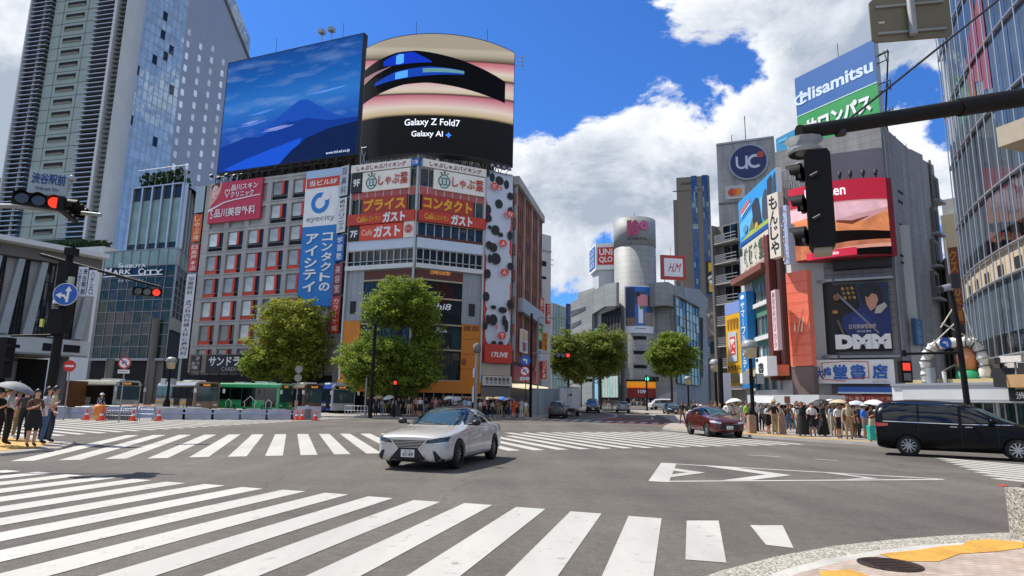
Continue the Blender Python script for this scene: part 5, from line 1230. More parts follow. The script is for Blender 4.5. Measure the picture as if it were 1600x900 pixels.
# ---------------------------------------------------------------- right side of the street
def uc():
 F = Fr(at(1122, 300, 84), at(1214, 300, 81)); q = lambda x, y: F.uv(x, y)
 zt = (q(1123, 225)[1] + q(1205, 216)[1]) / 2
 r = bld('card_company_building', 'grey building with a big round blue emblem on its upper wall', [F.p(0, 0), F.p(F.L, 0), F.p(F.L, 0, -14), F.p(0, 0, -14)], zt, panelmat('emblem_wall', (.33, .325, .315), 2.2, 1.6))
 mb = MB(); mb.box(F, 0, F.L, q(1150, 316)[1] - .15, q(1150, 316)[1] + .1, .0, .1, M_concd); part(mb, 'wall_joint', r); mb = MB(); mb.box(F, 0, F.L, zt - .1, zt + .15, -14, .15, M_steel); part(mb, 'parapet_cap', r)
 s = Sign(F, None, M_offw, .0, .02, uv=(0, F.L, q(1150, 312)[1], zt - .4)); u, v = q(1169.5, 254); ru = q(1201, 254)[0] - u
 e = MB(); e.disc(F.p(u, v, .05), F.n, ru, .3, pm('#9aa3ae'), 48); e.disc(F.p(u, v, .36), F.n, ru * .91, .06, pm('#1d2c5e'), 48)
 wl = pm('#c3ccd8'); rr = ru * .3
 U, V = u - ru * .33, v - ru * .02
 e.ring(F, U, V - ru * .06, rr * .62, rr, .46, wl, 20, math.pi, 2 * math.pi); e.box(F, U - rr, U - rr * .62, V - ru * .06, V + ru * .36, .45, .47, wl); e.box(F, U + rr * .62, U + rr, V - ru * .4, V + ru * .36, .45, .47, wl)
 U2 = u + ru * .34; e.ring(F, U2, V, ru * .24, ru * .39, .46, wl, 26, R(48), R(312))
 e.ell(F, u + ru * .62, v + ru * .3, ru * .18, ru * .18, .49, pm('#b0402f'), 20)
 o = e.build('emblem_disc'); tag(o, 'round dark blue emblem with two white letters and a red dot', 'emblem sign')
 e = MB(); u0, u1, v0, v1 = F.rect(1133, 290, 1164, 311); e.box(F, u0, u1, v0, v1, .03, .12, M_offw); cu, cv, rr = (u0 + u1) / 2, (v0 + v1) / 2, (u1 - u0) * .22
 e.ell(F, cu - rr * .62, cv, rr, rr, .14, pm('#c8402a'), 28); e.ell(F, cu + rr * .62, cv, rr, rr, .15, pm('#dd8a2c'), 28); e.ell(F, cu, cv, rr * .42, rr * .78, .16, pm('#d86428'), 20)
 o = e.build('card_emblem_sign'); tag(o, 'small sign of two overlapping red and orange circles below the blue disc', 'emblem sign')
 mb = MB(); u = q(1163, 200)[0]; mb.tube([F.p(u, zt, -2), F.p(u, zt + 4.5, -2)], .06, M_dark, 5); u = q(1141, 200)[0]; mb.tube([F.p(u, zt, -2), F.p(u, zt + 2, -2)], .05, M_dark, 5); part(mb, 'mast', r)
 # the balconied flats in front of its left half
 F = Fr(at(1123, 450, 78), at(1160, 450, 75)); z1 = F.uv(1140, 349)[1]
 r = bld('balconied_flats', 'dark grey narrow building with horizontal louvres and balconies below the card emblem', [F.p(0, 0), F.p(F.L, 0), F.p(F.L, 0, -6), F.p(0, 0, -5)], z1, M_concd)
 n = 8; fh = (z1 - 3.5) / n
 for j in range(n):
  z0 = 3.5 + j * fh; mb = MB(); mb.box(F, 0, F.L, z0, z0 + .15, 0, .9, M_conc)
  for k in range(5): mb.box(F, 0, F.L * (.55 if k % 2 else 1), z0 + .25 + k * .2, z0 + .35 + k * .2, .8, .88, M_steel)
  part(mb, 'balcony', r)
  mb = MB(); curtain(mb, F, F.L * .3, F.L * .95, z0 + .4, z0 + fh - .2, 2, 1, G_dark, M_steel, .03, .06, .06); part(mb, 'window', r)
 mb = MB(); mb.box(F, -.15, .15, 0, z1, 0, 1.0, M_concd); part(mb, 'edge_pier', r)
 # yellow and black sign on its own dark tower, pictures below
 F = Fr(at(1105, 450, 88), at(1127, 450, 87)); z1 = F.uv(1116, 462)[1]
 r = bld('dark_side_building', 'dark building at the corner carrying a yellow and black diagonal sign', [F.p(0, 0), F.p(F.L, 0), F.p(F.L, 0, -8), F.p(0, 0, -8)], z1, M_concd)
 mb = MB()
 for y0, y1 in ((535, 552), (565, 578)): curtain(mb, F, .2, F.L, F.uv(1116, y1)[1], F.uv(1116, y0)[1], 3, 1, G_green, M_dark, .04, .08, .1)
 part(mb, 'window', r)
 s = Sign(F, (1104, 408, 1127, 459), K_, -.3, .3); s.r(.2, .05, 1, .38, pm('#d8b41c')).pg([(.15, .42), (1, .22), (1, .4), (.15, .58)], W_).pg([(.15, .36), (1, .18), (1, .3), (.15, .48)], K_).r(.2, .62, 1, .95, pm('#d8b41c')).pg([(.15, .62), (.55, .55), (1, .78), (1, .9), (.6, .82)], W_).pg([(.55, .6), (1, .56), (1, .8), (.8, .82)], K_).done('diagonal_sign', 'black and yellow sign with diagonal white bars above the dark corner building', 'sign')
 s = Sign(F, (1105, 484, 1127, 526), pm('#7d706a'), .0, .3); rg = random.Random(5)
 for k in range(22): s.pg([(x := rg.uniform(0, .8), y := rg.uniform(0, .85)), (x + rg.uniform(.1, .3), y + rg.uniform(-.03, .1)), (x + rg.uniform(.0, .2), y + rg.uniform(.08, .18))], pm(rg.choice(['#b8a89e', '#4a4446', '#8a7a78', '#c4bcb8', '#5f5a60', '#9a6a5a'])))
 s.done('picture_panel', 'muted picture panel of pale and brown patches on the dark corner building', 'sign')
uc()
def leftfacing():
 F = Fr(at(1157, 420, 58.5), at(1236, 420, 47)); q = lambda x, y: F.uv(x, y)
 zt = q(1200, 372)[1]
 r = bld('teal_window_building', 'narrow building of green tinted windows between cream bands facing the street', [F.p(0, 0), F.p(F.L, 0), F.p(F.L, 0, -9), F.p(0, 0, -9)], zt, M_offw)
 a, b = q(1182, 520)[0], q(1218, 520)[0]
 teal = glass_mat('teal_glass', '#3f6f70', .1, .3); tg = mat('teal_spandrel', '#56806e', .5)
 for y0, y1 in ((438, 470), (492, 524), (538, 571), (585, 610)):
  mb = MB(); V0, V1 = q(1200, y1)[1], q(1200, y0)[1]
  curtain(mb, F, a, b, V0, V1, 6, 1, teal, M_steel, .06, .08, .1, .006, G_blind, .3); mb.box(F, a, b, V1, V1 + .9, .0, .2, tg); mb.box(F, a - .3, b, V0 - .35, V0, .0, .45, M_white); part(mb, 'window_band', r)
 mb = MB(); mb.box(F, q(1217, 500)[0], q(1224, 500)[0], 3.6, zt - .3, .0, .9, M_brown); mb.box(F, q(1224, 500)[0], q(1232, 500)[0], 3.6, zt - .5, .0, .4, mat('dark_red_pier', '#3a1a16', .6)); part(mb, 'red_pier', r)
 mb = MB(); v = q(1190, 432)[1]; rg = random.Random(2)
 mb.box(F, q(1162, 430)[0], b, v, v + .5, .1, 1.2, mat('rust_beam', '#7a4a3a', .7)); part(mb, 'canopy_beam', r)
 s = Sign(F, None, mat('sign_fence_cream', '#c9c4b2', .6), .1, .3, uv=(q(1166, 400)[0], q(1208, 400)[0], v + .7, v + 3.4)); gm = pm('#4a5a3e')
 for k, t in enumerate('鉄板食堂'): s.t(t, .05 + .2 * k, .1, .22 + .2 * k, .75, gm, .03)
 s.el(.88, .4, .07, .3, pm('#a8322a')).t('ALL YOU CAN EAT', .05, .8, .9, .94, pm('#8a4a3a'), .01).done('grill_sign', 'cream roof edge sign with dark green characters under the blue picture billboard', 'sign')
 # blue picture billboard
 FBb = Fr(at(1157, 350, 57.6), at(1217, 310, 48.4)); g = lambda x, y: FBb.uv(x, y)
 V0, V1 = (g(1158, 388)[1] + g(1214, 352)[1]) / 2, (g(1157, 316)[1] + g(1216, 259)[1]) / 2
 s = Sign(FBb, None, pm('#3a9ad4'), -.3, .1, W_, uv=(0, FBb.L, V0, V1)); s.r(.02, .015, .98, .985, pm('#2f92d0')).pg([(.02, .5), (.98, .2), (.98, .7), (.02, .8)], pm('#5fb2de'))
 dk = pm('#2c3038'); dk2 = pm('#3f454c')
 s.pg([(.38, .3), (.5, .22), (.58, .3), (.6, .5), (.64, .85), (.42, .88), (.4, .6)], dk); s.pg([(.64, .7), (.66, .35), (.74, .2), (.8, .32), (.98, .05), (.98, .5), (.9, .75), (.7, .82)], dk2); s.pg([(.8, .1), (.9, .05), (.86, .5), (.78, .6)], dk)
 s.pg([(.3, .75), (.4, .55), (.46, .9), (.34, .92)], pm('#5d6a44')); s.pg([(.05, .9), (.3, .8), (.7, .82), (.95, .8), (.95, .88), (.05, .95)], pm('#a3b23c')); s.el(.2, .68, .06, .08, pm('#5a8cb0')).el(.5, .78, .04, .06, pm('#d8a03c')).r(.02, .9, .98, .985, pm('#1b4f9a'))
 s.pg([(.1, .25), (.34, .14), (.34, .22), (.1, .34)], pm('#d8603c')).pg([(.1, .36), (.38, .24), (.38, .27), (.1, .39)], W_)
 s.done('blue_billboard', 'bright blue picture billboard of dark rock shapes facing left above the cream roof sign', 'billboard')
 mb = MB(); truss_row(mb, FBb, .2, FBb.L, V0 - 1.2, V0, -.4, 9, M_steel); truss_row(mb, FBb, .2, FBb.L, V0 - 1, V1 - .4, -1.6, 6, M_steel); tag(mb.build('billboard_frame'), 'pale steel lattice holding up the blue picture billboard', 'steel frame')
 # vertical brush lettering sign
 f = Fr(at(1209, 350, 47.2), at(1226, 350, 46.2)); s = Sign(f, None, pm('#d8ccbc'), .0, .5, uv=(0, f.L, f.uv(1217, 404)[1], f.uv(1217, 303)[1])); s.vt('もんじゃ', .12, .03, .88, .97, K_, .02, .06).done('brush_lettering_sign', 'tall cream vertical sign with black brush hiragana beside the pink and brown screen')
 f = Fr(at(1228, 350, 46.2), at(1236, 350, 45.8)); s = Sign(f, None, pm('#aab4cc'), .0, .4, uv=(0, f.L, f.uv(1232, 414)[1], f.uv(1232, 322)[1])); rg = random.Random(4)
 for k in range(40): s.el(rg.uniform(.5, .95), rg.uniform(.02, .98), .12, .012, pm(rg.choice(['#a05a44', '#d8cfc8', '#7a5a5a'])))
 s.done('edge_sign', 'narrow lilac edge strip with mottled brown dots left of the pink and brown screen')
 # yellow sign and blue vertical sign
 f = Fr(at(1143, 540, 60), at(1167, 540, 57)); g = lambda y: f.uv(1155, y)[1]
 s = Sign(f, None, pm('#d8a41e'), .0, .5, uv=(0, f.L, g(602), g(472))); s.r(0, 0, 1, .14, pm('#7d92c8'))
 for k in range(4): s.pg([(.12 + .2 * k, .2), (.28 + .2 * k, .2), (.24 + .2 * k, .33), (.16 + .2 * k, .33)], pm('#9a6a14'))
 s.r(.2, .36, .75, .72, pm('#b4bcc4')).r(.32, .42, .66, .64, pm('#c8382e')).t('薬', .34, .44, .64, .62, W_, .03).t('カラオケ', .08, .76, .92, .83, K_, .03).r(.2, .86, .85, .97, pm('#8a7a4a')).done('yellow_sign', 'big yellow sign with a red square, left of the teal windows')
 f = Fr(at(1169, 520, 56.2), at(1181, 520, 54.6)); g = lambda y: f.uv(1175, y)[1]
 s = Sign(f, None, pm('#2878b8'), .0, .7, uv=(0, f.L, g(607), g(456))); s.el(.5, .05, .25, .025, W_).vt('サマーフルーツティー', .25, .1, .75, .97, W_, .02).done('blue_vertical_sign', 'tall blue vertical sign with white katakana beside the yellow sign')
 f = Fr(at(1202, 580, 50), at(1221, 580, 47.4)); g = lambda y: f.uv(1211, y)[1]
 s = Sign(f, None, W_, .3, 1.0, uv=(0, f.L, g(588), g(558))); s.t('書', .25, .3, .7, .85, K_, .05).r(.05, .05, .25, .2, K_).done('white_box_sign', 'white square box sign with a black brush character beside the red pier')
 f = Fr(at(1224, 500, 47.2), at(1231, 500, 46.4)); g = lambda y: f.uv(1227, y)[1]
 s = Sign(f, None, pm('#d8b8b8'), .5, .8, uv=(0, f.L, g(548), g(453))); s.vt('美容外科クリニック', .2, .03, .8, .97, pm('#7a4a4e'), .0).done('pink_vertical_sign', 'narrow pale pink vertical sign between red pier and salmon panel')
 # glass canopy along the pavement, low shop front
 fc = Fr(at(1168, 625, 46.5), at(1280, 625, 41)); z0, z1 = fc.uv(1220, 632)[1], fc.uv(1220, 617)[1]
 rc = fixed('shop_canopy', 'long pale canopy over the pavement in front of the salmon panel', 'canopy', fc.p(fc.L / 2, 0))
 mb = MB(); mb.box(fc, 0, fc.L, z0, z1, -2.4, 0, M_offw); mb.box(fc, .4, fc.L * .4, z0 + .1, z1 - .1, 0, .03, W_); mb.box(fc, fc.L * .55, fc.L * .62, z0 + .1, z1 - .1, 0, .03, M_brown); part(mb, 'fascia', rc)
 for k in range(5): mb = MB(); u = .4 + (fc.L - .8) * k / 4; mb.tube([fc.p(u, 0, -1.2), fc.p(u, z0, -1.2)], .09, M_steel, 8); part(mb, 'post', rc)
 mb = MB(); curtain(mb, Fr(fc.p(.3, 0, -2.6), fc.p(fc.L, 0, -2.6)), 0, fc.L - .4, .13, z0, 9, 1, G_green, M_steel, .05, .06, .06); part(mb, 'glass_screen', rc)
 mb = MB()
 for k, c in enumerate(('#8d8a72', '#b2a58a', '#c86a4c')): mb.slab(F, [(F.L * (.34 + .2 * k), 3.9), (F.L * (.52 + .2 * k), 3.9), (F.L * (.52 + .2 * k), 4.7), (F.L * (.34 + .2 * k), 4.3)], .2, 1.6, pm(c))
 part(mb, 'shop_awning', r)
leftfacing()
def bookshop():
 FD = Fr(at(1302, 420, 46.6), at(1393, 420, 45)); q = lambda x, y: FD.uv(x, y)
 A = Arc(at(1264, 480, 48.6), at(1304, 480, 46.55), .35)
 FSr = Fr(at(1393, 420, 45), at(1474, 420, 54.5)); g = lambda x, y: FSr.uv(x, y)
 FL_ = Fr(at(1236, 500, 48.6), at(1264, 500, 48.55))
 zt = q(1340, 235)[1]; zr = q(1385, 222)[1]
 M_grw = mat('grey_tile_wall', '#868589', .7, 0, .1, .3, stretch=(1, 1, .25)); M_gs = panelmat('stained_side_wall', (.26, .255, .245), 1.1, .55)
 r = fixed('bookshop_building', 'grey corner building with a curved front above the white bookshop sign', 'building', FD.p(FD.L / 2, 0))
 foot = [FL_.p(0, 0, -4), FL_.p(0, 0), FL_.p(FL_.L, 0)] + [A.p(A.L * k / 6, 0) for k in range(1, 6)] + [FD.p(0, 0), FD.p(FD.L, 0), FSr.p(FSr.L, 0), FSr.p(FSr.L, 0, -9)]
 mb = MB(); mb.prism([(p.x, p.y) for p in foot], -1, q(1340, 410)[1], M_grw); part(mb, 'lower_wall', r)
 mb = MB(); mb.prism([(p.x, p.y) for p in [FD.p(-.2, 0, -3)] + foot[8:]], q(1340, 410)[1], zt, M_grw); part(mb, 'upper_wall', r)
 mb = MB(); z_a = g(1396, 213)[1]; z_b = g(1440, 252)[1]
 mb.slab(FSr, [(0, -1), (FSr.L, -1), (FSr.L, g(1466, 266)[1]), (g(1441, 250)[0], g(1441, 250)[1]), (g(1441, 250)[0], g(1441, 243)[1]), (g(1420, 222)[0], g(1420, 232)[1]), (g(1420, 222)[0], z_a), (.05, z_a)], -8, .06, M_gs); part(mb, 'side_wall', r)
 mb = MB()
 for x, y in ((1402, 300), (1402, 315), (1404, 352), (1405, 400), (1406, 411)): u, v = g(x, y); mb.box(FSr, u, u + 1.0, v, v + .14, .06, .12, M_black)
 part(mb, 'wall_slot', r)
 for y in (285, 335, 385, 435): mb = MB(); u, v = g(1452, y); mb.box(FSr, u, u + 1.5, v - 1.6, v + .6, .06, .35, M_concd); mb.box(FSr, u + .2, u + .9, v - 1.4, v + .3, .35, .4, M_dark); mb.box(FSr, u - .1, u + 1.7, v - 1.8, v - 1.6, .06, .7, M_steel); part(mb, 'small_window', r)
 mb = MB(); u = g(1463, 400)[0]; mb.tube([FSr.p(u, 3, .2), FSr.p(u, g(1460, 262)[1], .2)], .1, M_concd, 6); part(mb, 'down_pipe', r); mb = MB(); mb.tube([FSr.p(.3, 4, .15), FSr.p(.3, z_a - 1, .15)], .06, M_steel, 6); part(mb, 'down_pipe', r)
 mb = MB()
 for k in range(8): mb.tube([FSr.p(g(1424, 222)[0] + k * .55, g(1424, 235)[1] - 1.2 * k * .28, -.4), FSr.p(g(1424, 222)[0] + k * .55, g(1424, 222)[1] - 1.2 * k * .28, -.4)], .03, M_steel, 5)
 mb.box(FSr, .2, 2, z_a, z_a + .5, -3, -.5, M_steel); part(mb, 'roof_railing', r)
 mb = MB(); lines = mat('tile_joint', '#5c5b5e', .8)
 for k in range(9): v = q(1340, 410)[1] - .3 - k * .55; mb.box(FD, 0, FD.L, v - .02, v + .02, 0, .015, lines); strip(mb, A, 0, A.L, [(0, v + .02), (9, v + .02)], [(0, v - .02), (9, v - .02)], .015, lines, 8)
 for k in range(7): mb.box(FD, FD.L * k / 6 - .015, FD.L * k / 6 + .015, q(1340, 440)[1], q(1340, 408)[1], 0, .014, lines)
 part(mb, 'tile_joint', r)
 # salmon panel facing left
 FP = Fr(at(1233, 490, 47.0), at(1266, 490, 45.6)); s = Sign(FP, None, mat('salmon_panel', '#ec7656', .55, 0, .05, .5), -.4, .15, uv=(0, FP.L, FP.uv(1250, 572)[1], FP.uv(1250, 424)[1]))
 ln = mat('salmon_joint', '#b8523e', .6)
 for k in range(1, 9): s.r(0, k / 9 - .002, 1, k / 9 + .002, ln)
 s.r(.33, 0, .335, 1, ln).r(.66, 0, .665, 1, ln)
 wi = pm('#e8c8a0'); s.pg([(.3, .62), (.36, .52), (.4, .62), (.38, .64)], wi).pg([(.48, .64), (.62, .5), (.65, .52), (.54, .65)], wi).pg([(.62, .64), (.78, .48), (.8, .5), (.69, .65)], wi).pg([(.1, .4), (.13, .4), (.2, .8), (.17, .8)], ln).pg([(.8, .4), (.83, .42), (.3, .88), (.27, .86)], ln)
 s.done('salmon_panel', 'bright salmon panel with thin slanting strokes at the bookshop corner', 'panel')
 mb = MB(); mb.box(FP, 0, FP.L, 0, FP.uv(1250, 573)[1], -.5, .1, mat('brown_grey_base', '#6d5a52', .7)); part(mb, 'panel_base', r)
 # wide curved screen with red frame
 B = Arc(at(1238, 350, 47.4), at(1392, 320, 44.4), .9)
 V0, V1 = (at(1240, 416, 47.4).z + at(1398, 392, 44.4).z) / 2, (at(1238, 306, 47.4).z + at(1388, 272, 44.4).z) / 2
 rs = fixed('red_frame_screen', 'wide red framed screen of pink and brown folds behind the hanging signal', 'screen', B.p(B.L / 2, V0))
 n = 24; U = lambda x: B.L * x; V = lambda y: V1 - (V1 - V0) * y; fr_ = pm('#8c2030', .4)
 mb = MB(); ring_ = [(-.02, -1.0), (-.02, .25), (1.0, .25), (1.0, -1.0)]
 qv = [B.p(B.L * i / n, V0 + (V1 - V0) * a, w) for i in range(n + 1) for a, w in ring_]
 mb.add(qv, [(4 * i + k, 4 * i + (k + 1) % 4, 4 * i + 4 + (k + 1) % 4, 4 * i + 4 + k) for i in range(n) for k in range(4)] + [(0, 3, 2, 1), (4 * n, 4 * n + 1, 4 * n + 2, 4 * n + 3)], fr_); part(mb, 'casing', rs)
 mb = MB()
 def sh(up, lo, m_, w): strip(mb, B, U(up[0][0]), U(up[-1][0]), [(U(x), V(y)) for x, y in up], [(U(x), V(y)) for x, y in lo], w, m_, 24)
 sh([(.0, .28), (.94, .28)], [(.0, .92), (.94, .92)], em('#b98a8c', .55), .265)
 sh([(.0, .30), (.4, .3), (.94, .3)], [(.0, .5), (.45, .52), (.7, .46), (.94, .38)], em('#c9a0a6', .6, .22), .27)
 sh([(.0, .47), (.3, .44), (.5, .56), (.7, .56), (.94, .42)], [(.0, .72), (.4, .72), (.94, .72)], em('#c07850', .6, .3), .275)
 sh([(.3, .46), (.36, .5), (.42, .44)], [(.3, .46), (.36, .51), (.42, .45)], em('#3a1c1a', .4), .285)
 sh([(.46, .53), (.6, .55), (.75, .5)], [(.46, .56), (.6, .6), (.75, .51)], em('#6a3a2a', .5), .285)
 sh([(.0, .62), (.3, .66), (.94, .70)], [(.0, .82), (.3, .84), (.94, .84)], em('#140c0a', .4), .28)
 sh([(.0, .78), (.3, .86), (.55, .82), (.94, .8)], [(.0, 1.0), (.3, 1.0), (.94, .93)], em('#a8664c', .6, .3), .29)
 sh([(.3, .93), (.6, .88), (.94, .85)], [(.3, .98), (.6, .93), (.94, .91)], em('#c08a78', .6, .25), .3)
 sh([(.0, .0), (.94, .0)], [(.0, .28), (.94, .28)], em('#a8283c', .5), .3)
 sh([(.6, .92), (.94, .9)], [(.6, 1.0), (.94, 1.0)], em('#100a0a', .4), .31)
 sh([(.16, .93), (.62, .9)], [(.16, 1.02), (.62, 1.0)], em('#c03048', .55), .33)
 mb.text(B, 'Rakuten', U(.18), U(.56), V(.20), V(.06), .33, em('#f0e8ea', .6), .015); mb.text(B, 'Rakuten Vision', U(.26), U(.46), V(.98), V(.93), .36, em('#f0e8ea', .6), .01)
 part(mb, 'picture', rs)
 for x in (.42, .52, .62, .74, .86): mb = MB(); c = B.p(U(x), V1, .1); mb.tube([c, c + Vector((0, 0, .5))], .06, M_dark, 6); mb.lathe(c + Vector((0, 0, .3)), [(.12, 0), (.16, .3), (.05, .42)], M_dark, 8); part(mb, 'top_lamp', rs)
 mb = MB(); mb.box(FD, 0, FD.L, V0 - .8, V0 + .2, 0, .8, M_dark); part(mb, 'screen_bracket', r)
 # poster with big white initials
 s = Sign(FD, None, K_, .05, .3, M_dark, uv=(q(1298, 500)[0], q(1391, 500)[0], q(1345, 549)[1], q(1345, 444)[1]))
 s.pg([(0, 0), (.45, 0), (.5, .3), (.3, .6), (0, .7)], pm('#1c1510'))
 for k in range(4):
  for j in range(3): s.pg([((x := .22 + k * .08 + j * .015)), (y := .04 + j * .07)] and [(x, y), (x + .045, y + .015), (x + .04, y + .055), (x - .005, y + .04)], pm('#8a6a1e' if (k + j) % 2 else '#b8912c'))
 s.pg([(.45, 0), (1, 0), (1, .45), (.75, .5), (.5, .35)], pm('#1a2c4a')); s.pg([(.2, .5), (.5, .36), (.75, .42), (1, .4), (1, .8), (.3, .8), (.16, .62)], pm('#1c2c64')); s.pg([(.35, .52), (.55, .45), (.7, .55), (.5, .68), (.36, .62)], pm('#263c82'))
 s.pg([(.5, .05), (.58, 0), (.8, 0), (.88, .1), (.9, .3), (.8, .34), (.55, .3)], pm('#15161c')); s.pg([(.6, .14), (.78, .12), (.82, .26), (.76, .38), (.68, .42), (.62, .32)], pm('#c08a70')); s.pg([(.56, .06), (.8, .04), (.84, .2), (.72, .16), (.66, .22), (.6, .2)], pm('#15161c'))
 s.pg([(.78, .36), (.92, .3), (.96, .36), (.84, .46), (.74, .46)], pm('#b8b0a0')); s.pg([(.12, .16), (.14, .13), (.8, .74), (.78, .76)], pm('#7a7e88')); s.el(.12, .2, .06, .05, pm('#8a5a3a')).el(.08, .42, .05, .03, pm('#a8803a')).pg([(.1, .55), (.13, .54), (.26, .85), (.22, .86)], pm('#6a5a4a'))
 s.t('日月探偵怪奇録', .3, .61, .75, .68, pm('#c8b4a8'), .01).t('7月31日 発売', .42, .7, .66, .735, W_, .0)
 s.t('DMM', .05, .76, .97, .975, W_, .09).done('poster_billboard', 'dark poster of a dark haired person in blue above big white initials', 'billboard')
 mb = MB(); v0, v1 = q(1345, 553)[1], q(1345, 440)[1]; strip(mb, A, .1, A.L, [(0, v1), (9, v1)], [(0, v0), (9, v0)], .12, mat('brown_black_panel', '#241f1d', .5), 10)
 for v in (v0 - .3, v1 + .05): strip(mb, A, -.2, A.L, [(0, v + .18), (9, v + .18)], [(0, v), (9, v)], .45, M_steel, 10); mb.box(FD, 0, FD.L, v, v + .16, .0, .5, M_steel)
 part(mb, 'blank_panel', r)
 # bookshop sign and shop front
 s = Sign(FD, None, W_, .3, .75, M_steel, uv=(q(1271, 582)[0], q(1396, 582)[0], q(1345, 600)[1], q(1345, 563)[1])); bl = pm('#2a62b0'); rd = pm('#b8382e')
 for t, x, w_ in (('大', .03, .1), ('盛', .12, .11), ('堂', .25, .18), ('書', .47, .18), ('店', .73, .19)): s.t(t, x, .2 if w_ > .12 else .3, x + w_, .82 if w_ > .12 else .85, bl, .045)
 for a_, b_, c_, d_ in ((.11, .12, .12, .8), (.11, .8, .40, .88), (.40, .8, .69, .72), (.685, .08, .695, .78), (.11, .12, .4, .06), (.4, .06, .69, .08)):
  s.pg([(a_, b_), (c_ + (.0 if c_ - a_ > .02 else .0), d_), (c_, d_ + .03), (a_, b_ + .03)] if c_ - a_ > .02 else [(a_, b_), (c_, b_), (c_, d_), (a_, d_)], rd)
 s.t('BOOKS TAISEIDO', .73, .88, .92, .95, pm('#7a8aa0')).done('bookshop_sign', 'white sign with big blue characters and a red book outline above the shop front', 'shop sign')
 mb = MB(); v = q(1345, 602)[1]; u0, u1 = q(1308, 610)[0], q(1394, 610)[0]
 mb.slab(FD, [(u0, v - .6), (u1, v - .6), (u1, v - .15), (u0, v - .15)], .1, 1.1, pm('#2a5aa8')); mb.slab(FD, [(u0, v - .62), (u1, v - .62), (u1, v - .5), (u0, v - .5)], .1, 1.14, pm('#c8d2de'))
 mb.box(FD, u0 + .2, u1 + .3, v - 1.15, v - .7, .1, .7, pm('#a83a30'))
 mb.text(FD, '雑誌 書籍 コミック 文庫', u0 + .4, u1 + .1, v - 1.05, v - .8, .72, pm('#e8c0b0'), .02); part(mb, 'shop_awning', r)
 mb = MB(); mb.box(FD, -2.5, FD.L, 0, v - 1.2, .02, .1, M_black); mb.box(FD, -1.9, -.3, .13, 2.6, .1, .2, mat('beige_shop_panel', '#a89a84', .6)); mb.box(FD, -.1, 1.2, .13, 2.7, .1, .25, M_white)
 rg = random.Random(8)
 for k in range(12): u = .9 + k * .38; mb.box(FD, u, u + .3, .13, .9 + rg.random() * .4, .2, .55, pm(rg.choice(['#b8a890', '#8a3a34', '#d8d4cc', '#46628a', '#c8a050'])))
 mb.box(FD, 1.3, 2.9, .13, 2.6, .1, .2, M_black); part(mb, 'shop_front', r)
 # roof billboards
 FH = Fr(at(1244, 160, 57.5), at(1371, 130, 50.5)); g2 = lambda x, y: FH.uv(x, y)
 V1_ = (g2(1244, 118)[1] + g2(1365, 66)[1]) / 2; Vm = (g2(1248, 178)[1] + g2(1370, 133)[1]) / 2; V0_ = (g2(1252, 262)[1] + g2(1376, 212)[1]) / 2
 s = Sign(FH, None, pm('#1f9648'), -.6, .0, M_steel, uv=(0, FH.L, V0_, V1_)); fm = (V1_ - Vm) / (V1_ - V0_)
 s.r(0, 0, 1, fm, pm('#1d5fa4')).r(0, fm - .006, 1, fm + .006, pm('#b8d8c8'))
 wl = pm('#cfe0ee'); s.t('Hisamitsu', .06, fm * .40, .97, fm * .72, wl, .03, .0); s.mb.ring(FH, s.U(.08), s.V(fm * .6), .35, .55, s.nw(), wl, 16, .5, 5.5, 1.6)
 s.t('サロンパス', .1, fm + .08, .92, fm + .26, W_, .05)
 s.done('roof_billboard', 'tall roof billboard, blue above with white lettering and green below', 'billboard')
 mb = MB(); truss_row(mb, FH, .3, FH.L, V0_ - 4, V1_ - .5, -2, 5, None, .1)
 for k in range(4): v = V1_ - 1.5 - k * 2.6; mb.tube([FH.p(FH.L, v, -.3), FH.p(FH.L + .9, v, -.3)], .05, M_dark, 5); mb.tube([FH.p(FH.L, v - .7, -.3), FH.p(FH.L + .9, v - .7, -.3)], .05, M_dark, 5); mb.tube([FH.p(FH.L + .6, v + .2, -.3), FH.p(FH.L + .8, v - .9, -.3)], .04, M_dark, 5); mb.tube([FH.p(FH.L + .9, v + .2, -.3), FH.p(FH.L + .9, v - .9, -.3)], .04, M_dark, 5)
 u = g2(1305, 80)[0]; mb.tube([FH.p(u, V1_ - 1, -.4), FH.p(u, V1_ + 1.6, -.4)], .03, M_dark, 5)
 tag(mb.build('billboard_frame'), 'dark steel frame with ladder arms behind the blue and green roof billboard', 'steel frame')
 f = Fr(at(1214, 250, 66), at(1262, 230, 62)); g3 = lambda x, y: f.uv(x, y)
 s = Sign(f, None, pm('#2a86b4'), -.4, .0, M_steel, uv=(0, f.L, (g3(1216, 300)[1] + g3(1250, 292)[1]) / 2, g3(1230, 208)[1])); s.t('龍角散', .38, .18, 1.25, .38, W_, .03).t('ダイレクト', .3, .42, 1.5, .6, W_, .03).r(.1, .06, .4, .11, pm('#5aa8cc')).done('throat_lozenge_billboard', 'light blue billboard half hidden behind the blue and green roof billboard', 'billboard')
 mb = MB(); truss_row(mb, Fr(at(1222, 300, 50), at(1250, 300, 48)), 0, 2.4, at(1236, 345, 49).z, at(1236, 262, 49).z, 0, 4, M_steel, .05); tag(mb.build('steel_lattice'), 'pale steel lattice between the light blue billboard and the red framed screen', 'steel frame')
bookshop()
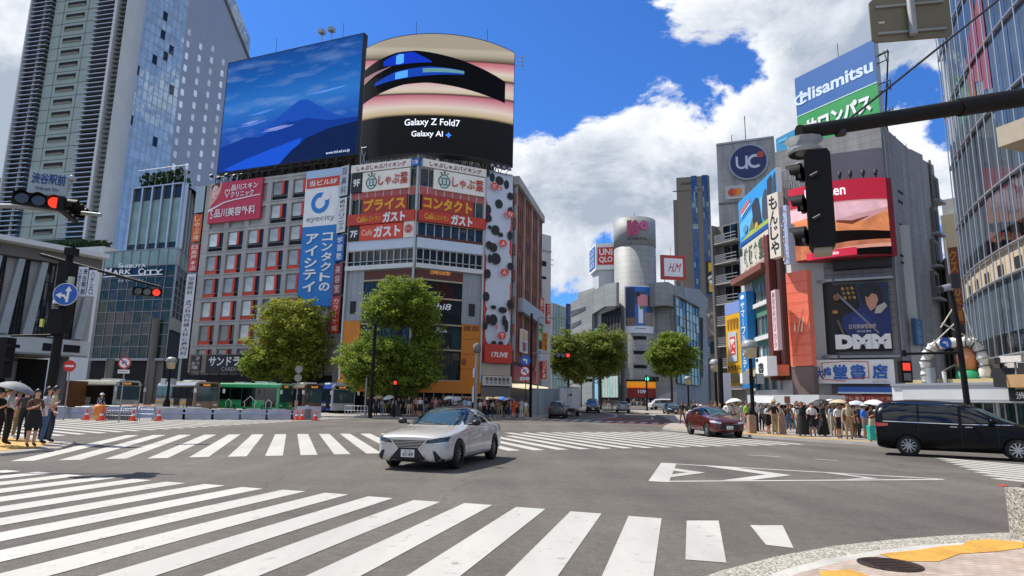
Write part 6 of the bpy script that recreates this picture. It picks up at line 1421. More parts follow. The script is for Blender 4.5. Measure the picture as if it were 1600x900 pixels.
def gap():
 F = Fr(at(1476, 400, 62), at(1530, 400, 60)); q = lambda x, y: F.uv(x, y)
 r = bld('beige_back_building', 'beige building in the gap behind the stained grey side wall', [F.p(0, 0), F.p(F.L + 3, 0), F.p(F.L + 3, 0, -10), F.p(0, 0, -10)], q(1500, 332)[1], mat('beige_wall', '#9a8f78', .8, 0, .12, .3, stretch=(1, 1, .3)))
 mb = MB(); mb.box(F, 0, F.L + 3, q(1500, 332)[1], q(1500, 303)[1], -8, -1, M_conc); part(mb, 'upper_wall', r)
 F = Fr(at(1480, 450, 52), at(1530, 450, 51)); q = lambda x, y: F.uv(x, y)
 r = bld('low_grey_building', 'low grey building with floodlights behind the orange vertical sign', [F.p(0, 0), F.p(F.L + 2, 0), F.p(F.L + 2, 0, -6), F.p(0, 0, -6)], q(1500, 402)[1], M_concd)
 mb = MB(); mb.box(F, q(1500, 450)[0], q(1516, 450)[0], 3, q(1500, 403)[1], 0, .3, M_conc)
 for x in (1505, 1513): c = F.p(q(x, 400)[0], q(1500, 402)[1] + .1, .4); mb.lathe(c, [(.1, 0), (.22, .1), (.2, .3), (0, .36)], W_, 10)
 part(mb, 'floodlight', r)
 f = Fr(at(1486, 430, 47.2), at(1507, 430, 46.6)); s = Sign(f, None, pm('#8a3f1c'), .0, .6, uv=(0, f.L * .85, f.uv(1500, 508)[1], f.uv(1496, 388)[1])); s.vt('クスリの薬局', .15, .03, .85, .97, pm('#cf8a2c'), .03).done('orange_vertical_sign', 'tall rust orange vertical sign in the gap beside the curved glass building')
 f = Fr(at(1424, 530, 46.5), at(1436, 530, 47.5)); s = Sign(f, None, pm('#3a5f88'), .1, .3, uv=(0, f.L, f.uv(1430, 540)[1], f.uv(1430, 500)[1])); s.vt('ご相談', .2, .05, .8, .95, pm('#8ab0d8')).done('faded_blue_sign', 'small faded blue vertical sign on the stained grey side wall')
gap()
# ---------------------------------------------------------------- curved glass building, right edge
def glassb():
 A = Arc(at(1487, 250, 40.5), at(1700, 250, 25.0), .7)
 pt = lambda y: at(1560, y, 35).z
 r = fixed('curved_glass_building', 'curved glass building with leaning white mullions at the right edge', 'building', A.p(A.L / 2, 0))
 vis = [(-1, pt(560), 'w'), (pt(560), pt(448), 'g'), (pt(448), pt(408), 's'), (pt(408), pt(318), 'g'), (pt(318), pt(212), 'g'), (pt(212), pt(120), 'g'), (pt(120), pt(20), 'g'), (pt(20), pt(-90), 'g')]
 n = 15
 m_glz = glass_mat('mirror_curtain_glass', '#5f6a70', .05, .2, spec=.8, wav=.006); MATS['mirror_curtain_glass'].node_tree.nodes['Principled BSDF'].inputs['Metallic'].default_value = .4
 mw = mat('warm_spandrel', '#b4a58c', .6)
 mb = MB(); q = [A.p(A.L * i / n, z, -.4) for i in range(n + 1) for z in (-1, pt(-90))]
 mb.add(q, [(2 * i, 2 * i + 2, 2 * i + 3, 2 * i + 1) for i in range(n)], M_concd)
 mb.add([A.p(0, -1, -.4), A.p(0, pt(-90), -.4), A.p(0, pt(-90), -12), A.p(0, -1, -12)], [(0, 1, 2, 3)], M_conc); part(mb, 'wall', r)
 for k, (z0, z1, kd) in enumerate(vis):
  mb = MB()
  for i in range(n):
   a, b = A.L * i / n, A.L * (i + 1) / n; t = [rnd.uniform(-.012, .012) for _ in range(4)]
   mm = m_glz if kd == 'g' else (mw if kd == 's' else M_conc)
   zz = z0 + (z1 - z0) * (.3 if kd == 'g' and k in (1, 3) else 0)
   mb.add([A.p(a, zz, t[0]), A.p(b, zz, t[1]), A.p(b, z1, t[2]), A.p(a, z1, t[3])], [(0, 1, 2, 3)], mm)
   if zz > z0: mb.add([A.p(a, z0, t[0]), A.p(b, z0, t[1]), A.p(b, zz, t[1]), A.p(a, zz, t[0])], [(0, 1, 2, 3)], G_in2 if i % 2 else G_dark)
   if kd == 's' and i % 2: mb.add([A.p(a + .15, z0 + .2, .03), A.p(b - .2, z0 + .2, .03), A.p(b - .2, z0 + .8, .03), A.p(a + .15, z0 + .8, .03)], [(0, 1, 2, 3)], M_black)
  part(mb, 'glass_storey' if kd == 'g' else 'spandrel', r)
 mb = MB()
 for z in [v[1] for v in vis[1:]] + [pt(560)]: mb.tube([A.p(A.L * i / n, z, .12) for i in range(n + 1)], .09, M_alu, 6)
 part(mb, 'transom', r)
 mb = MB()
 for i in range(n + 1): mb.tube([A.p(A.L * i / n, pt(560), .16), A.p(A.L * i / n, pt(-90), .16)], .035, M_alu, 6)
 part(mb, 'mullion', r)
 # reflection of an orange hoarding, painted as coloured patches on the upper panes
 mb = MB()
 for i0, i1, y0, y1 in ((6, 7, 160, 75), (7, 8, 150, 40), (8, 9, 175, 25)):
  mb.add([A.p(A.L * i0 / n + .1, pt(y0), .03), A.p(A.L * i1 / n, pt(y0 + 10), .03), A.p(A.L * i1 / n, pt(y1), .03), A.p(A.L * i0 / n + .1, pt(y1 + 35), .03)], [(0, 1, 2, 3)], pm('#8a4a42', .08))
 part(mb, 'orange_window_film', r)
 f = Fr(at(1572, 215, 27), at(1660, 215, 25)); mb = MB(); mb.box(f, 0, f.L, f.uv(1590, 228)[1], f.uv(1590, 196)[1], -7, .6, mat('beige_box', '#a89a84', .6)); part(mb, 'beige_sign_box', r)
G_in2 = glass_mat('shop_glass2', '#2a2622', .05, .4)
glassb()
# ---------------------------------------------------------------- station entrance canopy with things on its roof
def entrance():
 F = Fr(at(1394, 612, 36.5), at(1680, 612, 29)); q = lambda x, y: F.uv(x, y)
 z0, z1 = q(1480, 628)[1], q(1480, 602)[1]
 r = fixed('station_entrance', 'white flat roofed station entrance with glazed sides behind the black van', 'entrance', F.p(F.L / 2, 0))
 mb = MB(); mb.box(F, 0, F.L, z0, z1, -5, 0, M_white); mb.box(F, .6, F.L, z0 + .12, z1 - .12, 0, .04, M_offw); mb.box(F, 0, F.L, z1, z1 + .12, -5.1, .12, M_steel)
 mb.box(F, .3, F.L, z1 + .1, z1 + .35, -4, -.8, mat('roof_cream', '#b8a67a', .8)); part(mb, 'roof', r)
 mb = MB(); a = q(1578, 615)[0]; mb.box(F, a, a + 3.2, z0 + .05, z1 + .02, .04, .12, K_); mb.text(F, '渋谷駅', a + .3, a + 1.5, z0 + .15, z0 + .5, .14, W_, .02); mb.text(F, 'Shibuya Station', a + .3, a + 1.8, z0 + .58, z0 + .75, .14, W_, .0); part(mb, 'name_panel', r)
 mb = MB(); curtain(mb, F, .6, F.L, .14, z0, 16, 1, G_green, M_steel, -1.2, .07, .08, .004, mat('frosted_glass', '#a89aa0', .4), .45); part(mb, 'glass_side', r)
 for k in range(6): mb = MB(); u = .5 + k * (F.L - 1) / 5; mb.tube([F.p(u, 0, -.6), F.p(u, z0, -.6)], .1, M_steel, 8); part(mb, 'post', r)
 # white inflatable arch and what stands under it
 G = Fr(at(1436, 570, 34.4), at(1542, 570, 32.6)); g = lambda x, y: G.uv(x, y); zb = g(1490, 606)[1]
 pts = [g(1447, 606), g(1442, 585), g(1440, 562), g(1446, 545), g(1458, 535), g(1480, 532), g(1505, 530), g(1520, 532), g(1530, 545), g(1536, 568), g(1538, 604)]
 mb = MB(); W2 = mat('white_padding', '#d6d2c8', .6, 0, .1, 3)
 P = []
 for i in range(len(pts) - 1):
  for t in range(4): P.append(G.p(pts[i][0] + (pts[i + 1][0] - pts[i][0]) * t / 4, pts[i][1] + (pts[i + 1][1] - pts[i][1]) * t / 4, -1.5))
 P.append(G.p(*pts[-1], -1.5)); mb.tube(P, [.24 + .05 * math.sin(i * 1.9) for i in range(len(P))], W2, 10)
 for i in range(2, len(P) - 2, 2): mb.disc(P[i], (P[i + 1] - P[i - 1]).normalized(), .31, .06, M_steel if i % 4 else pm('#4a4a4a'), 10)
 tag(mb.build('padded_arch'), 'white padded arch standing on the station entrance roof', 'arch')
 mb = MB(); u, v = g(1512, 600)
 mb.lathe(G.p(u, zb, -1.8), [(0, 0), (.62, 0), (.55, .9), (.35, 1.0), (0, 1.0)], pm('#2a9a68'), 14); mb.lathe(G.p(u, zb + 1.0, -1.8), [(0, 0), (.42, .0), (.5, .7), (.3, 1.2), (0, 1.25)], pm('#cf8a5c'), 14); mb.lathe(G.p(u, zb + 2.2, -1.8), [(.36, 0), (.42, .1), (.36, .32), (0, .34)], pm('#2c5a3a'), 14)
 for k in range(6): a = k / 6 * 6.28; mb.tube([G.p(u + .6 * math.cos(a), zb, -1.8 + .6 * math.sin(a)), G.p(u + .36 * math.cos(a), zb + .95, -1.8 + .36 * math.sin(a))], .05, pm('#e0e6e0'), 5)
 tag(mb.build('costume_figure'), 'plain green skirted and orange display form under the white padded arch', 'display')
 mb = MB(); u = g(1452, 590)[0]
 mb.tube([G.p(u, zb, -1), G.p(u, zb + 1.1, -1)], .22, M_steel, 12); mb.tube([G.p(u + .6, zb, -1), G.p(u + .6, zb + .9, -1)], .1, W2, 8); mb.tube([G.p(u + .6, zb + .9, -1), G.p(u + 1.1, zb + 1.2, -1), G.p(u + 1.5, zb + .9, -1), G.p(u + 1.6, zb, -1)], .08, M_dark, 8); mb.box(G, u + 1.2, u + 3.0, zb, zb + 1.6, -3.2, -2.2, M_concd)
 tag(mb.build('roof_vent'), 'grey vent pipes and boxes at the left foot of the padded arch', 'vent')
 f = Fr(at(1556, 580, 30.6), at(1590, 580, 29.8)); c = f.p(.4, f.uv(1570, 560)[1], 0); mb = MB()
 mb.box(f, .15, 1.05, f.uv(1570, 566)[1], f.uv(1570, 556)[1], -.5, -.1, W2); mb.box(f, -.05, .18, f.uv(1570, 568)[1], f.uv(1570, 558)[1], -.55, -.08, K_); mb.tube([f.p(.7, zb, -.3), f.p(.7, f.uv(1570, 565)[1], -.3)], .05, M_steel, 6); mb.tube([f.p(.7, zb + .2, -.3), f.p(.3, f.uv(1570, 572)[1], -.3)], .03, M_dark, 6)
 tag(mb.build('surveillance_camera'), 'large grey box camera on the station entrance roof', 'camera')
 mb = MB(); f = Fr(at(1573, 596, 29.6), at(1640, 596, 28)); mb.box(f, 0, f.L, f.uv(1590, 605)[1], f.uv(1590, 585)[1], -1.5, 0, mat('tan_crate', '#b08a5c', .7)); mb.box(f, -1.2, -.2, f.uv(1590, 603)[1], f.uv(1590, 572)[1], -1.8, -1, M_dark); mb.box(f, .3, f.L, f.uv(1590, 585)[1], f.uv(1590, 566)[1], -1.8, -.4, M_dark)
 tag(mb.build('speaker_stack'), 'black boxes over a tan crate beside the roof camera', 'equipment')
entrance()
# ---------------------------------------------------------------- vehicles
M_tyre = mat('tyre_rubber', '#141414', .85, 0, .15, 4); M_rim = mat('alloy_rim', '#b0b2b4', .3, .85, .05, 4); M_rimd = mat('dark_alloy_rim', '#5a5c5e', .3, .85, .05, 4)
G_car = glass_mat('car_window_glass', '#0b0f12', .03, .1, wav=0.); G_scr = glass_mat('windscreen_glass', '#33464a', .04, .05, spec=.55, wav=0.)
M_trim = mat('black_plastic', '#101011', .5, 0, .1, 4); M_chrome = mat('chrome_trim', '#cdd0d2', .12, 1., .03, 4)
M_head = mat('headlamp_lens', '#c6ccd0', .08, .2, .2, 9, coat=1); M_headd = mat('headlamp_dark', '#2c2e31', .1, .3, .3, 12, coat=1); M_tail = mat('tail_lamp', '#9a0f10', .12, 0, .1, 8, coat=1); M_amber = mat('amber_lamp', '#c8741a', .15, 0, .1, 8, coat=1)
M_plate = mat('licence_plate', '#d8d8d2', .4, 0, .04, 6); M_plateg = mat('green_plate', '#3c6a4a', .4)
def carpaint(n, c, metal=.25, coat=1.): return mat(n, c, .28, metal, .04, 2, coat=coat, spec=.5 if coat > .5 else .12)
def baked(o):
 me = bpy.data.meshes.new_from_object(o.evaluated_get(bpy.context.evaluated_depsgraph_get())); return me
def loft_body(st, arches, sub=2):
 """st: rows (x, zb, wb, zm, wm, zs, ws, zt, wt, zr, wr, crown) front to back; wheel arches are cut out"""
 vs, fs = [], []; n = 14
 for (x, zb, wb, zm, wm, zs, ws, zt, wt, zr, wr, cr) in st:
  h = [(wb, zb), (wm, zb + (zm - zb) * .45), (wm, zm), (ws, zs), (wt, zt), (wr, zr)]
  ring = [(0, zb)] + h + [(0, zr + cr)] + [(-y, z) for y, z in h[::-1]]
  vs += [(x, y, z) for y, z in ring]
 for i in range(len(st) - 1): fs += [(i * n + j, i * n + (j + 1) % n, (i + 1) * n + (j + 1) % n, (i + 1) * n + j) for j in range(n)]
 for b, fl in ((0, True), ((len(st) - 1) * n, False)):
  for j in range(7):
   q = (b + j, b + j + 1, b + (n - j - 1) % n, b + (n - j) % n) if j else (b, b + 1, b + n - 1)
   if j == 6: q = (b + 6, b + 7, b + 8)
   fs.append(q if fl else q[::-1])
 me = bpy.data.meshes.new('body'); me.from_pydata(vs, [], fs); me.update()
 import bmesh
 bm = bmesh.new(); bm.from_mesh(me); bmesh.ops.recalc_face_normals(bm, faces=bm.faces); bm.to_mesh(me); bm.free()
 o = bpy.data.objects.new('tmp', me); COL.objects.link(o); m = o.modifiers.new('s', 'SUBSURF'); m.levels = m.render_levels = sub
 cut = MB()
 for x, r, w in arches:
  for s in (-1, 1): cut.disc((x, s * (w - .30), r * .98), (0, s, 0), r * 1.13, .6, M_trim, 28)
 co = cut.build('cut'); bm = bmesh.new(); bm.from_mesh(co.data); bmesh.ops.remove_doubles(bm, verts=bm.verts, dist=1e-5); bmesh.ops.recalc_face_normals(bm, faces=bm.faces); bm.to_mesh(co.data); bm.free()
 b = o.modifiers.new('b', 'BOOLEAN'); b.object = co; b.operation = 'DIFFERENCE'; b.solver = 'EXACT'
 bpy.context.view_layer.update(); me2 = baked(o)
 bpy.data.objects.remove(o); bpy.data.objects.remove(co)
 me2.polygons.foreach_set('use_smooth', [True] * len(me2.polygons)); me2.set_sharp_from_angle(angle=R(38))
 bv = BVHTree.FromPolygons([v.co.copy() for v in me2.vertices], [tuple(p.vertices) for p in me2.polygons])
 return me2, bv
AX = {'x+': (Vector((-1, 0, 0)), lambda a, b: Vector((9, a, b))), 'x-': (Vector((1, 0, 0)), lambda a, b: Vector((-9, a, b))), 'y+': (Vector((0, -1, 0)), lambda a, b: Vector((a, 9, b))), 'y-': (Vector((0, 1, 0)), lambda a, b: Vector((a, -9, b))), 'z+': (Vector((0, 0, -1)), lambda a, b: Vector((a, b, 9)))}
def patch(mb, bv, ax, c4, m, nx=8, ny=6, off=.008):
 """a skin laid on the bodywork: four corners (or more, as a ring cut in two halves) pressed on along an axis"""
 d, mk = AX[ax]; c = [Vector(p) for p in c4]; q = []
 for i in range(nx + 1):
  for j in range(ny + 1):
   s, t = i / nx, j / ny
   p = (c[0] * (1 - s) + c[1] * s) * (1 - t) + (c[3] * (1 - s) + c[2] * s) * t
   h, nn, _, _ = bv.ray_cast(mk(p.x, p.y), d)
   if h is None: h, nn, _, _ = bv.find_nearest(mk(p.x, p.y) + d * 7.5)
   if nn.dot(d) > 0: nn = -nn
   q.append(h + nn * off)
 mb.add(q, [(i * (ny + 1) + j, (i + 1) * (ny + 1) + j, (i + 1) * (ny + 1) + j + 1, i * (ny + 1) + j + 1) for i in range(nx) for j in range(ny)], m, True)
def wheel(root, x, y, r, w, rim, spokes=10):
 s = 1 if y > 0 else -1
 mb = MB(); c = Vector((x, y, r)); n = 24; prof = [(r * .66, -w / 2), (r * .9, -w / 2), (r, -w * .36), (r, w * .36), (r * .9, w / 2), (r * .66, w / 2)]
 vs = [c + Vector((p * math.cos(2 * math.pi * j / n), q, p * math.sin(2 * math.pi * j / n))) for p, q in prof for j in range(n)]
 mb.add(vs, [(i * n + j, i * n + (j + 1) % n, (i + 1) * n + (j + 1) % n, (i + 1) * n + j) for i in range(5) for j in range(n)], M_tyre, True)
 o = mb.build('wheel', root)
 mb = MB(); out = y + s * w * .42
 mb.disc((x, y - s * w * .2, r), (0, s, 0), r * .66, w * .3, M_trim, 24)
 for k in range(spokes):
  a = 2 * math.pi * k / spokes; e = Vector((math.cos(a), 0, math.sin(a))); t = Vector((-math.sin(a), 0, math.cos(a))); b = Vector((x, out, r))
  q = [b + e * r * .1 + t * r * .06, b + e * r * .64 + t * r * .05, b + e * r * .64 - t * r * .05, b + e * r * .1 - t * r * .06]
  mb.add(q + [p - Vector((0, s * .05, 0)) for p in q], [(0, 1, 2, 3), (0, 1, 5, 4), (3, 2, 6, 7), (0, 3, 7, 4)], rim)
 mb.disc((x, out - s * .02, r), (0, s, 0), r * .15, .03, rim, 14)
 vs = [Vector((x + p * math.cos(2 * math.pi * j / n), out - s * q, r + p * math.sin(2 * math.pi * j / n))) for p, q in ((r * .62, .0), (r * .7, .0), (r * .7, .08)) for j in range(n)]
 mb.add(vs, [(i * n + j, i * n + (j + 1) % n, (i + 1) * n + (j + 1) % n, (i + 1) * n + j) for i in range(2) for j in range(n)], rim, True)
 mb.build('rim', o); return o
def body_part(me, m, root):
 me.materials.clear(); me.materials.append(m); o = bpy.data.objects.new('body', me); COL.objects.link(o); o.parent = root; return o
def facing(hx, hy): return math.atan2(hy, hx)
def car(name, label, loc, rz, pm_, kind='sedan', rim=None, plate='67-89', roof=None, detail=True, tail_on=False, cat='car'):
 t = thing(name, label, cat, (loc[0], loc[1], gz(loc[1]) if len(loc) < 3 else loc[2]), rz)
 if kind == 'sedan':
  st = [(2.44, .26, .62, .44, .64, .68, .64, .735, .56, .755, .3, .01), (2.37, .19, .76, .42, .80, .72, .80, .79, .70, .815, .36, .01), (2.0, .17, .82, .46, .89, .79, .87, .855, .74, .885, .4, .015), (1.35, .17, .84, .48, .93, .86, .89, .92, .77, .95, .4, .02), (.95, .17, .84, .5, .93, .90, .89, .955, .82, .985, .58, .03),
   (.16, .17, .84, .5, .93, .935, .895, .985, .86, 1.38, .66, .05), (-.5, .17, .84, .5, .93, .945, .90, .995, .865, 1.45, .67, .055), (-1.15, .17, .84, .5, .93, .955, .895, 1.0, .84, 1.39, .63, .05), (-1.85, .18, .82, .52, .91, .97, .87, 1.02, .76, 1.06, .60, .03), (-2.25, .22, .78, .54, .86, .95, .82, 1.0, .70, 1.02, .45, .015), (-2.42, .34, .66, .55, .76, .88, .74, .92, .62, .94, .36, .01)]
  ax, R_, hw = (1.47, -1.39), .345, .93
  ws = [(-.66, 1.0), (.66, 1.0), (.58, 1.40), (-.58, 1.40)]; sw = [[(.74, 1.01), (-.30, 1.03), (-.30, 1.40), (.14, 1.37)], [(-.37, 1.03), (-1.45, 1.06), (-1.08, 1.34), (-.37, 1.40)]]; rw = [(-.56, 1.08), (.56, 1.08), (.48, 1.33), (-.48, 1.33)]
 elif kind == 'suv':
  st = [(2.26, .36, .58, .5, .62, .72, .62, .78, .56, .8, .3, .01), (2.16, .26, .74, .5, .80, .80, .80, .88, .70, .9, .4, .01), (1.75, .24, .80, .52, .90, .90, .87, .97, .74, 1.0, .4, .02), (1.15, .24, .82, .55, .92, .98, .89, 1.04, .78, 1.07, .5, .03), (.78, .24, .82, .56, .92, 1.02, .89, 1.08, .81, 1.12, .58, .03),
   (.02, .24, .82, .56, .92, 1.05, .89, 1.1, .84, 1.50, .62, .05), (-.7, .24, .82, .56, .92, 1.06, .90, 1.12, .84, 1.57, .64, .05), (-1.5, .24, .82, .56, .92, 1.08, .88, 1.13, .82, 1.52, .60, .05), (-2.0, .26, .80, .58, .89, 1.08, .84, 1.13, .76, 1.3, .58, .03), (-2.2, .36, .72, .6, .82, .98, .78, 1.05, .7, 1.1, .5, .02)]
  ax, R_, hw = (1.36, -1.30), .355, .92
  ws = [(-.62, 1.12), (.62, 1.12), (.54, 1.50), (-.54, 1.50)]; sw = [[(.60, 1.12), (-.42, 1.14), (-.42, 1.5), (0, 1.48)], [(-.5, 1.14), (-1.6, 1.2), (-1.4, 1.45), (-.5, 1.5)]]; rw = [(-.56, 1.16), (.56, 1.16), (.48, 1.42), (-.48, 1.42)]
 elif kind == 'minivan':
  st = [(2.46, .36, .62, .5, .66, .78, .66, .88, .6, .92, .34, .01), (2.36, .24, .78, .5, .82, .88, .82, .98, .72, 1.0, .42, .01), (1.95, .2, .82, .55, .91, .98, .89, 1.08, .78, 1.1, .45, .02), (1.5, .2, .84, .58, .93, 1.04, .91, 1.14, .82, 1.17, .6, .03), (.6, .2, .85, .6, .93, 1.08, .915, 1.16, .88, 1.72, .70, .05),
   (-.1, .2, .85, .6, .93, 1.08, .92, 1.18, .88, 1.86, .74, .06), (-1.2, .2, .85, .6, .93, 1.10, .92, 1.18, .88, 1.90, .74, .06), (-2.05, .2, .85, .62, .93, 1.10, .92, 1.18, .87, 1.87, .72, .06), (-2.38, .24, .82, .62, .9, 1.10, .89, 1.18, .84, 1.74, .68, .04), (-2.47, .34, .78, .62, .86, 1.08, .85, 1.16, .8, 1.5, .64, .02)]
  ax, R_, hw = (1.52, -1.48), .36, .93
  ws = [(-.70, 1.18), (.70, 1.18), (.62, 1.66), (-.62, 1.66)]; sw = [[(1.05, 1.20), (.10, 1.17), (.10, 1.70), (.42, 1.64)], [(.0, 1.17), (-1.1, 1.19), (-1.1, 1.76), (.02, 1.74)], [(-1.16, 1.19), (-2.2, 1.24), (-2.2, 1.72), (-1.16, 1.76)]]; rw = [(-.66, 1.22), (.66, 1.22), (.58, 1.68), (-.58, 1.68)]
 else:   # taxi / tall hatch
  st = [(2.12, .34, .56, .5, .6, .74, .6, .8, .54, .82, .3, .01), (2.02, .24, .70, .5, .76, .84, .76, .9, .66, .92, .4, .01), (1.6, .2, .76, .54, .83, .95, .81, 1.02, .7, 1.05, .45, .02), (1.15, .2, .78, .56, .84, 1.0, .82, 1.08, .74, 1.11, .55, .03), (.35, .2, .78, .56, .84, 1.03, .83, 1.1, .79, 1.62, .62, .05), (-.5, .2, .78, .56, .84, 1.05, .83, 1.12, .79, 1.71, .64, .05), (-1.5, .2, .78, .56, .84, 1.05, .83, 1.12, .79, 1.68, .62, .05), (-2.0, .22, .76, .58, .82, 1.04, .8, 1.12, .74, 1.5, .58, .03), (-2.14, .34, .7, .6, .77, 1.0, .75, 1.08, .68, 1.2, .5, .02)]
  ax, R_, hw = (1.35, -1.36), .33, .84
  ws = [(-.58, 1.12), (.58, 1.12), (.5, 1.58), (-.5, 1.58)]; sw = [[(.9, 1.12), (-.18, 1.12), (-.18, 1.6), (.3, 1.58)], [(-.26, 1.12), (-1.75, 1.15), (-1.6, 1.56), (-.26, 1.62)]]; rw = [(-.54, 1.16), (.54, 1.16), (.46, 1.52), (-.46, 1.52)]
 me, bv = loft_body(st, [(a, R_, hw) for a in ax], 2 if detail else 1)
 body_part(me, pm_, t)
 def P(nm, lst, m, **k):
  mb = MB()
  for ax_, c4 in lst: patch(mb, bv, ax_, c4, m, **k)
  return mb.build(nm, t)
 fx = st[0][0]; zt = st[0][5]
 P('windscreen', [('x+', ws)], G_scr, nx=10, ny=6); P('rear_window', [('x-', rw)], G_car)
 for s, a in ((1, 'y+'), (-1, 'y-')):
  for c4 in sw: P('side_window', [(a, c4)], G_car, nx=8, ny=5)
 if roof: P('roof_panel', [('z+', [(.05, -.54), (.05, .54), (-1.0, .52), (-1.0, -.52)])], roof, off=.007)
 for a in ax:
  for s in (1, -1): wheel(t, a, s * (hw - .13), R_, .22, rim or M_rimd, 10 if detail else 6)
 hz = zt + (.0 if kind == 'sedan' else .04)
 for s in (1, -1):
  mb = MB(); patch(mb, bv, 'x+', [(s * .42, hz - .06), (s * .84, hz - .01), (s * .84, hz + .09), (s * .44, hz + .02)] if kind != 'minivan' else [(s * .42, hz + .0), (s * .80, hz + .06), (s * .80, hz + .16), (s * .44, hz + .08)], M_headd if kind == 'sedan' else M_head, off=.012)
  if kind == 'sedan': patch(mb, bv, 'x+', [(s * .44, hz - .085), (s * .82, hz - .045), (s * .82, hz - .02), (s * .44, hz - .06)], M_head, off=.016)
  mb.build('headlight', t)
  tz = st[-1][5] - .1
  mb = MB(); patch(mb, bv, 'x-', [(s * .46, tz), (s * .80, tz - .02), (s * .80, tz + .14), (s * .46, tz + .12)], M_tail, off=.012)
  patch(mb, bv, 'y+' if s > 0 else 'y-', [(st[-1][0] + .02, tz), (st[-1][0] + .42, tz + .04), (st[-1][0] + .42, tz + .12), (st[-1][0] + .02, tz + .14)], M_tail, off=.012); mb.build('tail_light', t)
  mb = MB(); my = s * (hw + .09); mx = sw[0][0][0] - .1; mz = sw[0][0][1] + .03
  mb.tube([(mx, s * (hw - .12), mz - .03), (mx - .02, my - s * .04, mz)], .03, M_trim, 6); mb.lathe((mx - .02, my, mz - .05), [(.0, 0), (.10, .02), (.115, .07), (.10, .13), (0, .16)], M_trim if roof else pm_, 12); mb.build('mirror', t)
  if detail:
   for hx in ([sw[0][1][0] + .22, sw[1][1][0] + .42] if kind != 'minivan' else [.28, -.14]):
    h, nn, _, _ = bv.ray_cast(Vector((hx, s * 9, sw[0][0][1] - .16)), Vector((0, -s, 0)))
    mb = MB(); mb.tube([h + nn * .012 + Vector((.1, 0, 0)), h + nn * .04, h + nn * .012 - Vector((.1, 0, 0))], .016, M_chrome if kind == 'minivan' else pm_, 6); mb.build('door_handle', t)
 mb = MB()
 if kind == 'sedan':
  patch(mb, bv, 'x+', [(-.43, .69), (.43, .69), (.25, .50), (-.25, .50)], M_trim, off=.010); patch(mb, bv, 'x+', [(-.25, .50), (.25, .50), (.50, .22), (-.50, .22)], M_trim, off=.010)
  for k in range(5): patch(mb, bv, 'x+', [(-.39 + .03 * k, .66 - .033 * k), (.39 - .03 * k, .66 - .033 * k), (.39 - .03 * k, .668 - .033 * k), (-.39 + .03 * k, .668 - .033 * k)], M_chrome, ny=1, off=.018)
  for s in (1, -1): patch(mb, bv, 'x+', [(s * .43, .70), (s * .46, .70), (s * .28, .50), (s * .25, .50)], M_chrome, nx=1, off=.018); patch(mb, bv, 'x+', [(s * .25, .50), (s * .28, .50), (s * .54, .20), (s * .50, .20)], M_chrome, nx=1, off=.018)
 else:
  patch(mb, bv, 'x+', [(-.42, zt - .04), (.42, zt - .04), (.5, zt - .3), (-.5, zt - .3)], M_trim, off=.010); patch(mb, bv, 'x+', [(-.4, zt - .05), (.4, zt - .05), (.4, zt - .03), (-.4, zt - .03)], M_chrome, ny=1, off=.016)
 mb.build('grille', t)
 if kind == 'sedan':
  for s in (1, -1): mb = MB(); patch(mb, bv, 'x+', [(s * .60, .46), (s * .66, .46), (s * .84, .24), (s * .66, .24)], M_trim, nx=3, off=.012); mb.build('bumper_intake', t)
 if detail:
  mb = MB()
  patch(mb, bv, 'y+', [(ax[0] - .45, .2), (ax[1] + .45, .2), (ax[1] + .45, .26), (ax[0] - .45, .26)], M_trim, ny=1, off=.006); patch(mb, bv, 'y-', [(ax[0] - .45, .2), (ax[1] + .45, .2), (ax[1] + .45, .26), (ax[0] - .45, .26)], M_trim, ny=1, off=.006)
  for a in ('y+', 'y-'):
   for x in ([sw[0][0][0] + .12, -.34, sw[1][1][0] + .05] if kind != 'minivan' else [.06, 1.05, -1.15]): patch(mb, bv, a, [(x - .006, .32), (x + .006, .32), (x + .006, sw[0][0][1] - .03), (x - .006, sw[0][0][1] - .03)], M_trim, nx=1, ny=8, off=.004)
  if kind == 'minivan':
   for a in ('y+', 'y-'): patch(mb, bv, a, [(.0, 1.12), (-2.2, 1.16), (-2.2, 1.185), (.0, 1.145)], M_chrome, ny=1, off=.01); patch(mb, bv, a, [(1.5, 1.13), (.1, 1.12), (.1, 1.14), (1.5, 1.15)], M_chrome, ny=1, off=.01); patch(mb, bv, a, [(.4, 1.74), (-2.2, 1.82), (-2.2, 1.84), (.4, 1.76)], M_chrome, ny=1, off=.012)
  mb.build('body_trim', t)
 for sgn, xx, nm in ((1, fx + .005, 'front'), (-1, st[-1][0] - .005, 'rear')):
  zc = (.40 if kind == 'sedan' else .52) if sgn > 0 else (.72 if kind == 'sedan' else .8)
  f = Fr((xx + sgn * .0, -.165 * sgn), (xx, .165 * sgn)) if sgn > 0 else Fr((xx, .165), (xx, -.165))
  mb = MB(); mb.box(f, 0, .33, zc - .085, zc + .085, -.04, .025, M_plateg if kind == 'taxi' else M_plate)
  if detail and sgn > 0: mb.text(f, plate, .05, .30, zc - .065, zc + .02, .028, mat('plate_green', '#2a5a44', .5), .02); mb.text(f, '品川 330', .08, .25, zc + .035, zc + .075, .028, MATS['plate_green'], 0)
  mb.build('licence_plate', t)
 return t
wh = carpaint('pearl_white_paint', '#c0bdb4', .2)
car('white_sedan', 'pearl white sedan with a dark roof turning across the middle of the crossing', (-1.66, 17.5), facing(-.27, -.96), wh, 'sedan', M_rimd, '67-89', carpaint('black_roof', '#0c0c0d'))
car('red_suv', 'dark red crossover car driving over the far crosswalk stripes', (11.0, 35.3), facing(.06, -1), carpaint('dark_red_paint', '#541410', .35), 'suv', M_rim, '31-48')
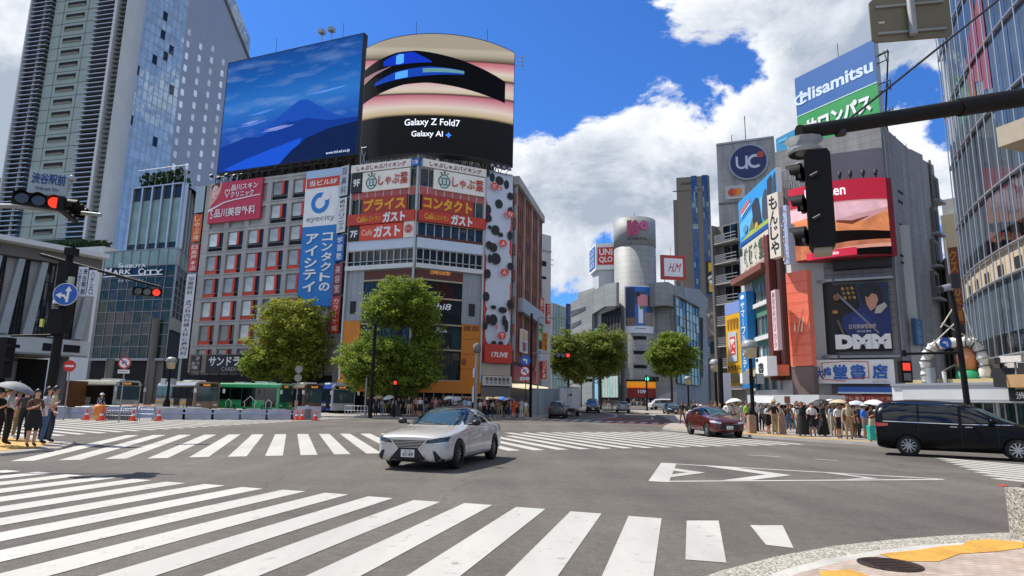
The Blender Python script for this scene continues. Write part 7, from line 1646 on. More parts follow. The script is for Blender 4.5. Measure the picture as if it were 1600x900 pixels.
car('black_minivan', 'black minivan with chrome strips at the right edge of the road', (15.55, 22.65), facing(2.53, -1.65), carpaint('black_paint', '#050507', .0, .12), 'minivan', M_rim, '12-05')
car('black_taxi', 'black tall taxi seen from behind with a red lamp beside the site hoarding', (gp(868, 653).x + .3, 66), facing(.18, 1), carpaint('taxi_paint', '#0c1012', .2), 'taxi', M_rimd, cat='taxi', detail=False)
car('dark_minivan', 'dark grey minivan facing the crossing beyond the white box truck', (gx(926, 88).x, 88), facing(-.1, -1), carpaint('dark_grey_paint', '#17181a'), 'minivan', M_rimd, detail=False)
car('silver_car', 'silver car with red tail lights driving up the hill toward the round tower', (gx(973, 92).x, 92), facing(.12, 1), carpaint('silver_paint', '#8d9092', .6), 'suv', M_rimd, detail=False)
car('black_suv', 'black off roader coming down the hill on the right lane', (gx(1050, 84).x, 84), facing(-.05, -1), carpaint('black_paint2', '#0b0c0d', .2), 'suv', M_rimd, detail=False)
car('white_compact_car', 'white car half hidden behind the red crossover', (gx(1094, 50).x, 50), facing(-.1, -1), carpaint('plain_white_paint', '#c9c9c6', 0), 'taxi', M_rimd, detail=False)
def boxvan():
 p = gx(1033, 116); t = thing('white_van', 'small white van standing sideways below the glazed side of the round tower', 'van', (p.x, p.y, gz(p.y)), facing(-.97, -.25))
 st = [(2.3, .4, .7, .6, .74, .95, .74, 1.02, .7, 1.05, .4, .01), (2.15, .3, .8, .6, .84, 1.02, .82, 1.1, .78, 1.14, .6, .02), (1.6, .28, .82, .62, .85, 1.1, .84, 1.16, .81, 1.82, .68, .04), (0, .28, .82, .62, .85, 1.1, .84, 1.16, .82, 1.95, .72, .04), (-2.1, .28, .82, .62, .85, 1.1, .84, 1.16, .82, 1.93, .72, .04), (-2.3, .36, .8, .62, .83, 1.1, .82, 1.16, .8, 1.8, .68, .03)]
 me, bv = loft_body(st, [(1.45, .31, .85), (-1.35, .31, .85)], 1); body_part(me, carpaint('van_white', '#cfcfca', 0), t)
 for nm, l in (('windscreen', [('x+', [(-.66, 1.16), (.66, 1.16), (.6, 1.74), (-.6, 1.74)])]), ('side_window', [('y+', [(1.7, 1.15), (.7, 1.15), (.7, 1.72), (1.45, 1.7)])]), ('side_window', [('y+', [(.6, 1.15), (-2.0, 1.15), (-2.0, 1.72), (.6, 1.74)])]), ('side_window', [('y-', [(1.7, 1.15), (-2.0, 1.15), (-2.0, 1.72), (1.45, 1.72)])])):
  mb = MB()
  for a, c in l: patch(mb, bv, a, c, G_car)
  mb.build(nm, t)
 for a in (1.45, -1.35):
  for s in (1, -1): wheel(t, a, s * .73, .31, .18, M_rimd, 6)
boxvan()
def truck():
 p = gx(892, 73); t = thing('box_truck', 'small white box truck seen from behind with a dark emblem beside the black taxi', 'truck', (p.x, 73, gz(73)), facing(.16, 1))
 wb = mat('truck_box', '#b9bab8', .55, 0, .1, 1.2); L = Loc()
 mb = MB(); mb.wbox(-2.4, 1.0, -1.0, 1.0, .85, 2.95, wb); mb.build('box_body', t)
 mb = MB(); q = Fr((-2.405, 1.0), (-2.405, -1.0)); mb.box(q, .03, .97, .9, 2.9, 0, .03, wb); mb.box(q, 1.03, 1.97, .9, 2.9, 0, .03, wb); mb.ell(q, 1.15, 2.3, .16, .16, .05, pm('#5a2f34')); mb.ell(q, .85, 2.25, .1, .14, .05, pm('#6a6a70')); mb.tube([q.p(.8, .9, .07), q.p(.8, 2.9, .07)], .02, M_steel, 5); mb.tube([q.p(1.2, .9, .07), q.p(1.2, 2.9, .07)], .02, M_steel, 5); mb.build('rear_door', t)
 st = [(2.5, .5, .7, .7, .8, 1.15, .8, 1.2, .8, 1.3, .6, .02), (2.35, .4, .8, .7, .86, 1.2, .86, 1.25, .84, 1.7, .72, .03), (1.9, .4, .8, .7, .86, 1.2, .86, 1.25, .85, 1.98, .74, .03), (1.1, .4, .8, .7, .86, 1.2, .86, 1.25, .85, 2.0, .76, .03)]
 me, bv = loft_body(st, [(1.75, .32, .86)], 1); o = body_part(me, carpaint('truck_cab_white', '#c4c6c6', 0), t); o.name = 'cab'
 mb = MB(); patch(mb, bv, 'x+', [(-.68, 1.28), (.68, 1.28), (.62, 1.84), (-.62, 1.84)], G_car); mb.build('windscreen', t)
 mb = MB(); mb.wbox(-2.3, 1.9, -.4, .4, .5, .8, M_dark); mb.wbox(-2.45, -2.3, -.95, .95, .55, .7, M_dark); mb.build('chassis', t)
 for s in (1, -1): mb = MB(); mb.wbox(-2.48, -2.43, s * .72 - .14, s * .72 + .14, .6, .74, M_tail); mb.build('tail_light', t)
 for a in (1.75, -1.4):
  for s in (1, -1): wheel(t, a, s * .74, .34, .2, M_rimd, 6)
truck()
def bus(label, px, Y, h, L_, low, top_, band=None, unit=True, house=False, side='#c3c2b6'):
 p = gx(px, Y); t = thing('city_bus', label, 'bus', (p.x, Y, gz(Y)), facing(*h)); Wd = 2.4
 mb = MB(); hl, hw = L_ / 2, Wd / 2
 prof = [(hw, .35), (hw, 2.55), (hw - .08, 2.78), (hw - .3, 2.9), (-hw + .3, 2.9), (-hw + .08, 2.78), (-hw, 2.55), (-hw, .35)]
 n = len(prof); q = [(x, y * k, z if z < 2.6 else z) for x, k in ((-hl, .97), (-hl + .12, 1), (hl - .15, 1), (hl, .95)) for y, z in prof]
 for i in range(3): mb.add(q[i * n:(i + 2) * n], [(j, (j + 1) % n, (j + 1) % n + n, j + n) for j in range(n)], carpaint('bus_' + low, low, 0) if i == 1 else carpaint('bus_' + top_, top_, 0))
 mb.add(q[:n], [tuple(range(n))[::-1]], carpaint('bus_' + low, low, 0)); mb.add(q[-n:], [tuple(range(n))], carpaint('bus_' + top_, top_, 0)); mb.build('body', t)
 for s in (1, -1):
  f = Fr((hl, -hw - .01), (-hl, -hw - .01)) if s < 0 else Fr((-hl, hw + .01), (hl, hw + .01))
  f = Fr((-hl, -hw - .01), (hl, -hw - .01)) if s < 0 else Fr((hl, hw + .01), (-hl, hw + .01))
  nw = max(4, int(L_ / 1.45))
  for k in range(nw):
   mb = MB(); a, b = .25 + (L_ - .5) * k / nw, .25 + (L_ - .5) * (k + .95) / nw; dr = k in (nw - 1, nw // 2) and s < 0
   mb.box(f, a, b, .55 if dr else 1.25, 2.4, 0, .03, G_car); mb.build('door' if dr else 'side_window', t)
  mb = MB(); mb.box(f, .1, L_ - .1, .75, .98, .0, .02, pm(side)); mb.box(f, .05, L_ - .05, 2.45, 2.52, 0, .04, pm(band or side))
  if house:
   for k in (.2, .55, .85):
    c = L_ * k; w_ = .42 if k != .55 else .8
    for a, b in (((c - w_, .95), (c, .95 + w_ * .8)), ((c, .95 + w_ * .8), (c + w_, .95)), ((c - w_ * .75, .95), (c - w_ * .75, .5)), ((c + w_ * .75, .95), (c + w_ * .75, .5))): mb.tube([f.p(a[0], a[1], .03), f.p(b[0], b[1], .03)], .03, W_, 4)
  mb.build('side_stripe', t)
 f = Fr((hl + .005, -hw * .95), (hl + .005, hw * .95)); mb = MB(); mb.box(f, .1, f.L - .1, 1.05, 2.35, 0, .03, G_scr); mb.build('windscreen', t)
 mb = MB(); mb.box(f, .25, f.L - .25, 2.42, 2.7, 0, .04, K_); mb.text(f, '渋谷駅', .6, 1.3, 2.48, 2.66, .05, em('#e89a3a', .5), .02); mb.build('destination_display', t)
 for s in (.35, f.L - .35): mb = MB(); mb.box(f, s - .18, s + .18, .62, .8, 0, .03, M_head); mb.build('headlight', t)
 for s in (.0, f.L): mb = MB(); mb.tube([f.p(s, 2.6, 0), f.p(s + (.2 if s else -.2), 2.5, .35), f.p(s + (.22 if s else -.22), 2.2, .38)], .025, M_trim, 5); mb.wbox(*[v for c_, r_ in zip(f.p(s + (.22 if s else -.22), 2.05, .38), (.05, .1, .2)) for v in (c_ - r_, c_ + r_)], M_white); mb.build('mirror', t)
 if unit: mb = MB(); mb.prism([(hl * .1, -.7), (hl * .5, -.7), (hl * .5, .7), (hl * .1, .7)], 2.88, 3.08, M_white); mb.prism([(-hl * .6, -.6), (-hl * .3, -.6), (-hl * .3, .6), (-hl * .6, .6)], 2.88, 3.02, M_white); mb.build('roof_unit', t)
 for a in (hl * .58, -hl * .5):
  for s in (1, -1): wheel(t, a, s * (hw - .12), .46, .26, M_rimd, 8)
 return t
bus('white and dark windowed bus at the left behind the blue barriers', 163, 66, (.83, -.56), 9.6, '#b9b7a6', '#a8a596')
bus('cream bus with a brown lower band left of the green bus', 292, 66, (.74, -.67), 9.8, '#b8b4a2', '#77624a', '#8a7a5a', side='#a8842e')
bus('small bright green bus with white house outlines on its side', 399, 66.5, (.96, -.28), 7.3, '#15804a', '#1a8c52', '#15804a', True, True, '#1b9258')
bus('dark brown fronted bus squeezed between the green and the blue bus', 473, 69.5, (.55, -.84), 9.2, '#8f8c80', '#5a3f30', side='#9a3a2a')
bus('white and blue bus at the right end of the bus queue', 514, 68, (.55, -.84), 9.2, '#2445a0', '#a9adb0', '#2445a0', side='#c8ccd0')
# ---------------------------------------------------------------- trees
def leafmat(name, c1, c2):
 m = bpy.data.materials.new(name); m.use_nodes = True; nt = m.node_tree; N, L = nt.nodes, nt.links; b = N['Principled BSDF']
 at_ = N.new('ShaderNodeAttribute'); at_.attribute_name = 'shade'
 mx = N.new('ShaderNodeMix'); mx.data_type = 'RGBA'; L.new(at_.outputs['Fac'], mx.inputs[0]); mx.inputs[6].default_value = (*c1, 1); mx.inputs[7].default_value = (*c2, 1)
 L.new(mx.outputs[2], b.inputs['Base Color']); b.inputs['Roughness'].default_value = .55; b.inputs['Specular IOR Level'].default_value = .3
 tr = N.new('ShaderNodeBsdfTranslucent'); L.new(mx.outputs[2], tr.inputs[0]); ms = N.new('ShaderNodeMixShader'); ms.inputs[0].default_value = .48
 L.new(b.outputs[0], ms.inputs[1]); L.new(tr.outputs[0], ms.inputs[2]); L.new(ms.outputs[0], N['Material Output'].inputs[0]); return m
LEAF_G = leafmat('green_leaf', (.085, .14, .018), (.30, .38, .05)); LEAF_Y = leafmat('yellow_green_leaf', (.13, .165, .022), (.37, .39, .055)); LEAF_D = leafmat('dark_green_leaf', (.09, .13, .025), (.28, .33, .06))
M_bark = mat('bark', '#4a3f35', .9, 0, .3, 3, bump=.5)
def tree(label, base, blobs, lm, n, size, seed, trunk=.22, lean=(0, 0), group=None):
 """blobs: (dx, dy, z, rx, rz) clump centres; each is filled by sprays of small leaf blades, denser near its skin"""
 g = np.random.default_rng(seed); t = fixed('street_tree', label, 'tree', base, group)
 mb = MB(); B = Vector(base); zs = min(b[2] - b[4] * .5 for b in blobs); top = B + Vector((lean[0], lean[1], zs))
 mb.tube([B - Vector((0, 0, .3)), B + Vector((0, 0, .3)), B.lerp(top, .5) + Vector((.05, 0, 0)), top], [trunk * 1.35, trunk * 1.05, trunk * .85, trunk * .7], M_bark, 10)
 for b in blobs:
  c = B + Vector((b[0], b[1], b[2])); md = top.lerp(c, .5) + Vector((0, 0, .3)); mb.tube([top - Vector((0, 0, .2)), md, c], [trunk * .5, trunk * .3, trunk * .1], M_bark, 6)
  for k in range(3): e = c + Vector(tuple(g.normal(0, .45, 3) * np.array([b[3], b[3], b[4]]))); mb.tube([md, (md + e) / 2 + Vector((0, 0, .15)), e], [trunk * .22, trunk * .14, trunk * .05], M_bark, 5)
 mb.build('trunk', t)
 w = np.array([b[3] ** 2 * b[4] for b in blobs]); w = w / w.sum(); P = []; S = []
 for b, k in zip(blobs, (w * n / 14).astype(int)):
  d = g.normal(size=(k, 3)); d /= np.linalg.norm(d, axis=1)[:, None]
  lump = 1 + .30 * np.sin(d[:, 0] * 5 + seed) * np.cos(d[:, 2] * 6 + b[0]) + .16 * np.sin(d[:, 1] * 9 + d[:, 2] * 7 + b[2]) + .14 * np.sin(d[:, 0] * 17 + d[:, 2] * 13)
  r = (g.random(k) ** .30) * lump
  c = np.array([b[0], b[1], b[2]]) + d * r[:, None] * np.array([b[3], b[3], b[4]])
  cs = g.random(k)
  q = np.repeat(c, 14, 0) + g.normal(0, 1, (k * 14, 3)) * size * np.array([1.15, 1.15, .75]); P.append(q); S.append(np.clip(np.repeat(cs, 14) * .7 + g.random(k * 14) * .4 - .05, 0, 1))
 P = np.concatenate(P) + np.array(base); S = np.concatenate(S); m = len(P)
 ax = g.normal(size=(m, 3)); ax[:, 2] *= .55; ax /= np.linalg.norm(ax, axis=1)[:, None]
 nn = g.normal(size=(m, 3)); nn[:, 2] += .9; bx = np.cross(nn, ax); bx /= np.linalg.norm(bx, axis=1)[:, None] + 1e-9
 sz = (size * (.55 + .6 * g.random(m)))[:, None]
 V = np.stack([P - ax * sz, P + bx * sz * .5, P + ax * sz, P - bx * sz * .5], 1).reshape(-1, 3)
 me = bpy.data.meshes.new('crown'); me.vertices.add(4 * m); me.vertices.foreach_set('co', V.astype(np.float32).ravel())
 me.loops.add(4 * m); me.loops.foreach_set('vertex_index', np.arange(4 * m, dtype=np.int32)); me.polygons.add(m); me.polygons.foreach_set('loop_start', np.arange(m, dtype=np.int32) * 4)
 a = me.attributes.new('shade', 'FLOAT', 'FACE'); a.data.foreach_set('value', S.astype(np.float32)); me.materials.append(lm); me.update(); me.validate()
 o = bpy.data.objects.new('crown', me); COL.objects.link(o); attach(o, t); return t
def G3(px, Y): p = gx(px, Y); return (p.x, p.y, gz(Y) + .1)
k = .0615
def bl(px, py, rx, rz, cx, Y, dy=0.):
 p = at(px, py, Y); c = gx(cx, Y); return (p.x - c.x, dy, p.z - gz(Y) - .1, rx * Y / 1000, rz * Y / 1000)
tree('big two tiered green tree in front of the orange shop corner', G3(617, 61), [bl(626, 476, 50, 34, 617, 61, .3), bl(597, 488, 30, 26, 617, 61, -.5), bl(657, 486, 30, 30, 617, 61, .4), bl(630, 452, 36, 18, 617, 61), bl(662, 528, 26, 26, 617, 61, 1.4), bl(585, 562, 46, 34, 617, 61, -1.2), bl(616, 550, 30, 24, 617, 61, -.9), bl(566, 580, 27, 28, 617, 61, -1.2), bl(642, 574, 42, 36, 617, 61, .2), bl(670, 566, 22, 36, 617, 61, .6), bl(610, 598, 50, 20, 617, 61, 0)], LEAF_G, 66000, .16, 11, .3)
tree('rounded yellow green tree in front of the concrete office block', G3(452, 74), [bl(460, 512, 50, 40, 452, 74), bl(452, 490, 40, 26, 452, 74), bl(440, 545, 42, 36, 452, 74, -.5), bl(480, 545, 32, 40, 452, 74, .5), bl(462, 570, 42, 28, 452, 74)], LEAF_Y, 42000, .18, 12, .26)
tree('small bright green tree at the foot of the yellow green tree', G3(402, 73), [bl(402, 568, 22, 20, 402, 73), bl(392, 578, 14, 12, 402, 73), bl(414, 580, 16, 14, 402, 73)], LEAF_G, 9000, .16, 13, .14)
tree('wide dark green tree left of the round tower', G3(938, 112), [bl(935, 545, 38, 27, 938, 112), bl(912, 550, 24, 24, 938, 112, -1), bl(958, 552, 20, 26, 938, 112, 1), bl(930, 572, 34, 18, 938, 112)], LEAF_D, 40000, .24, 14, .28)
tree('deeply shaded tree in front of the pale blue office', G3(888, 104), [bl(885, 548, 24, 26, 888, 104), bl(872, 560, 16, 22, 888, 104), bl(897, 575, 22, 22, 888, 104)], LEAF_D, 20000, .24, 15, .26)
tree('single green tree with a fan shaped crown right of the round tower', G3(1050, 108), [bl(1050, 550, 30, 26, 1050, 108), bl(1028, 556, 20, 16, 1050, 108), bl(1068, 562, 22, 22, 1050, 108), bl(1054, 532, 20, 12, 1050, 108), bl(1046, 575, 24, 14, 1050, 108)], LEAF_G, 30000, .22, 16, .24)
# ---------------------------------------------------------------- signals, poles, signs, barriers
M_pole = mat('dark_pole_paint', '#141211', .6, 0, .15, 2, spec=.2); M_gpole = mat('grey_pole_paint', '#8a8c8a', .5, .2, .15, 2); M_rlit = em('#d03a2a', .9); M_glit = em('#3affb0', 2.); M_lens = mat('dark_signal_lens', '#15100e', .15, 0, .1, 5, coat=1)
def onp(px, Y, z=0.): p = gx(px, Y); return Vector((p.x, Y, gz(Y) + z))
def lampface(mb, c, ax, r, m, hood=True, body=M_pole):
 ax = Vector(ax).normalized(); mb.disc(c, ax, r, .03, m, 16)
 if hood:
  e1 = ax.cross(Vector((0, 0, 1))).normalized(); e2 = Vector((0, 0, 1)); n = 14; vs = []
  for j in range(n + 1):
   a = R(-20) + R(220) * j / n; q = c + (e1 * math.cos(a) + e2 * math.sin(a)) * r * 1.12; vs += [q, q + ax * r * (1.55 if 2 < j < 12 else 1.0)]
  mb.add(vs, [(2 * j, 2 * j + 1, 2 * j + 3, 2 * j + 2) for j in range(n)], body, True)
def hsignal(r, c, ax, r0=.15, lit=2, mlit=M_rlit):
 """three lamps side by side, each lamp a part; ax is where they look"""
 ax = Vector(ax).normalized(); s = ax.cross(Vector((0, 0, 1))).normalized(); mb = MB(); f = Fr((0, 0), (1, 0)); f.o = Vector(c); f.u = -s; f.n = ax
 w = r0 * 3.75; pts = [(w * math.cos(a) * (1 if abs(math.cos(a)) > .2 else 1), r0 * 1.25 * math.sin(a)) for a in (2 * math.pi * j / 24 for j in range(24))]
 pts = [(max(-w, min(w, x * 1.5)), max(-r0 * 1.15, min(r0 * 1.15, y * 1.5))) for x, y in pts]; mb.slab(f, pts, -.14, 0, M_pole); o = mb.build('housing', r);
 for k in range(3): mb = MB(); lampface(mb, f.p((k - 1) * r0 * 2.35, 0, .0), ax, r0, mlit if k == lit else M_lens); mb.build('lamp', r)
def roundsign(name, label, px, py, Y, r, kind, base=None, polemat=M_gpole, pole=True, tilt=0.):
 c = at(px, py, Y); b = onp(base or px, Y); t = fixed(name, label, 'road sign', (c.x, Y, b.z)); ax = Vector((-c.x * .25, -Y, 0)).normalized(); f = Fr((0, 0), (-ax.y, ax.x)); f.o = Vector((c.x, c.y, 0)); f.n = ax; f.u = Vector((-ax.y, ax.x, 0))
 if pole: mb = MB(); mb.tube([b - f.n * .05, Vector((c.x, Y, c.z + r * .9)) - f.n * .06], .04, polemat, 8); mb.build('pole', t)
 mb = MB(); v = c.z; mb.disc(f.p(0, v, 0), f.n, r, .03, M_steel, 28); wh_, bl_, rd_ = pm('#dcdcd8', .4), pm('#1c55a8', .4), pm('#c02420', .4)
 if kind == 'noentry': mb.ell(f, 0, v, r, r, .035, rd_); mb.poly(f, [(-r * .68, v - r * .16), (r * .68, v - r * .16), (r * .68, v + r * .16), (-r * .68, v + r * .16)], .04, wh_)
 elif kind == 'noturn':
  mb.ell(f, 0, v, r, r, .035, rd_); mb.ell(f, 0, v, r * .78, r * .78, .04, wh_); mb.ring(f, 0, v + r * .05, r * .18, r * .34, .045, bl_, 14, 0, math.pi); mb.poly(f, [(r * .18, v + r * .05), (r * .34, v + r * .05), (r * .34, v - r * .42), (r * .18, v - r * .42)], .045, bl_); mb.poly(f, [(-r * .5, v + r * .08), (-r * .02, v + r * .08), (-r * .26, v - r * .3)], .045, bl_)
  mb.poly(f, [(-r * .62, v + r * .48), (-r * .48, v + r * .62), (r * .62, v - r * .48), (r * .48, v - r * .62)], .05, rd_); mb.box(f, -r * .9, r * .9, v - r * 1.75, v - r * 1.15, 0, .03, wh_); mb.text(f, '自転車を除く', -r * .75, r * .75, v - r * 1.6, v - r * 1.3, .04, K_)
 elif kind == 'arrows':
  mb.ell(f, 0, v, r, r, .035, wh_); mb.ell(f, 0, v, r * .95, r * .95, .04, bl_); w = r * .1
  mb.poly(f, [(r * .08, v - r * .7), (r * .28, v - r * .7), (r * .32, v + r * .3), (r * .12, v + r * .3)], .045, wh_); mb.poly(f, [(-r * .06, v + r * .28), (r * .5, v + r * .28), (r * .24, v + r * .75)], .046, wh_)
  mb.poly(f, [(r * .1, v - r * .3), (-r * .05, v - r * .02), (-r * .35, v - r * .02), (-r * .35, v - r * .2), (-r * .12, v - r * .22), (r * .1, v - r * .55)], .047, wh_); mb.poly(f, [(-r * .32, v + r * .17), (-r * .32, v - r * .4), (-r * .78, v - r * .1)], .048, wh_)
 elif kind == 'left':
  mb.ell(f, 0, v, r, r, .035, bl_); mb.poly(f, [(r * .1, v - r * .6), (r * .35, v - r * .6), (r * .35, v + r * .2), (-r * .1, v + r * .2), (-r * .1, v - r * .02), (r * .1, v - r * .02)], .04, wh_); mb.poly(f, [(-r * .08, v + r * .4), (-r * .08, v - r * .22), (-r * .6, v + r * .09)], .041, wh_)
 elif kind == 'back': mb.ell(f, 0, v, r, r, .035, mat('sign_back', '#8c8a80', .5, .3, .1, 2)); mb.box(f, -r, r, v - .04, v + .04, .03, .06, M_gpole); mb.disc(f.p(0, v - r * 2.3, 0), f.n, r, .03, MATS['sign_back'], 28)
 mb.build('face', t); return t
# left pole with its boxes, banners and signs
def leftpole():
 Y = 22.4; b = Vector((at(69, 680, Y).x, Y, .07)); top = at(84, 392, Y); top.x = b.x + .02
 t = fixed('signal_pole', 'thick dark pole with boxes and a dome camera behind the people at the left', 'pole', b); mb = MB(); mb.tube([b, b + Vector((0, 0, 2.6)), Vector((b.x, Y, top.z))], [.17, .15, .12], M_pole, 12); mb.build('pole', t)
 z = lambda py: at(75, py, Y).z
 mb = MB(); mb.wbox(b.x - .18, b.x + .2, Y - .26, Y + .2, z(452), z(410), M_pole); mb.wbox(b.x - .05, b.x + .26, Y - .25, Y + .1, z(400), z(388), M_pole); mb.build('upper_box', t)
 mb = MB(); mb.wbox(b.x - .24, b.x + .24, Y - .3, Y + .2, z(522), z(484), M_pole); mb.wbox(b.x - .5, b.x - .4, Y - .3, Y - .2, z(512), z(500), pm('#c8c86a')); mb.build('lower_box', t)
 mb = MB(); c = Vector((b.x + .1, Y - .42, z(478))); mb.lathe(c - Vector((0, 0, .1)), [(0, 0), (.1, .03), (.12, .1), (.12, .12)], M_lens, 14); mb.lathe(c + Vector((0, 0, .02)), [(.13, 0), (.13, .1), (.06, .18), (.06, .3)], M_white, 14); mb.build('dome_camera', t)
 mb = MB(); mb.wbox(b.x + .28, b.x + .42, Y - .32, Y - .18, z(445), z(434), pm('#a8b0a0')); mb.tube([(b.x, Y - .2, z(436)), (b.x + .5, Y - .3, z(448))], .03, M_gpole, 6); mb.build('bracket', t); mb = MB(); mb.tube([(b.x, Y, z(523)), (b.x - 1.4, Y - .3, z(527))], .04, M_pole, 6); mb.build('bracket', t)
 t2 = fixed('pedestrian_signal', 'dark pedestrian signal seen from the side at the left edge', 'traffic signal', Vector((b.x - 1.25, Y - .3, z(560)))); mb = MB(); mb.wbox(b.x - 1.65, b.x - 1.35, Y - .5, Y - .1, z(592), z(530), M_pole); mb.wbox(b.x - 1.35, b.x - 1.2, Y - .5, Y - .1, z(545), z(540), M_pole); mb.wbox(b.x - 1.35, b.x - 1.2, Y - .5, Y - .1, z(566), z(562), M_pole); mb.build('housing', t2)
 # banners on a bracket
 f = Fr(at(121, 440, 22), at(136, 440, 22.1)); v0, v1 = f.uv(128, 463)[1], f.uv(128, 417)[1]; s = Sign(f, None, pm('#c8ccd4'), 0, .02, uv=(0, f.L, v0, v1)); s.vt('渋谷駅前', .5, .05, .95, .95, pm('#2a3450'), .02, .1).vt('SHIBUYA', .12, .08, .35, .85, pm('#4a5470'), .01, .2).done('street_banner', 'pale street banner with large dark station characters beside the blue arrow sign', 'banner')
 f = Fr(at(138, 440, 22.1), at(150, 440, 22.2)); s = Sign(f, None, pm('#c8ced6'), 0, .02, uv=(0, f.L, f.uv(144, 463)[1], f.uv(144, 422)[1])); s.vt('ハチ公口', .25, .05, .75, .95, pm('#3a4a6a'), .01, .1).done('street_banner', 'narrower pale street banner with thin blue characters, right of its twin', 'banner')
 t3 = fixed('long_mast_signal', 'red horizontal signal on a long thin mast before the white raised name', 'traffic signal', Vector((b.x, 24, .1))); a = at(64, 398, 24); e = at(252, 449, 24); mb = MB(); mb.tube([a, e], [.07, .045], M_pole, 8); mb.build('mast', t3); hsignal(t3, at(230, 456, 23.9), (.42, -.9, 0), .13)
 roundsign('arrow_sign', 'round blue sign with white straight and left arrows on the thick dark pole', 103, 460, 21.8, .39, 'arrows', pole=False)
leftpole()
def topleft():
 Y = 15.4; x0 = -24.; t = fixed('station_signal', 'horizontal signal with a glowing red lamp below the station name plate', 'traffic signal', Vector((-17.4, Y - 1, .1)))
 a = at(-40, 328, Y); e = at(158, 336, Y + .2); mb = MB(); mb.tube([Vector((-15.4, Y - .4, .1)), Vector((-15.4, Y - .4, a.z + .5))], .13, M_pole, 10); mb.tube([Vector((-15.4, Y - .4, a.z - .05)), at(20, 322, Y), e], [.07, .06, .05], M_gpole, 8); mb.build('mast', t)
 hsignal(t, at(60, 313, Y - .35), (.55, -.83, 0), .138)
 t2 = fixed('side_signal', 'signal head seen edge on beside the station name plate, lamps turned away', 'traffic signal', at(120, 325, Y)); c = at(112, 328, Y - .1)
 hsignal(t2, c, (.93, .3, 0), .15, 9)
 f = Fr(at(45, 280, Y - .15), at(108, 280, Y + .1)); v0, v1 = f.uv(76, 304)[1], f.uv(76, 267)[1]; s = Sign(f, None, pm('#9aa6a8'), -.03, .0, M_gpole, uv=(0, f.L, v0, v1)); s.t('渋谷駅前', .07, .12, .93, .6, pm('#1d3f78'), .03).t('Shibuya Sta.', .2, .7, .8, .88, pm('#33486a'), .01).done('station_name_plate', 'white plate with four blue station name characters above the upper left signal', 'sign')
 mb = MB(); c = at(112, 284, Y); mb.lathe(c, [(0, 0), (.08, .02), (.1, .1), (.05, .16)], M_steel, 10); mb.tube([c, at(106, 300, Y)], .02, M_gpole, 5); tag(mb.build('small_camera'), 'small silver camera right of the station name plate', 'camera')
topleft()
def nearsignal():
 Y = 6.6; pb = Vector((6.9, Y, .04)); t = fixed('near_signal', 'dark vertical signal hanging close by from a thick arm at the upper right', 'traffic signal', pb)
 e = at(1252, 207, Y - .1); r = at(1600, 152, Y); d = (r - e); far = e + d * ((pb.x - e.x) / d.x)
 mb = MB(); mb.tube([pb, Vector((pb.x, Y, 10.2))], .14, M_pole, 14); mb.build('pole', t)
 mb = MB(); mb.tube([e, e + d * .75, far], [.075, .085, .1], M_pole, 10)
 mb.disc(e - d.normalized() * .03, d, .085, .03, M_pole, 12); mb.tube([e + d * .7, far], [.1, .11], M_pole, 10); mb.build('arm', t)
 mb = MB(); c0 = e + d * .17; ct = at(1560, 0, Y); mb.tube([c0, c0 + (ct - c0) * ((pb.x - c0.x) / (ct.x - c0.x))], .014, M_dark, 6); mb.tube([c0 - Vector((0, 0, .1)), c0 + Vector((0, 0, .05))], .06, M_dark, 8); mb.build('stay_cable', t)
 mb = MB(); hgt = at(1275, 215, Y).z; c = at(1268, 300, Y); hx = c.x
 mb.tube([(hx - .05, Y, e.z), (hx - .05, Y, at(1272, 240, Y).z)], .09, M_gpole, 10); mb.lathe((hx - .05, Y, at(1272, 242, Y).z), [(.16, 0), (.19, .04), (.12, .1), (.2, .16), (.1, .2)], M_gpole, 12); mb.build('hanger', t)
 zt, zb = at(1275, 243, Y).z, at(1283, 392, Y).z; f = Fr((hx - .07, Y - .02), (hx + .16, Y - .12)); mb = MB()
 n = 8; pts = [(.03, zb), (f.L - .03, zb), (f.L, zb + .05), (f.L, zt - .05), (f.L - .03, zt), (.03, zt), (0, zt - .05), (0, zb + .05)]; mb.slab(f, pts, -.16, .12, M_pole)
 for v in (zb + .3, zt - .3): mb.tube([f.p(.05, v, .13), f.p(.12, v + .03, .15)], .02, M_dark, 6)
 mb.box(f, .04, f.L - .04, zb - .06, zb, -.1, .1, mat('signal_underside', '#8a8270', .6)); mb.build('housing', t)
 for k in range(3):
  v = zt - .2 - k * (zt - zb - .36) / 2; mb = MB(); cc = f.p(-.02, v, -.03); lampface(mb, cc, -f.u + f.n * -.25, .10, M_lens); mb.build('lamp', t)
 s = Fr(at(1360, 30, 8.4), at(1486, 30, 8.2)); v0, v1 = s.uv(1420, 62)[1], s.uv(1420, -6)[1]
 t2 = fixed('overhead_sign_back', 'back of a rectangular overhead sign on a grey hanger at the upper right', 'road sign', s.p(s.L / 2, v0)); bk = mat('olive_sign_back', '#6e6650', .5, .3, .12, 2)
 mb = MB(); q = [(.05, v0), (s.L - .05, v0), (s.L, v0 + .05), (s.L, v1 - .05), (s.L - .05, v1), (.05, v1), (0, v1 - .05), (0, v0 + .05)]; mb.slab(s, q, -.03, 0, bk)
 for v in (v0 + .12, v1 - .14): mb.box(s, .08, s.L - .08, v - .015, v + .015, 0, .03, M_gpole)
 mb.box(s, .1, .18, v0 + .28, v0 + .31, 0, .01, pm('#b8b49a')); mb.build('plate', t2)
 mb = MB(); mb.tube([s.p(s.L * .5, v0 + .04, .06), s.p(s.L * .5, v1 + 1.2, .06), (pb.x, 7.2, v1 + 1.3), (pb.x, Y + .1, v1 + 1.3)], .055, M_gpole, 10); mb.build('hanger', t2)
nearsignal()
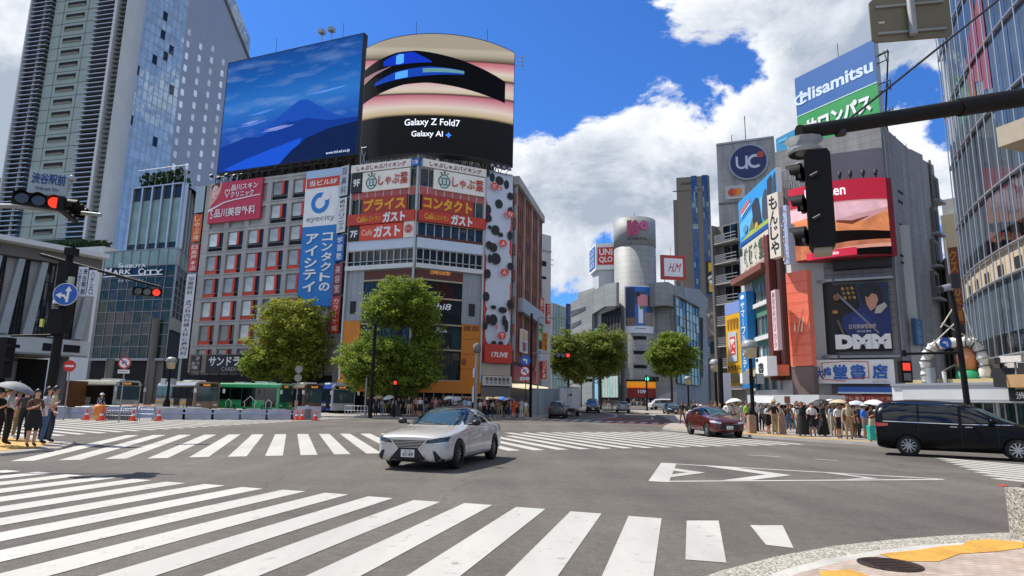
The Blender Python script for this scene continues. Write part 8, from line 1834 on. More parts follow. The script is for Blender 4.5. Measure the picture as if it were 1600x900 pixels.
def rightsignal():
 Y = 26.5; b = onp(1514, Y, .13); top = at(1493, 455, Y); t = fixed('camera_pole', 'dark leaning pole with a camera on top rising behind the black minivan', 'pole', b); mb = MB(); mb.tube([b, Vector((b.x - .12, Y, top.z - 1.4)), Vector((b.x - .2, Y, top.z))], [.13, .11, .08], M_pole, 10); mb.tube([Vector((b.x - .2, Y, top.z)), Vector((b.x - .22, Y, top.z + 2.2))], .04, M_gpole, 8); mb.build('pole', t)
 z = top.z; mb = MB(); mb.tube([Vector((b.x - .2, Y, z + .2)), Vector((b.x - .75, Y - .15, z + .05))], .14, M_steel, 10); mb.tube([Vector((b.x - .75, Y - .15, z + .05)), Vector((b.x - .92, Y - .18, z))], .16, M_dark, 10); mb.wbox(b.x - .3, b.x + .05, Y - .2, Y + .1, z + .1, z + .7, M_dark); mb.build('camera', t)
 mb = MB(); a = at(1412, 553, Y); mb.tube([a, Vector((b.x - .1, Y, a.z + .1))], .055, M_pole, 8); mb.lathe(a - Vector((0, 0, .1)), [(.1, 0), (.1, .25)], M_pole, 8); mb.build('arm', t)
 mb = MB()
 for p0, p1 in (((1470, 512), (1490, 480)), ((1455, 540), (1492, 505)), ((1505, 480), (1528, 545)), ((1472, 505), (1522, 532))): mb.tube([at(*p0, Y + 4), at(*p1, Y + 4)], .03, mat('cream_pipe', '#b8b0a0', .6), 6)
 tag(mb.build('cross_stay'), 'crossed cream stay bars behind the camera pole', 'stay bars')
 t2 = fixed('red_walk_signal', 'pedestrian signal with a red lamp hanging under the arm of the camera pole', 'traffic signal', at(1413, 590, Y)); c = at(1412, 580, Y); zt, zb = at(1412, 564, Y).z, at(1412, 598, Y).z; mb = MB(); mb.wbox(c.x - .22, c.x + .22, Y - .2, Y + .05, zb, zt, M_pole); mb.wbox(c.x + .3, c.x + .65, Y - .1, Y + .1, zt - .4, zt - .1, M_gpole); mb.build('housing', t2)
 mb = MB(); f = Fr((c.x - .15, Y - .21), (c.x + .15, Y - .21)); mb.box(f, 0, .3, zt - .4, zt - .1, 0, .02, M_rlit); mb.build('lamp', t2); mb = MB(); mb.box(f, 0, .3, zb + .08, zb + .38, 0, .02, M_lens); mb.build('lamp', t2)
 f = Fr(at(1475, 580, 33), at(1482, 580, 33));
 roundsign('blue_round_sign', 'small round blue sign hanging in front of the padded arch', 1477, 536, 27.5, .24, 'left', pole=False)
rightsignal()
roundsign('no_entry_sign', 'round red no entry sign with a white bar behind the left crowd', 109, 572, 40, .36, 'noentry', 104)
roundsign('no_turn_sign', 'round no turning sign with a red ring above a small white plate', 195, 567, 39, .36, 'noturn', 190)
roundsign('sign_backs', 'two round sign backs on one white post right of the green bus', 467, 577, 49, .28, 'back', 463)
roundsign('keep_left_sign', 'round blue sign with a white arrow on the pole by the site hoarding', 821, 563, 62, .5, 'left', 822, M_pole)
roundsign('no_turn_sign', 'red ringed no turning sign directly below the blue arrow sign by the hoarding', 820, 580, 61.7, .48, 'noturn', pole=False)
def plainpole(label, px, Y, py, rad=.09, m=M_pole, extra=None, name='utility_pole'):
 b = onp(px, Y, .1); z = at(px, py, Y).z; t = fixed(name, label, 'pole', b); mb = MB(); mb.tube([b, Vector((b.x, Y, z))], [rad * 1.2, rad], m, 8); mb.build('pole', t)
 if extra: extra(t, b, z, Y)
 return t
def sig(px, py, px0, lit, r0=.15, ax=(0, -1, 0), k=2):
 def f(t, b, z, Y): mb = MB(); e = at(px, py, Y); mb.tube([Vector((b.x, Y, e.z + .15)), e + Vector((.4, 0, .15))], .05, M_gpole, 6); mb.build('arm', t); hsignal(t, e, ax, r0, k, lit)
 return f
plainpole('dark pole with a long arm and red signal left of the hill road', 829, 63, 490, .12, M_pole, sig(880, 555, 829, M_rlit, .2), 'signal_pole')
plainpole('thin grey pole with a horizontal bar across the side street mouth', 840, 66, 496, .07, M_gpole, lambda t, b, z, Y: MB().tube([Vector((b.x, Y, z)), at(886, 498, Y)], .06, M_gpole, 6).build('arm', t))
plainpole('pole with a green signal in front of the round tower', 1011, 100, 586, .12, M_pole, sig(1018, 592, 1011, M_glit, .3, (0, -1, 0), 0), 'signal_pole')
plainpole('pole with a small green signal under the dark trees', 908, 118, 588, .1, M_pole, sig(917, 594, 908, M_glit, .26, (0, -1, 0), 0), 'signal_pole')
plainpole('dark tree height pole in front of the big green tree', 580, 54, 505, .14, M_pole)
plainpole('thin pale post left of the dark pole at the big green tree', 571, 53, 590, .05, M_gpole)
plainpole('grey column with cameras at the edge of the orange shop front', 743, 58, 548, .14, M_gpole, lambda t, b, z, Y: (MB().lathe((b.x, Y, z - .2), [(.2, 0), (.35, .1), (.35, .7), (.1, .9)], M_concd, 10).build('camera_head', t), MB().wbox(b.x - .3, b.x - .15, Y - .2, Y, z - 2.4, z - 1.6, M_white).build('camera_box', t), MB().wbox(b.x - .3, b.x - .15, Y - .2, Y, z - 4.6, z - 3.2, M_white).build('control_box', t)))
def ws(t, b, z, Y): mb = MB(); mb.wbox(b.x - .2, b.x + .2, Y - .25, Y, z - 1.2, z - .1, M_pole); mb.build('housing', t); mb = MB(); mb.wbox(b.x - .13, b.x + .13, Y - .28, Y - .25, z - .6, z - .3, M_rlit); mb.build('lamp', t)
plainpole('pedestrian signal with a red lamp in the shade of the big green tree', 617, 56.5, 590, .08, M_pole, ws, 'walk_signal')
plainpole('dark thick street pole beside the yellow sign', 1128, 52, 560, .2, M_pole, lambda t, b, z, Y: MB().wbox(b.x + .1, b.x + .7, Y - .3, Y - .2, 1.8, 4.2, pm('#b8bcc4')).build('plate', t))
def lamp(label, px, Y, py, big=True):
 def f(t, b, z, Y):
  gl = mat('lantern_glass', '#b8a888', .2, 0, .1, 3); mb = MB(); mb.lathe((b.x, Y, z), [(.1, -.1), (.36, 0), (.42, .55), (.40, .6)], gl, 12); mb.build('lantern', t)
  mb = MB(); mb.lathe((b.x, Y, z + .6), [(.5, 0), (.48, .25), (.3, .42), (0, .46)], M_gpole, 12); mb.build('lantern_cap', t)
  mb = MB(); mb.lathe((b.x, Y, .1 + gz(Y)), [(.32, 0), (.28, .9), (.16, 1.2)], M_pole, 10); mb.build('base', t)
  if big:
   for s in (-1, 1): mb = MB(); mb.wbox(b.x + s * .45 - .2, b.x + s * .45 + .2, Y - .3, Y + .1, z - 1.6, z - 1.0, M_white if s < 0 else M_steel); mb.tube([(b.x, Y, z - 1.2), (b.x + s * .3, Y, z - 1.2)], .04, M_pole, 5); mb.build('speaker_box', t)
 return plainpole(label, px, Y, py, .11, M_pole, f, 'street_lamp')
lamp('ornate street lamp with a large grey lantern before the teal windows', 1176, 39, 558)
lamp('street lamp with a small lantern beside the dark corner building', 1120, 56, 580, False)
lamp('street lamp under the trees to the right of the round tower', 1076, 86, 600, False)
lamp('twin globe street lamp at the bus stop by the glass corner building', 262, 62, 575)
# temporary barriers: white and blue plastic blocks
M_bar = mat('pale_blue_barrier', '#98a6c2', .5, 0, .12, 2); M_barw = mat('white_barrier', '#a6a8ae', .55, 0, .16, 2)
def barrier_proto(m):
 t = thing('road_barrier', '', 'barrier'); mb = MB(); f = Fr((-1.0, 0), (1.0, 0)); mb.slab(f, [(0.02, .0), (1.98, .0), (1.98, .65), (1.9, .72), (.1, .72), (.02, .65)], -.16, .16, m); mb.box(f, .1, 1.9, .38, .5, .16, .2, M_bar); mb.build('block', t)
 mb = MB(); mb.box(f, .0, 2.0, .0, .12, -.26, .26, m); mb.build('foot', t); mb = MB(); mb.tube([f.p(.5, .75, 0), f.p(1.5, .75, 0)], .04, M_steel, 6); mb.build('rail', t); return t
def row(proto, a, b, n, label, group, first=[None]):
 for i in range(n):
  p = V2(*a).lerp(V2(*b), (i + .5) / n); rz = math.atan2(b[1] - a[1], b[0] - a[0]); o = proto if i == 0 else dup(proto)
  o.location = (p.x, p.y, gz(p.y)); o.rotation_euler.z = rz; o['label'] = label; o['group'] = group
g1, g2, g3, g4 = gx(92, 44).x, gx(300, 46).x, gx(240, 44).x, gx(497, 50).x
row(barrier_proto(M_bar), (g1, 46.0), (g2, 48.5), 5, 'pale blue barrier block in the rear row in front of the cream buses', 'pale blue rear barriers')
row(barrier_proto(M_barw), (g3, 44.3), (g4, 49.8), 6, 'dirty white barrier block in the front row before the green bus', 'white front barriers')
row(barrier_proto(M_barw), (g1 - .3, 43.6), (gx(150, 43.5).x, 43.5), 2, 'dirty white barrier block at the left end behind the cones', 'white barriers left of the cones')
def cone_proto():
 t = thing('traffic_cone', '', 'cone'); om = mat('cone_orange', '#d8401c', .5, 0, .1, 5); mb = MB(); mb.lathe((0, 0, .05), [(.17, 0), (.11, .25)], om, 14); mb.lathe((0, 0, .42), [(.075, 0), (.03, .28), (0, .3)], om, 14); mb.lathe((0, 0, .3), [(.11, 0), (.075, .12)], pm('#d8d4cc'), 14); mb.build('body', t); mb = MB(); mb.wbox(-.2, .2, -.2, .2, 0, .05, om); mb.build('base', t); return t
cp = cone_proto(); first = True
for px, Y, lab in ((140, 41.5, 'orange cone leftmost of those behind the left crowd'), (163, 40.5, 'orange cone standing before the orange drum'), (212, 41, 'orange cone at the right side of the mesh cage'), (252, 42, 'orange cone at the left end of the white barriers'), (466, 47.8, 'orange cone right of the white barriers below the two sign backs'), (474, 48.4, 'second orange cone just behind the one below the two sign backs'), (495, 48.5, 'orange cone in front of the white and blue bus'), (172, 44, 'red cone beside the road worker')):
 o = cp if first else dup(cp); first = False; p = gx(px, Y); o.location = (p.x, Y, 0); o['label'] = lab; o.scale = (1.05,) * 3
def site():
 p = gx(158, 41.6); t = thing('warning_drum', 'orange plastic drum with pale bands beside the cones', 'drum', (p.x, 41.6, 0)); mb = MB(); mb.lathe((0, 0, 0), [(.34, 0), (.34, .3)], pm('#c89a5a'), 16); mb.lathe((0, 0, .3), [(.33, 0), (.33, .45), (.26, .65), (0, .67)], pm('#d87a1c'), 16); mb.build('body', t)
 p = gx(187, 41.8); t = thing('mesh_cage', 'low grey wire cage between the orange cones', 'cage', (p.x, 41.8, 0)); mb = MB()
 for k in range(12): mb.tube([(-.9 + k * .164, 0, 0), (-.9 + k * .164, 0, .9)], .02, M_steel, 4)
 for z_ in (.05, .3, .6, .9): mb.tube([(-.9, 0, z_), (.9, 0, z_)], .02, M_steel, 4)
 mb.wbox(-.8, .8, .1, .5, 0, .45, M_concd); mb.build('frame', t)
 for px in (205, 232):
  p = gx(px, 42.4); t = thing('fence_stand', 'small pipe stand barrier %s the orange cone right of the mesh cage' % ('left of' if px == 205 else 'right of'), 'barrier', (p.x, 42.4, 0)); mb = MB()
  for x in (-.5, .5): mb.tube([(x, -.2, 0), (x, 0, .95), (x, .2, 0)], .025, M_steel, 5)
  for z_ in (.4, .7, .95): mb.tube([(-.5, 0, z_), (.5, 0, z_)], .025, M_steel if z_ < .9 else pm('#d87a1c'), 5)
  mb.build('frame', t)
 p = gx(482, 49); t = thing('steel_plate_fence', 'white temporary panel between the two orange cones before the blue bus', 'barrier', (p.x, 49.4, 0)); mb = MB(); mb.wbox(-.9, .9, -.04, .04, .1, 1.0, M_barw); mb.wbox(-.2, .1, -.3, .3, 0, .8, M_concd); mb.build('panel', t)
 for k, (px, Y) in enumerate(((1173, 36.5), (1219, 35.8))):
  p = gx(px, Y); t = thing('stone_bollard', ('square pinkish stone bollard beside the ornate street lamp', 'square pinkish stone bollard right of the ornate lamp among the crowd')[k], 'bollard', (p.x, Y, .13)); mb = MB(); st_ = mat('pink_granite', '#9a8070', .8, 0, .2, 6, bump=.3); mb.prism([(-.2, -.2), (.2, -.2), (.2, .2), (-.2, .2)], 0, .95, st_); mb.prism([(-.16, -.16), (.16, -.16), (.16, .16), (-.16, .16)], .95, 1.0, st_); mb.build('shaft', t)
 # the washed gravel pillar close by on the right
 c = gp(1600, 850); t = thing('gravel_pillar', 'rough washed gravel pillar with a rounded dark cap at the lower right edge', 'pillar', (c.x + .12, c.y, .03)); mb = MB(); s = .16; mb.prism([(-s, -s), (s, -s), (s, s), (-s, s)], 0, .62, M_gravel, M_gravel); mb.build('shaft', t)
 mb = MB(); f = Fr((s * .1, -s - .005), (s * 1.2, -s - .005)); mb.slab(f, [(0, .02), (f.L, .02), (f.L, .66), (.05, .66), (.0, .6)], -.33, .06, mat('brown_cap', '#3a2a24', .5, .2, .15, 5)); mb.build('cap', t)
 c = gp(1567, 759.5); mb = MB(); mb.disc((c.x, c.y, .004), (0, 0, 1), .09, .015, pm('#d8402c'), 16); tag(mb.build('red_road_stud'), 'small red disc on the road left of the gravel pillar', 'road stud')
 # low fence in front of the tree
 p = gx(557, 57); t = thing('white_guard_fence', 'low white guard fence at the kerb left of the big green tree', 'fence', (p.x, 57.2, .12)); mb = MB()
 for k in range(8): mb.tube([(-1 + k * .28, 0, 0), (-1 + k * .28, 0, .9)], .025, M_white, 5)
 for z_ in (.15, .5, .9): mb.tube([(-1, 0, z_), (.96, 0, z_)], .03, M_white, 5)
 mb.build('rails', t)
site()
# ---------------------------------------------------------------- people
CL = {'white': '#c9c9c6', 'black': '#141416', 'grey': '#77787a', 'beige': '#b3a283', 'navy': '#1c2540', 'light blue': '#8fb0cf', 'bright blue': '#2a6fd0', 'pink': '#c98a88', 'maroon': '#5a1f22', 'brown': '#5d4030', 'orange red': '#c8431f', 'purple': '#6d5aa0', 'khaki': '#8a7a52', 'dark green': '#2c3a30', 'denim blue': '#3f5f80', 'pale grey': '#a9acb0', 'dark grey': '#333538', 'lime': '#8fc02c', 'tan': '#a08258'}
CM = {k_: mat('cloth_' + k_.replace(' ', '_'), v_, .85, 0, .14, 9, bump=.15) for k_, v_ in CL.items()}
SK = [mat('skin_light', '#c9977a', .55, 0, .06, 8), mat('skin_tan', '#a87456', .55, 0, .06, 8)]; HR = [mat('hair_black', '#15110f', .45, 0, .2, 9), mat('hair_brown', '#33211a', .45, 0, .2, 9)]; EY = mat('eye_dark', '#1a1412', .3, 0, 0)
POSE = {  # elbow, wrist, hand of the left (+x) and right (-x) arm; they face +y
 'stand': [(.235, -.02, 1.13), (.25, .04, .90), (.25, .08, .82)] * 2, 'phone': [(.22, .0, 1.13), (.12, .26, 1.20), (.07, .32, 1.26), (.235, -.02, 1.13), (.20, .16, .95), (.14, .24, .95)],
 'hip': [(.34, -.04, 1.14), (.20, .10, 1.02), (.15, .13, .98), (.235, -.02, 1.13), (.25, .05, .9), (.25, .09, .82)], 'shade': [(.36, .12, 1.45), (.16, .18, 1.66), (.06, .17, 1.68), (.36, .12, 1.45), (.16, .18, 1.67), (.07, .17, 1.70)],
 'walk': [(.24, -.12, 1.14), (.25, .0, .92), (.25, .05, .85), (.24, .10, 1.13), (.24, .24, .96), (.23, .29, .90)], 'parasol': [(.22, .06, 1.12), (.14, .26, 1.22), (.10, .30, 1.27), (.235, -.02, 1.13), (.24, .06, .92), (.23, .1, .85)]}
def proto_body(pose):
 A = POSE[pose]; wk = pose == 'walk'
 J = [((0, 0, .94), (.155, .115)), ((0, .005, 1.08), (.130, .095)), ((0, .0, 1.26), (.150, .105)), ((0, -.01, 1.40), (.085, .07)), ((0, .0, 1.475), (.055, .055)), ((0, .015, 1.545), (.068, .078)), ((0, .02, 1.61), (.082, .095)), ((0, .01, 1.68), (.055, .065))]
 E_ = [(0, 1, 'b'), (1, 2, 't'), (2, 3, 't'), (3, 4, 's'), (4, 5, 's'), (5, 6, 's'), (6, 7, 's')]
 for i, s in ((0, 1), (1, -1)):
  e, w, h = A[i * 3:i * 3 + 3]; b = len(J)
  J += [((s * .175, -.01, 1.375), (.062, .058)), ((s * e[0], e[1], e[2]), (.043, .043)), ((s * w[0], w[1], w[2]), (.029, .029)), ((s * h[0], h[1], h[2]), (.036, .022))]
  E_ += [(3, b, 't'), (b, b + 1, 't'), (b + 1, b + 2, 'l'), (b + 2, b + 3, 's')]
 for s in (1, -1):
  f = (.22 * s if wk else .02 * s); b = len(J)
  J += [((s * .085, 0, .86), (.095, .098)), ((s * .095, f * .6 + .02, .49), (.062, .064)), ((s * .10, f - .03 - (.06 if wk and s < 0 else 0), .10), (.042, .046)), ((s * .115, f + .11, .035), (.042, .032))]
  E_ += [(0, b, 'b'), (b, b + 1, 'b'), (b + 1, b + 2, 'k'), (b + 2, b + 3, 'f')]
 me = bpy.data.meshes.new('body'); me.from_pydata([j[0] for j in J], [e[:2] for e in E_], []); o = bpy.data.objects.new('tmp', me); COL.objects.link(o)
 o.modifiers.new('k', 'SKIN'); sv = me.skin_vertices[0].data
 for i, j in enumerate(J): sv[i].radius = j[1]
 sv[0].use_root = True; m = o.modifiers.new('s', 'SUBSURF'); m.levels = m.render_levels = 1
 bpy.context.view_layer.update(); me2 = baked(o); bpy.data.objects.remove(o)
 sl_ = {'s': 0, 't': 1, 'l': 2, 'b': 3, 'k': 4, 'f': 5}; idx = []
 for p in me2.polygons:
  c = p.center; best = (9, 0)
  for a, b, k in E_:
   P, Q = Vector(J[a][0]), Vector(J[b][0]); d = Q - P; t = max(0, min(1, (c - P).dot(d) / d.length_squared)); r = (J[a][1][0] * (1 - t) + J[b][1][0] * t); v = (c - P - d * t).length / r
   if v < best[0]: best = (v, sl_[k])
  idx.append(best[1])
 mb = MB(); ph = list('abcdefg'); mb.mats = ph[:]
 mb.add([v.co for v in me2.vertices], [tuple(p.vertices) for p in me2.polygons], 'a', True); mb.m = idx
 for i, s in ((0, 1), (1, -1)):          # five bent fingers rooted in each palm, thumb from the side
  w, h = Vector(A[i * 3 + 1]), Vector(A[i * 3 + 2]); w.x *= s; h.x *= s; d = (h - w).normalized(); sd = d.cross(Vector((0, 0, 1)) if abs(d.z) < .8 else Vector((0, 1, 0))).normalized(); cu = d.cross(sd) * (1 if d.z < .3 else -1)
  for k, ln in enumerate((.055, .066, .07, .06)): r0 = h + sd * (.024 - .016 * k); mb.tube([r0, r0 + d * ln * .6 + cu * .006, r0 + d * ln + cu * .03], [.009, .0085, .006], 'a', 5)
  r0 = w.lerp(h, .5) + sd * .026; mb.tube([r0, r0 + sd * .025 + d * .02, r0 + sd * .028 + d * .05 + cu * .012], [.011, .0095, .007], 'a', 5)
 mb.tube([(0, .10, 1.625), (0, .125, 1.592), (0, .105, 1.58)], [.008, .014, .01], 'a', 6)
 for s in (1, -1): mb.disc((s * .03, .103, 1.622), (0, 1, 0), .011, .006, 'g', 8); mb.lathe((s * .084, .01, 1.59), [(.0, -.03), (.016, -.01), (.018, .02), (0, .035)], 'a', 6)
 mb.wbox(-.022, .022, .10, .108, 1.555, 1.562, 'g')
 me = bpy.data.meshes.new('person'); me.from_pydata(mb.v, [], mb.f)
 for i in range(7): me.materials.append(SK[0] if i != 6 else EY)
 me.polygons.foreach_set('material_index', [m_ if isinstance(m_, int) else ph.index(m_) for m_ in mb.m]); me.polygons.foreach_set('use_smooth', [True] * len(me.polygons)); me.update(); return me
BODY = {p: proto_body(p) for p in POSE}
def hairmesh(long_):
 mb = MB(); n, q = 14, []
 rows = [(0, .0), (.04, .055), (.085, .09), (.13, .102), (.17, .10)] + ([(.25, .10), (.34, .085)] if long_ else [(.2, .088)])
 for j, (d, r) in enumerate(rows):
  for k in range(n):
   a = 2 * math.pi * k / n; y = math.sin(a); back = .012 + (.02 if j > 4 else 0)
   fr = y > .25 and j >= 3
   q.append((r * math.cos(a) * (1.0 if not fr else 1.02), r * 1.08 * y * (.98 if not fr else .45) + (.012 - back), 1.757 - d + (.05 if fr and j > 3 else 0)))
 mb.add(q, [(j * n + k, j * n + (k + 1) % n, (j + 1) * n + (k + 1) % n, (j + 1) * n + k) for j in range(len(rows) - 1) for k in range(n)], HR[0], True); return mb
def skirtmesh(z0, r0):
 mb = MB(); n = 18; vs = [((r + .02 * math.sin(a * 6) * (r / .3)) * math.cos(a), (r * .8 + .02 * math.cos(a * 5) * (r / .3)) * math.sin(a), z) for z, r in ((1.1, .155), (.98, .185), ((1 + z0) / 2, (.2 + r0) / 2), (z0, r0)) for a in (2 * math.pi * k / n for k in range(n))]
 mb.add(vs, [(j * n + k, j * n + (k + 1) % n, (j + 1) * n + (k + 1) % n, (j + 1) * n + k) for j in range(3) for k in range(n)], CM['black'], True); return mb
PARTS = {}
def shared(key, f, nm):
 if key not in PARTS: o = f().build(nm); PARTS[key] = o.data; bpy.data.objects.remove(o)
 return PARTS[key]
SEEN_L = {}
def person(px, Y, top, bot, pose='stand', where='', face=None, skirt=None, hair='short', shorts=False, sleeve=True, hat=None, z=.13, group=None, para=None, bag=None, label=None, hs=1.):
 p = gx(px, Y); me = BODY[pose]; o = bpy.data.objects.new('person', me); COL.objects.link(o)
 o.location = (p.x, Y, gz(Y) + z); a = rnd.uniform(-.7, .7) + math.pi if face is None else face; o.rotation_euler = (0, 0, a); s = rnd.uniform(.93, 1.05) * hs; o.scale = (s, s, s)
 sk = SK[rnd.random() < .3]; bm_ = CM[bot]
 for i, m in ((0, sk), (1, CM[top]), (2, CM[top] if not sleeve else sk), (3, bm_), (4, sk if (shorts or skirt == 'short') else bm_), (5, CM[rnd.choice(['black', 'white', 'brown'])])): paint(o, i, m)
 def child(key, f, nm, m): c = bpy.data.objects.new(nm, shared(key, f, nm)); COL.objects.link(c); c.parent = o; paint(c, 0, m); return c
 hc = HR[rnd.random() < .3]
 child('h' + hair, lambda: hairmesh(hair == 'long'), 'hair', hc)
 if hat: child('hat', lambda: MB().lathe((0, .01, 1.69), [(.17, -.01), (.11, .02), (.10, .09), (0, .12)], CM['white'], 14), 'hat', CM[hat])
 if skirt: child('sk' + skirt, (lambda: skirtmesh(.58, .25)) if skirt == 'short' else (lambda: skirtmesh(.10, .33)), 'skirt', bm_)
 if bag: child('bag', lambda: MB().wbox(.14, .24, -.16, .1, .85, 1.15, CM['black']).tube([(.19, -.02, 1.15), (.12, 0, 1.42), (-.02, -.09, 1.3)], .015, CM['black'], 5), 'shoulder_bag', CM[bag])
 low = (bot + (' long dress' if skirt == 'long' else ' skirt' if skirt else ' shorts' if shorts else ' trousers'))
 lb = label or 'person in %s top and %s%s%s, %s' % (top, low, ' with long hair' if hair == 'long' else '', ' and hat' if hat else '', where)
 tag(o, lb, 'person', group)
 if para:
  c = o.location + Matrix.Rotation(a, 3, 'Z') @ Vector((.10, .31, 0)) * s; t = thing('parasol', '%s parasol over the person in %s top, %s' % (para, top, where), 'parasol', c + Vector((0, 0, 1.25 * s)), rnd.uniform(0, 6))
  t.rotation_euler = (rnd.uniform(-.25, .25), rnd.uniform(-.25, .25), rnd.uniform(0, 6)); pmm = mat('parasol_' + para.replace(' ', '_'), CL.get(para, '#c4beb0'), .7, 0, .06, 3)
  mb = MB(); mb.lathe((0, 0, .42), [(.52, 0), (.46, .1), (.3, .2), (.12, .26), (0, .27)], pmm, 8); mb.build('canopy', t); mb = MB(); mb.tube([(0, 0, -.05), (0, 0, .74)], .012, M_steel, 5); mb.build('shaft', t)
 return o
PI = math.pi
# left corner, close by
LW = 'on the left corner'
person(59, 18.9, 'brown', 'black', 'phone', face=PI * 1.35, skirt='short', hair='long', z=.08, label='long haired person in brown top and short black skirt, looking at a phone')
person(20, 19.5, 'white', 'black', 'hip', face=PI * 1.75, sleeve=False, z=.08, label='person in white long sleeved shirt and black trousers, side on at the left edge')
person(76, 20.0, 'pale grey', 'denim blue', 'phone', face=PI * 1.6, hair='long', z=.08, bag='white', label='person in pale grey top and blue jeans with a white shoulder bag')
person(87, 20.8, 'beige', 'navy', 'stand', face=PI * 1.7, hair='short', z=.08, label='person in beige top and navy trousers at the kerb, rightmost of the left crowd')
person(31, 22.5, 'pink', 'khaki', 'stand', face=PI * 1.6, z=.08, label='person in pink top and khaki trousers behind the white shirted one at the left')
person(44, 21.5, 'dark grey', 'black', 'walk', face=PI * 1.2, z=.08, label='person in dark grey top and black trousers between the white shirt and the black skirt')
person(4, 19.2, 'black', 'black', 'parasol', LW, face=PI * 1.5, z=.08, para='grey'); person(13, 21.8, 'white', 'black', 'stand', LW, face=PI * 1.4, hair='long', hat='lime', z=.08)
w = person(160, 43.2, 'navy', 'navy', 'stand', face=PI, hat='white', z=0, label='road worker in navy uniform with white cross straps and white helmet behind the orange drum')
mb = MB(); mb.tube([(-.13, .10, 1.4), (0, .125, 1.2), (.13, .11, 1.02)], .018, CM['white'], 5); mb.tube([(.13, .10, 1.4), (0, .125, 1.2), (-.13, .11, 1.02)], .018, CM['white'], 5); mb.build('cross_strap', w)
# pavement below the corner building
TR, OS, BN = 'under the big green tree', 'before the orange shop front', 'under the tall 17LIVE banner'
BN = 'under the red and white banner'
rows = [(575, 'black', 'black', 'stand', {}), (588, 'dark grey', 'black', 'stand', {}), (597, 'pale grey', 'denim blue', 'parasol', dict(para='beige')), (609, 'grey', 'black', 'parasol', dict(para='white')), (616, 'white', 'black', 'stand', {}), (623, 'black', 'dark grey', 'stand', dict(skirt='long')), (630, 'navy', 'black', 'stand', {}),
(639, 'dark grey', 'beige', 'stand', dict(shorts=True)), (650, 'pink', 'maroon', 'stand', dict(shorts=True)), (657, 'white', 'black', 'stand', dict(skirt='short', hair='long')), (666, 'black', 'grey', 'walk', {}), (675, 'maroon', 'black', 'hip', {}), (681, 'pink', 'grey', 'stand', dict(hair='long')), (689, 'dark grey', 'navy', 'stand', {}), (696, 'brown', 'black', 'stand', {}),
(702, 'black', 'black', 'parasol', dict(para='white')), (711, 'white', 'black', 'phone', {}), (718, 'beige', 'grey', 'parasol', dict(para='pale grey')), (726, 'light blue', 'beige', 'stand', {}), (733, 'white', 'denim blue', 'stand', {}), (741, 'dark grey', 'black', 'stand', {}), (750, 'white', 'grey', 'walk', {}), (757, 'pink', 'black', 'stand', dict(hair='long')),
(763, 'maroon', 'navy', 'parasol', dict(para='beige')), (770, 'white', 'dark grey', 'stand', {}), (779, 'tan', 'khaki', 'parasol', dict(para='tan')), (788, 'black', 'black', 'parasol', dict(para='bright blue')), (794, 'brown', 'navy', 'parasol', dict(para='navy')), (803, 'orange red', 'orange red', 'phone', dict(shorts=True)), (808, 'orange red', 'black', 'stand', {}), (815, 'pale grey', 'white', 'stand', {}), (822, 'white', 'beige', 'stand', dict(shorts=True))]
for px, tp, bt, ps, kw in rows:
 person(px, 58.6 + rnd.uniform(-.5, .9) if px < 760 else 59.6 + rnd.uniform(-.4, .8), tp, bt, ps, TR if px < 634 else OS if px < 752 else BN, group='crowd on the far pavement', **kw)
def filler(n, x0, x1, y0, y1, where, grp, dark=.5):
 """further people of the crowd, each with a clothing pair nobody else there wears"""
 c = [(t, b) for t in CL for b in ('black', 'grey', 'navy', 'beige', 'denim blue', 'white', 'brown', 'dark grey')]; rnd.shuffle(c); used = {o['label'] for o in bpy.data.objects if o.get('label')}; k = 0
 for t, b in c:
  if k >= n: break
  if t in ('lime', 'orange red', 'bright blue') or (rnd.random() < dark and t not in ('black', 'dark grey', 'navy', 'brown', 'white')): continue
  ln = rnd.random() < .4; lb = '%sperson in %s top and %s trousers, %s' % ('long haired ' if ln else '', t, b, where)
  if lb in used: continue
  used.add(lb); person(x0 + (x1 - x0) * (k + rnd.uniform(.1, .9)) / n, rnd.uniform(y0, y1), t, b, rnd.choice(['stand', 'stand', 'walk', 'phone', 'hip']), hair='long' if ln else 'short', label=lb, group=grp); k += 1
filler(10, 583, 690, 60.5, 63, 'behind, under the big tree', 'crowd on the far pavement', .8)
filler(10, 690, 815, 61, 62.5, 'behind, before the corner building', 'crowd on the far pavement')
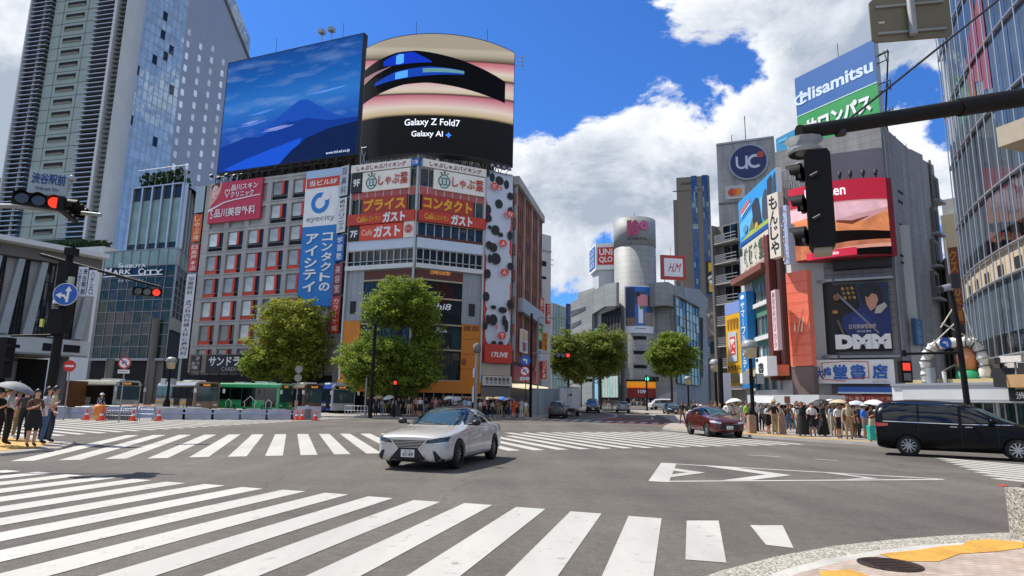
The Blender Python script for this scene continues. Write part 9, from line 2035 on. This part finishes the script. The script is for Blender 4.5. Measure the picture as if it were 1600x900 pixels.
# right pavement
RW = 'on the right pavement'
G_ = 'crowd on the right pavement'
for px, Y, tp, bt, ps, kw in ((1138, 40, 'white', 'grey', 'stand', {}), (1151, 40, 'white', 'beige', 'parasol', dict(para='white')), (1159, 41, 'pale grey', 'white', 'stand', {}), (1166, 39, 'lime', 'maroon', 'stand', dict(shorts=True)), (1172, 39.5, 'purple', 'black', 'stand', dict(hair='long')), (1180, 40, 'white', 'black', 'walk', {}), (1199, 35.6, 'white', 'black', 'phone', dict(skirt='short', hair='long', bag='black')), (1209, 34.8, 'black', 'khaki', 'hip', dict(hat='tan')), (1217, 38, 'beige', 'brown', 'stand', {}), (1235, 42, 'white', 'dark grey', 'walk', dict(shorts=True)),
(1245, 34.2, 'white', 'beige', 'stand', dict(hair='long')), (1252, 33.6, 'black', 'black', 'shade', dict(skirt='long', hair='long')), (1268, 33.9, 'white', 'black', 'phone', dict(skirt='short', bag='black')), (1277, 34.8, 'black', 'dark grey', 'parasol', dict(para='black')), (1285, 34.0, 'dark grey', 'black', 'stand', dict(skirt='long', sleeve=False)), (1293, 36, 'tan', 'white', 'parasol', dict(para='white')), (1300, 35, 'light blue', 'beige', 'parasol', dict(para='grey')), (1308, 31.9, 'white', 'black', 'stand', dict(shorts=True)), (1316, 33.5, 'beige', 'white', 'parasol', dict(para='beige')), (1324, 31.2, 'beige', 'tan', 'stand', dict(bag='brown', hs=1.06)),
(1333, 32.6, 'maroon', 'brown', 'parasol', dict(para='pale grey')), (1340, 33, 'dark green', 'dark green', 'stand', {}), (1349, 31.8, 'bright blue', 'grey', 'stand', dict(shorts=True, hat='pale grey')), (1360, 30.2, 'brown', 'beige', 'parasol', dict(para='white', hs=.94)), (1371, 30.6, 'pale grey', 'beige', 'stand', dict(hair='long'))):
 person(px, Y, tp, bt, ps, RW, group=G_, **kw)
filler(16, 1062, 1170, 44, 56, 'behind the red crossover', 'crowd behind the red crossover', .3)
filler(9, 1185, 1300, 37.5, 40.5, 'near the shop canopy', G_, .4)
filler(9, 984, 1016, 138, 146, 'at the round tower', 'people at the round tower', .6)
filler(4, 934, 958, 90, 100, 'on the hill road', 'people on the hill road', .2)
p = gx(1363, 29.6); t = thing('suitcase', 'turquoise hard suitcase standing beside the black van on the right pavement', 'suitcase', (p.x, 29.6, .13)); tq = mat('turquoise_case', '#1d9c8c', .35, 0, .05, 4); mb = MB(); f = Fr((-.26, -.12), (.26, -.12)); mb.slab(f, [(.04, .06), (.48, .06), (.52, .1), (.52, .68), (.48, .72), (.04, .72), (0, .68), (0, .1)], -.26, 0, tq); mb.build('shell', t); mb = MB(); mb.tube([(-.12, .02, .72), (-.12, .02, 1.0), (.12, .02, 1.0), (.12, .02, .72)], .012, M_steel, 5); mb.build('handle', t); mb = MB(); [mb.disc((x, -.05, .04), (1, 0, 0), .04, .03, M_tyre, 10) for x in (-.22, .2)]; mb.build('wheel', t)
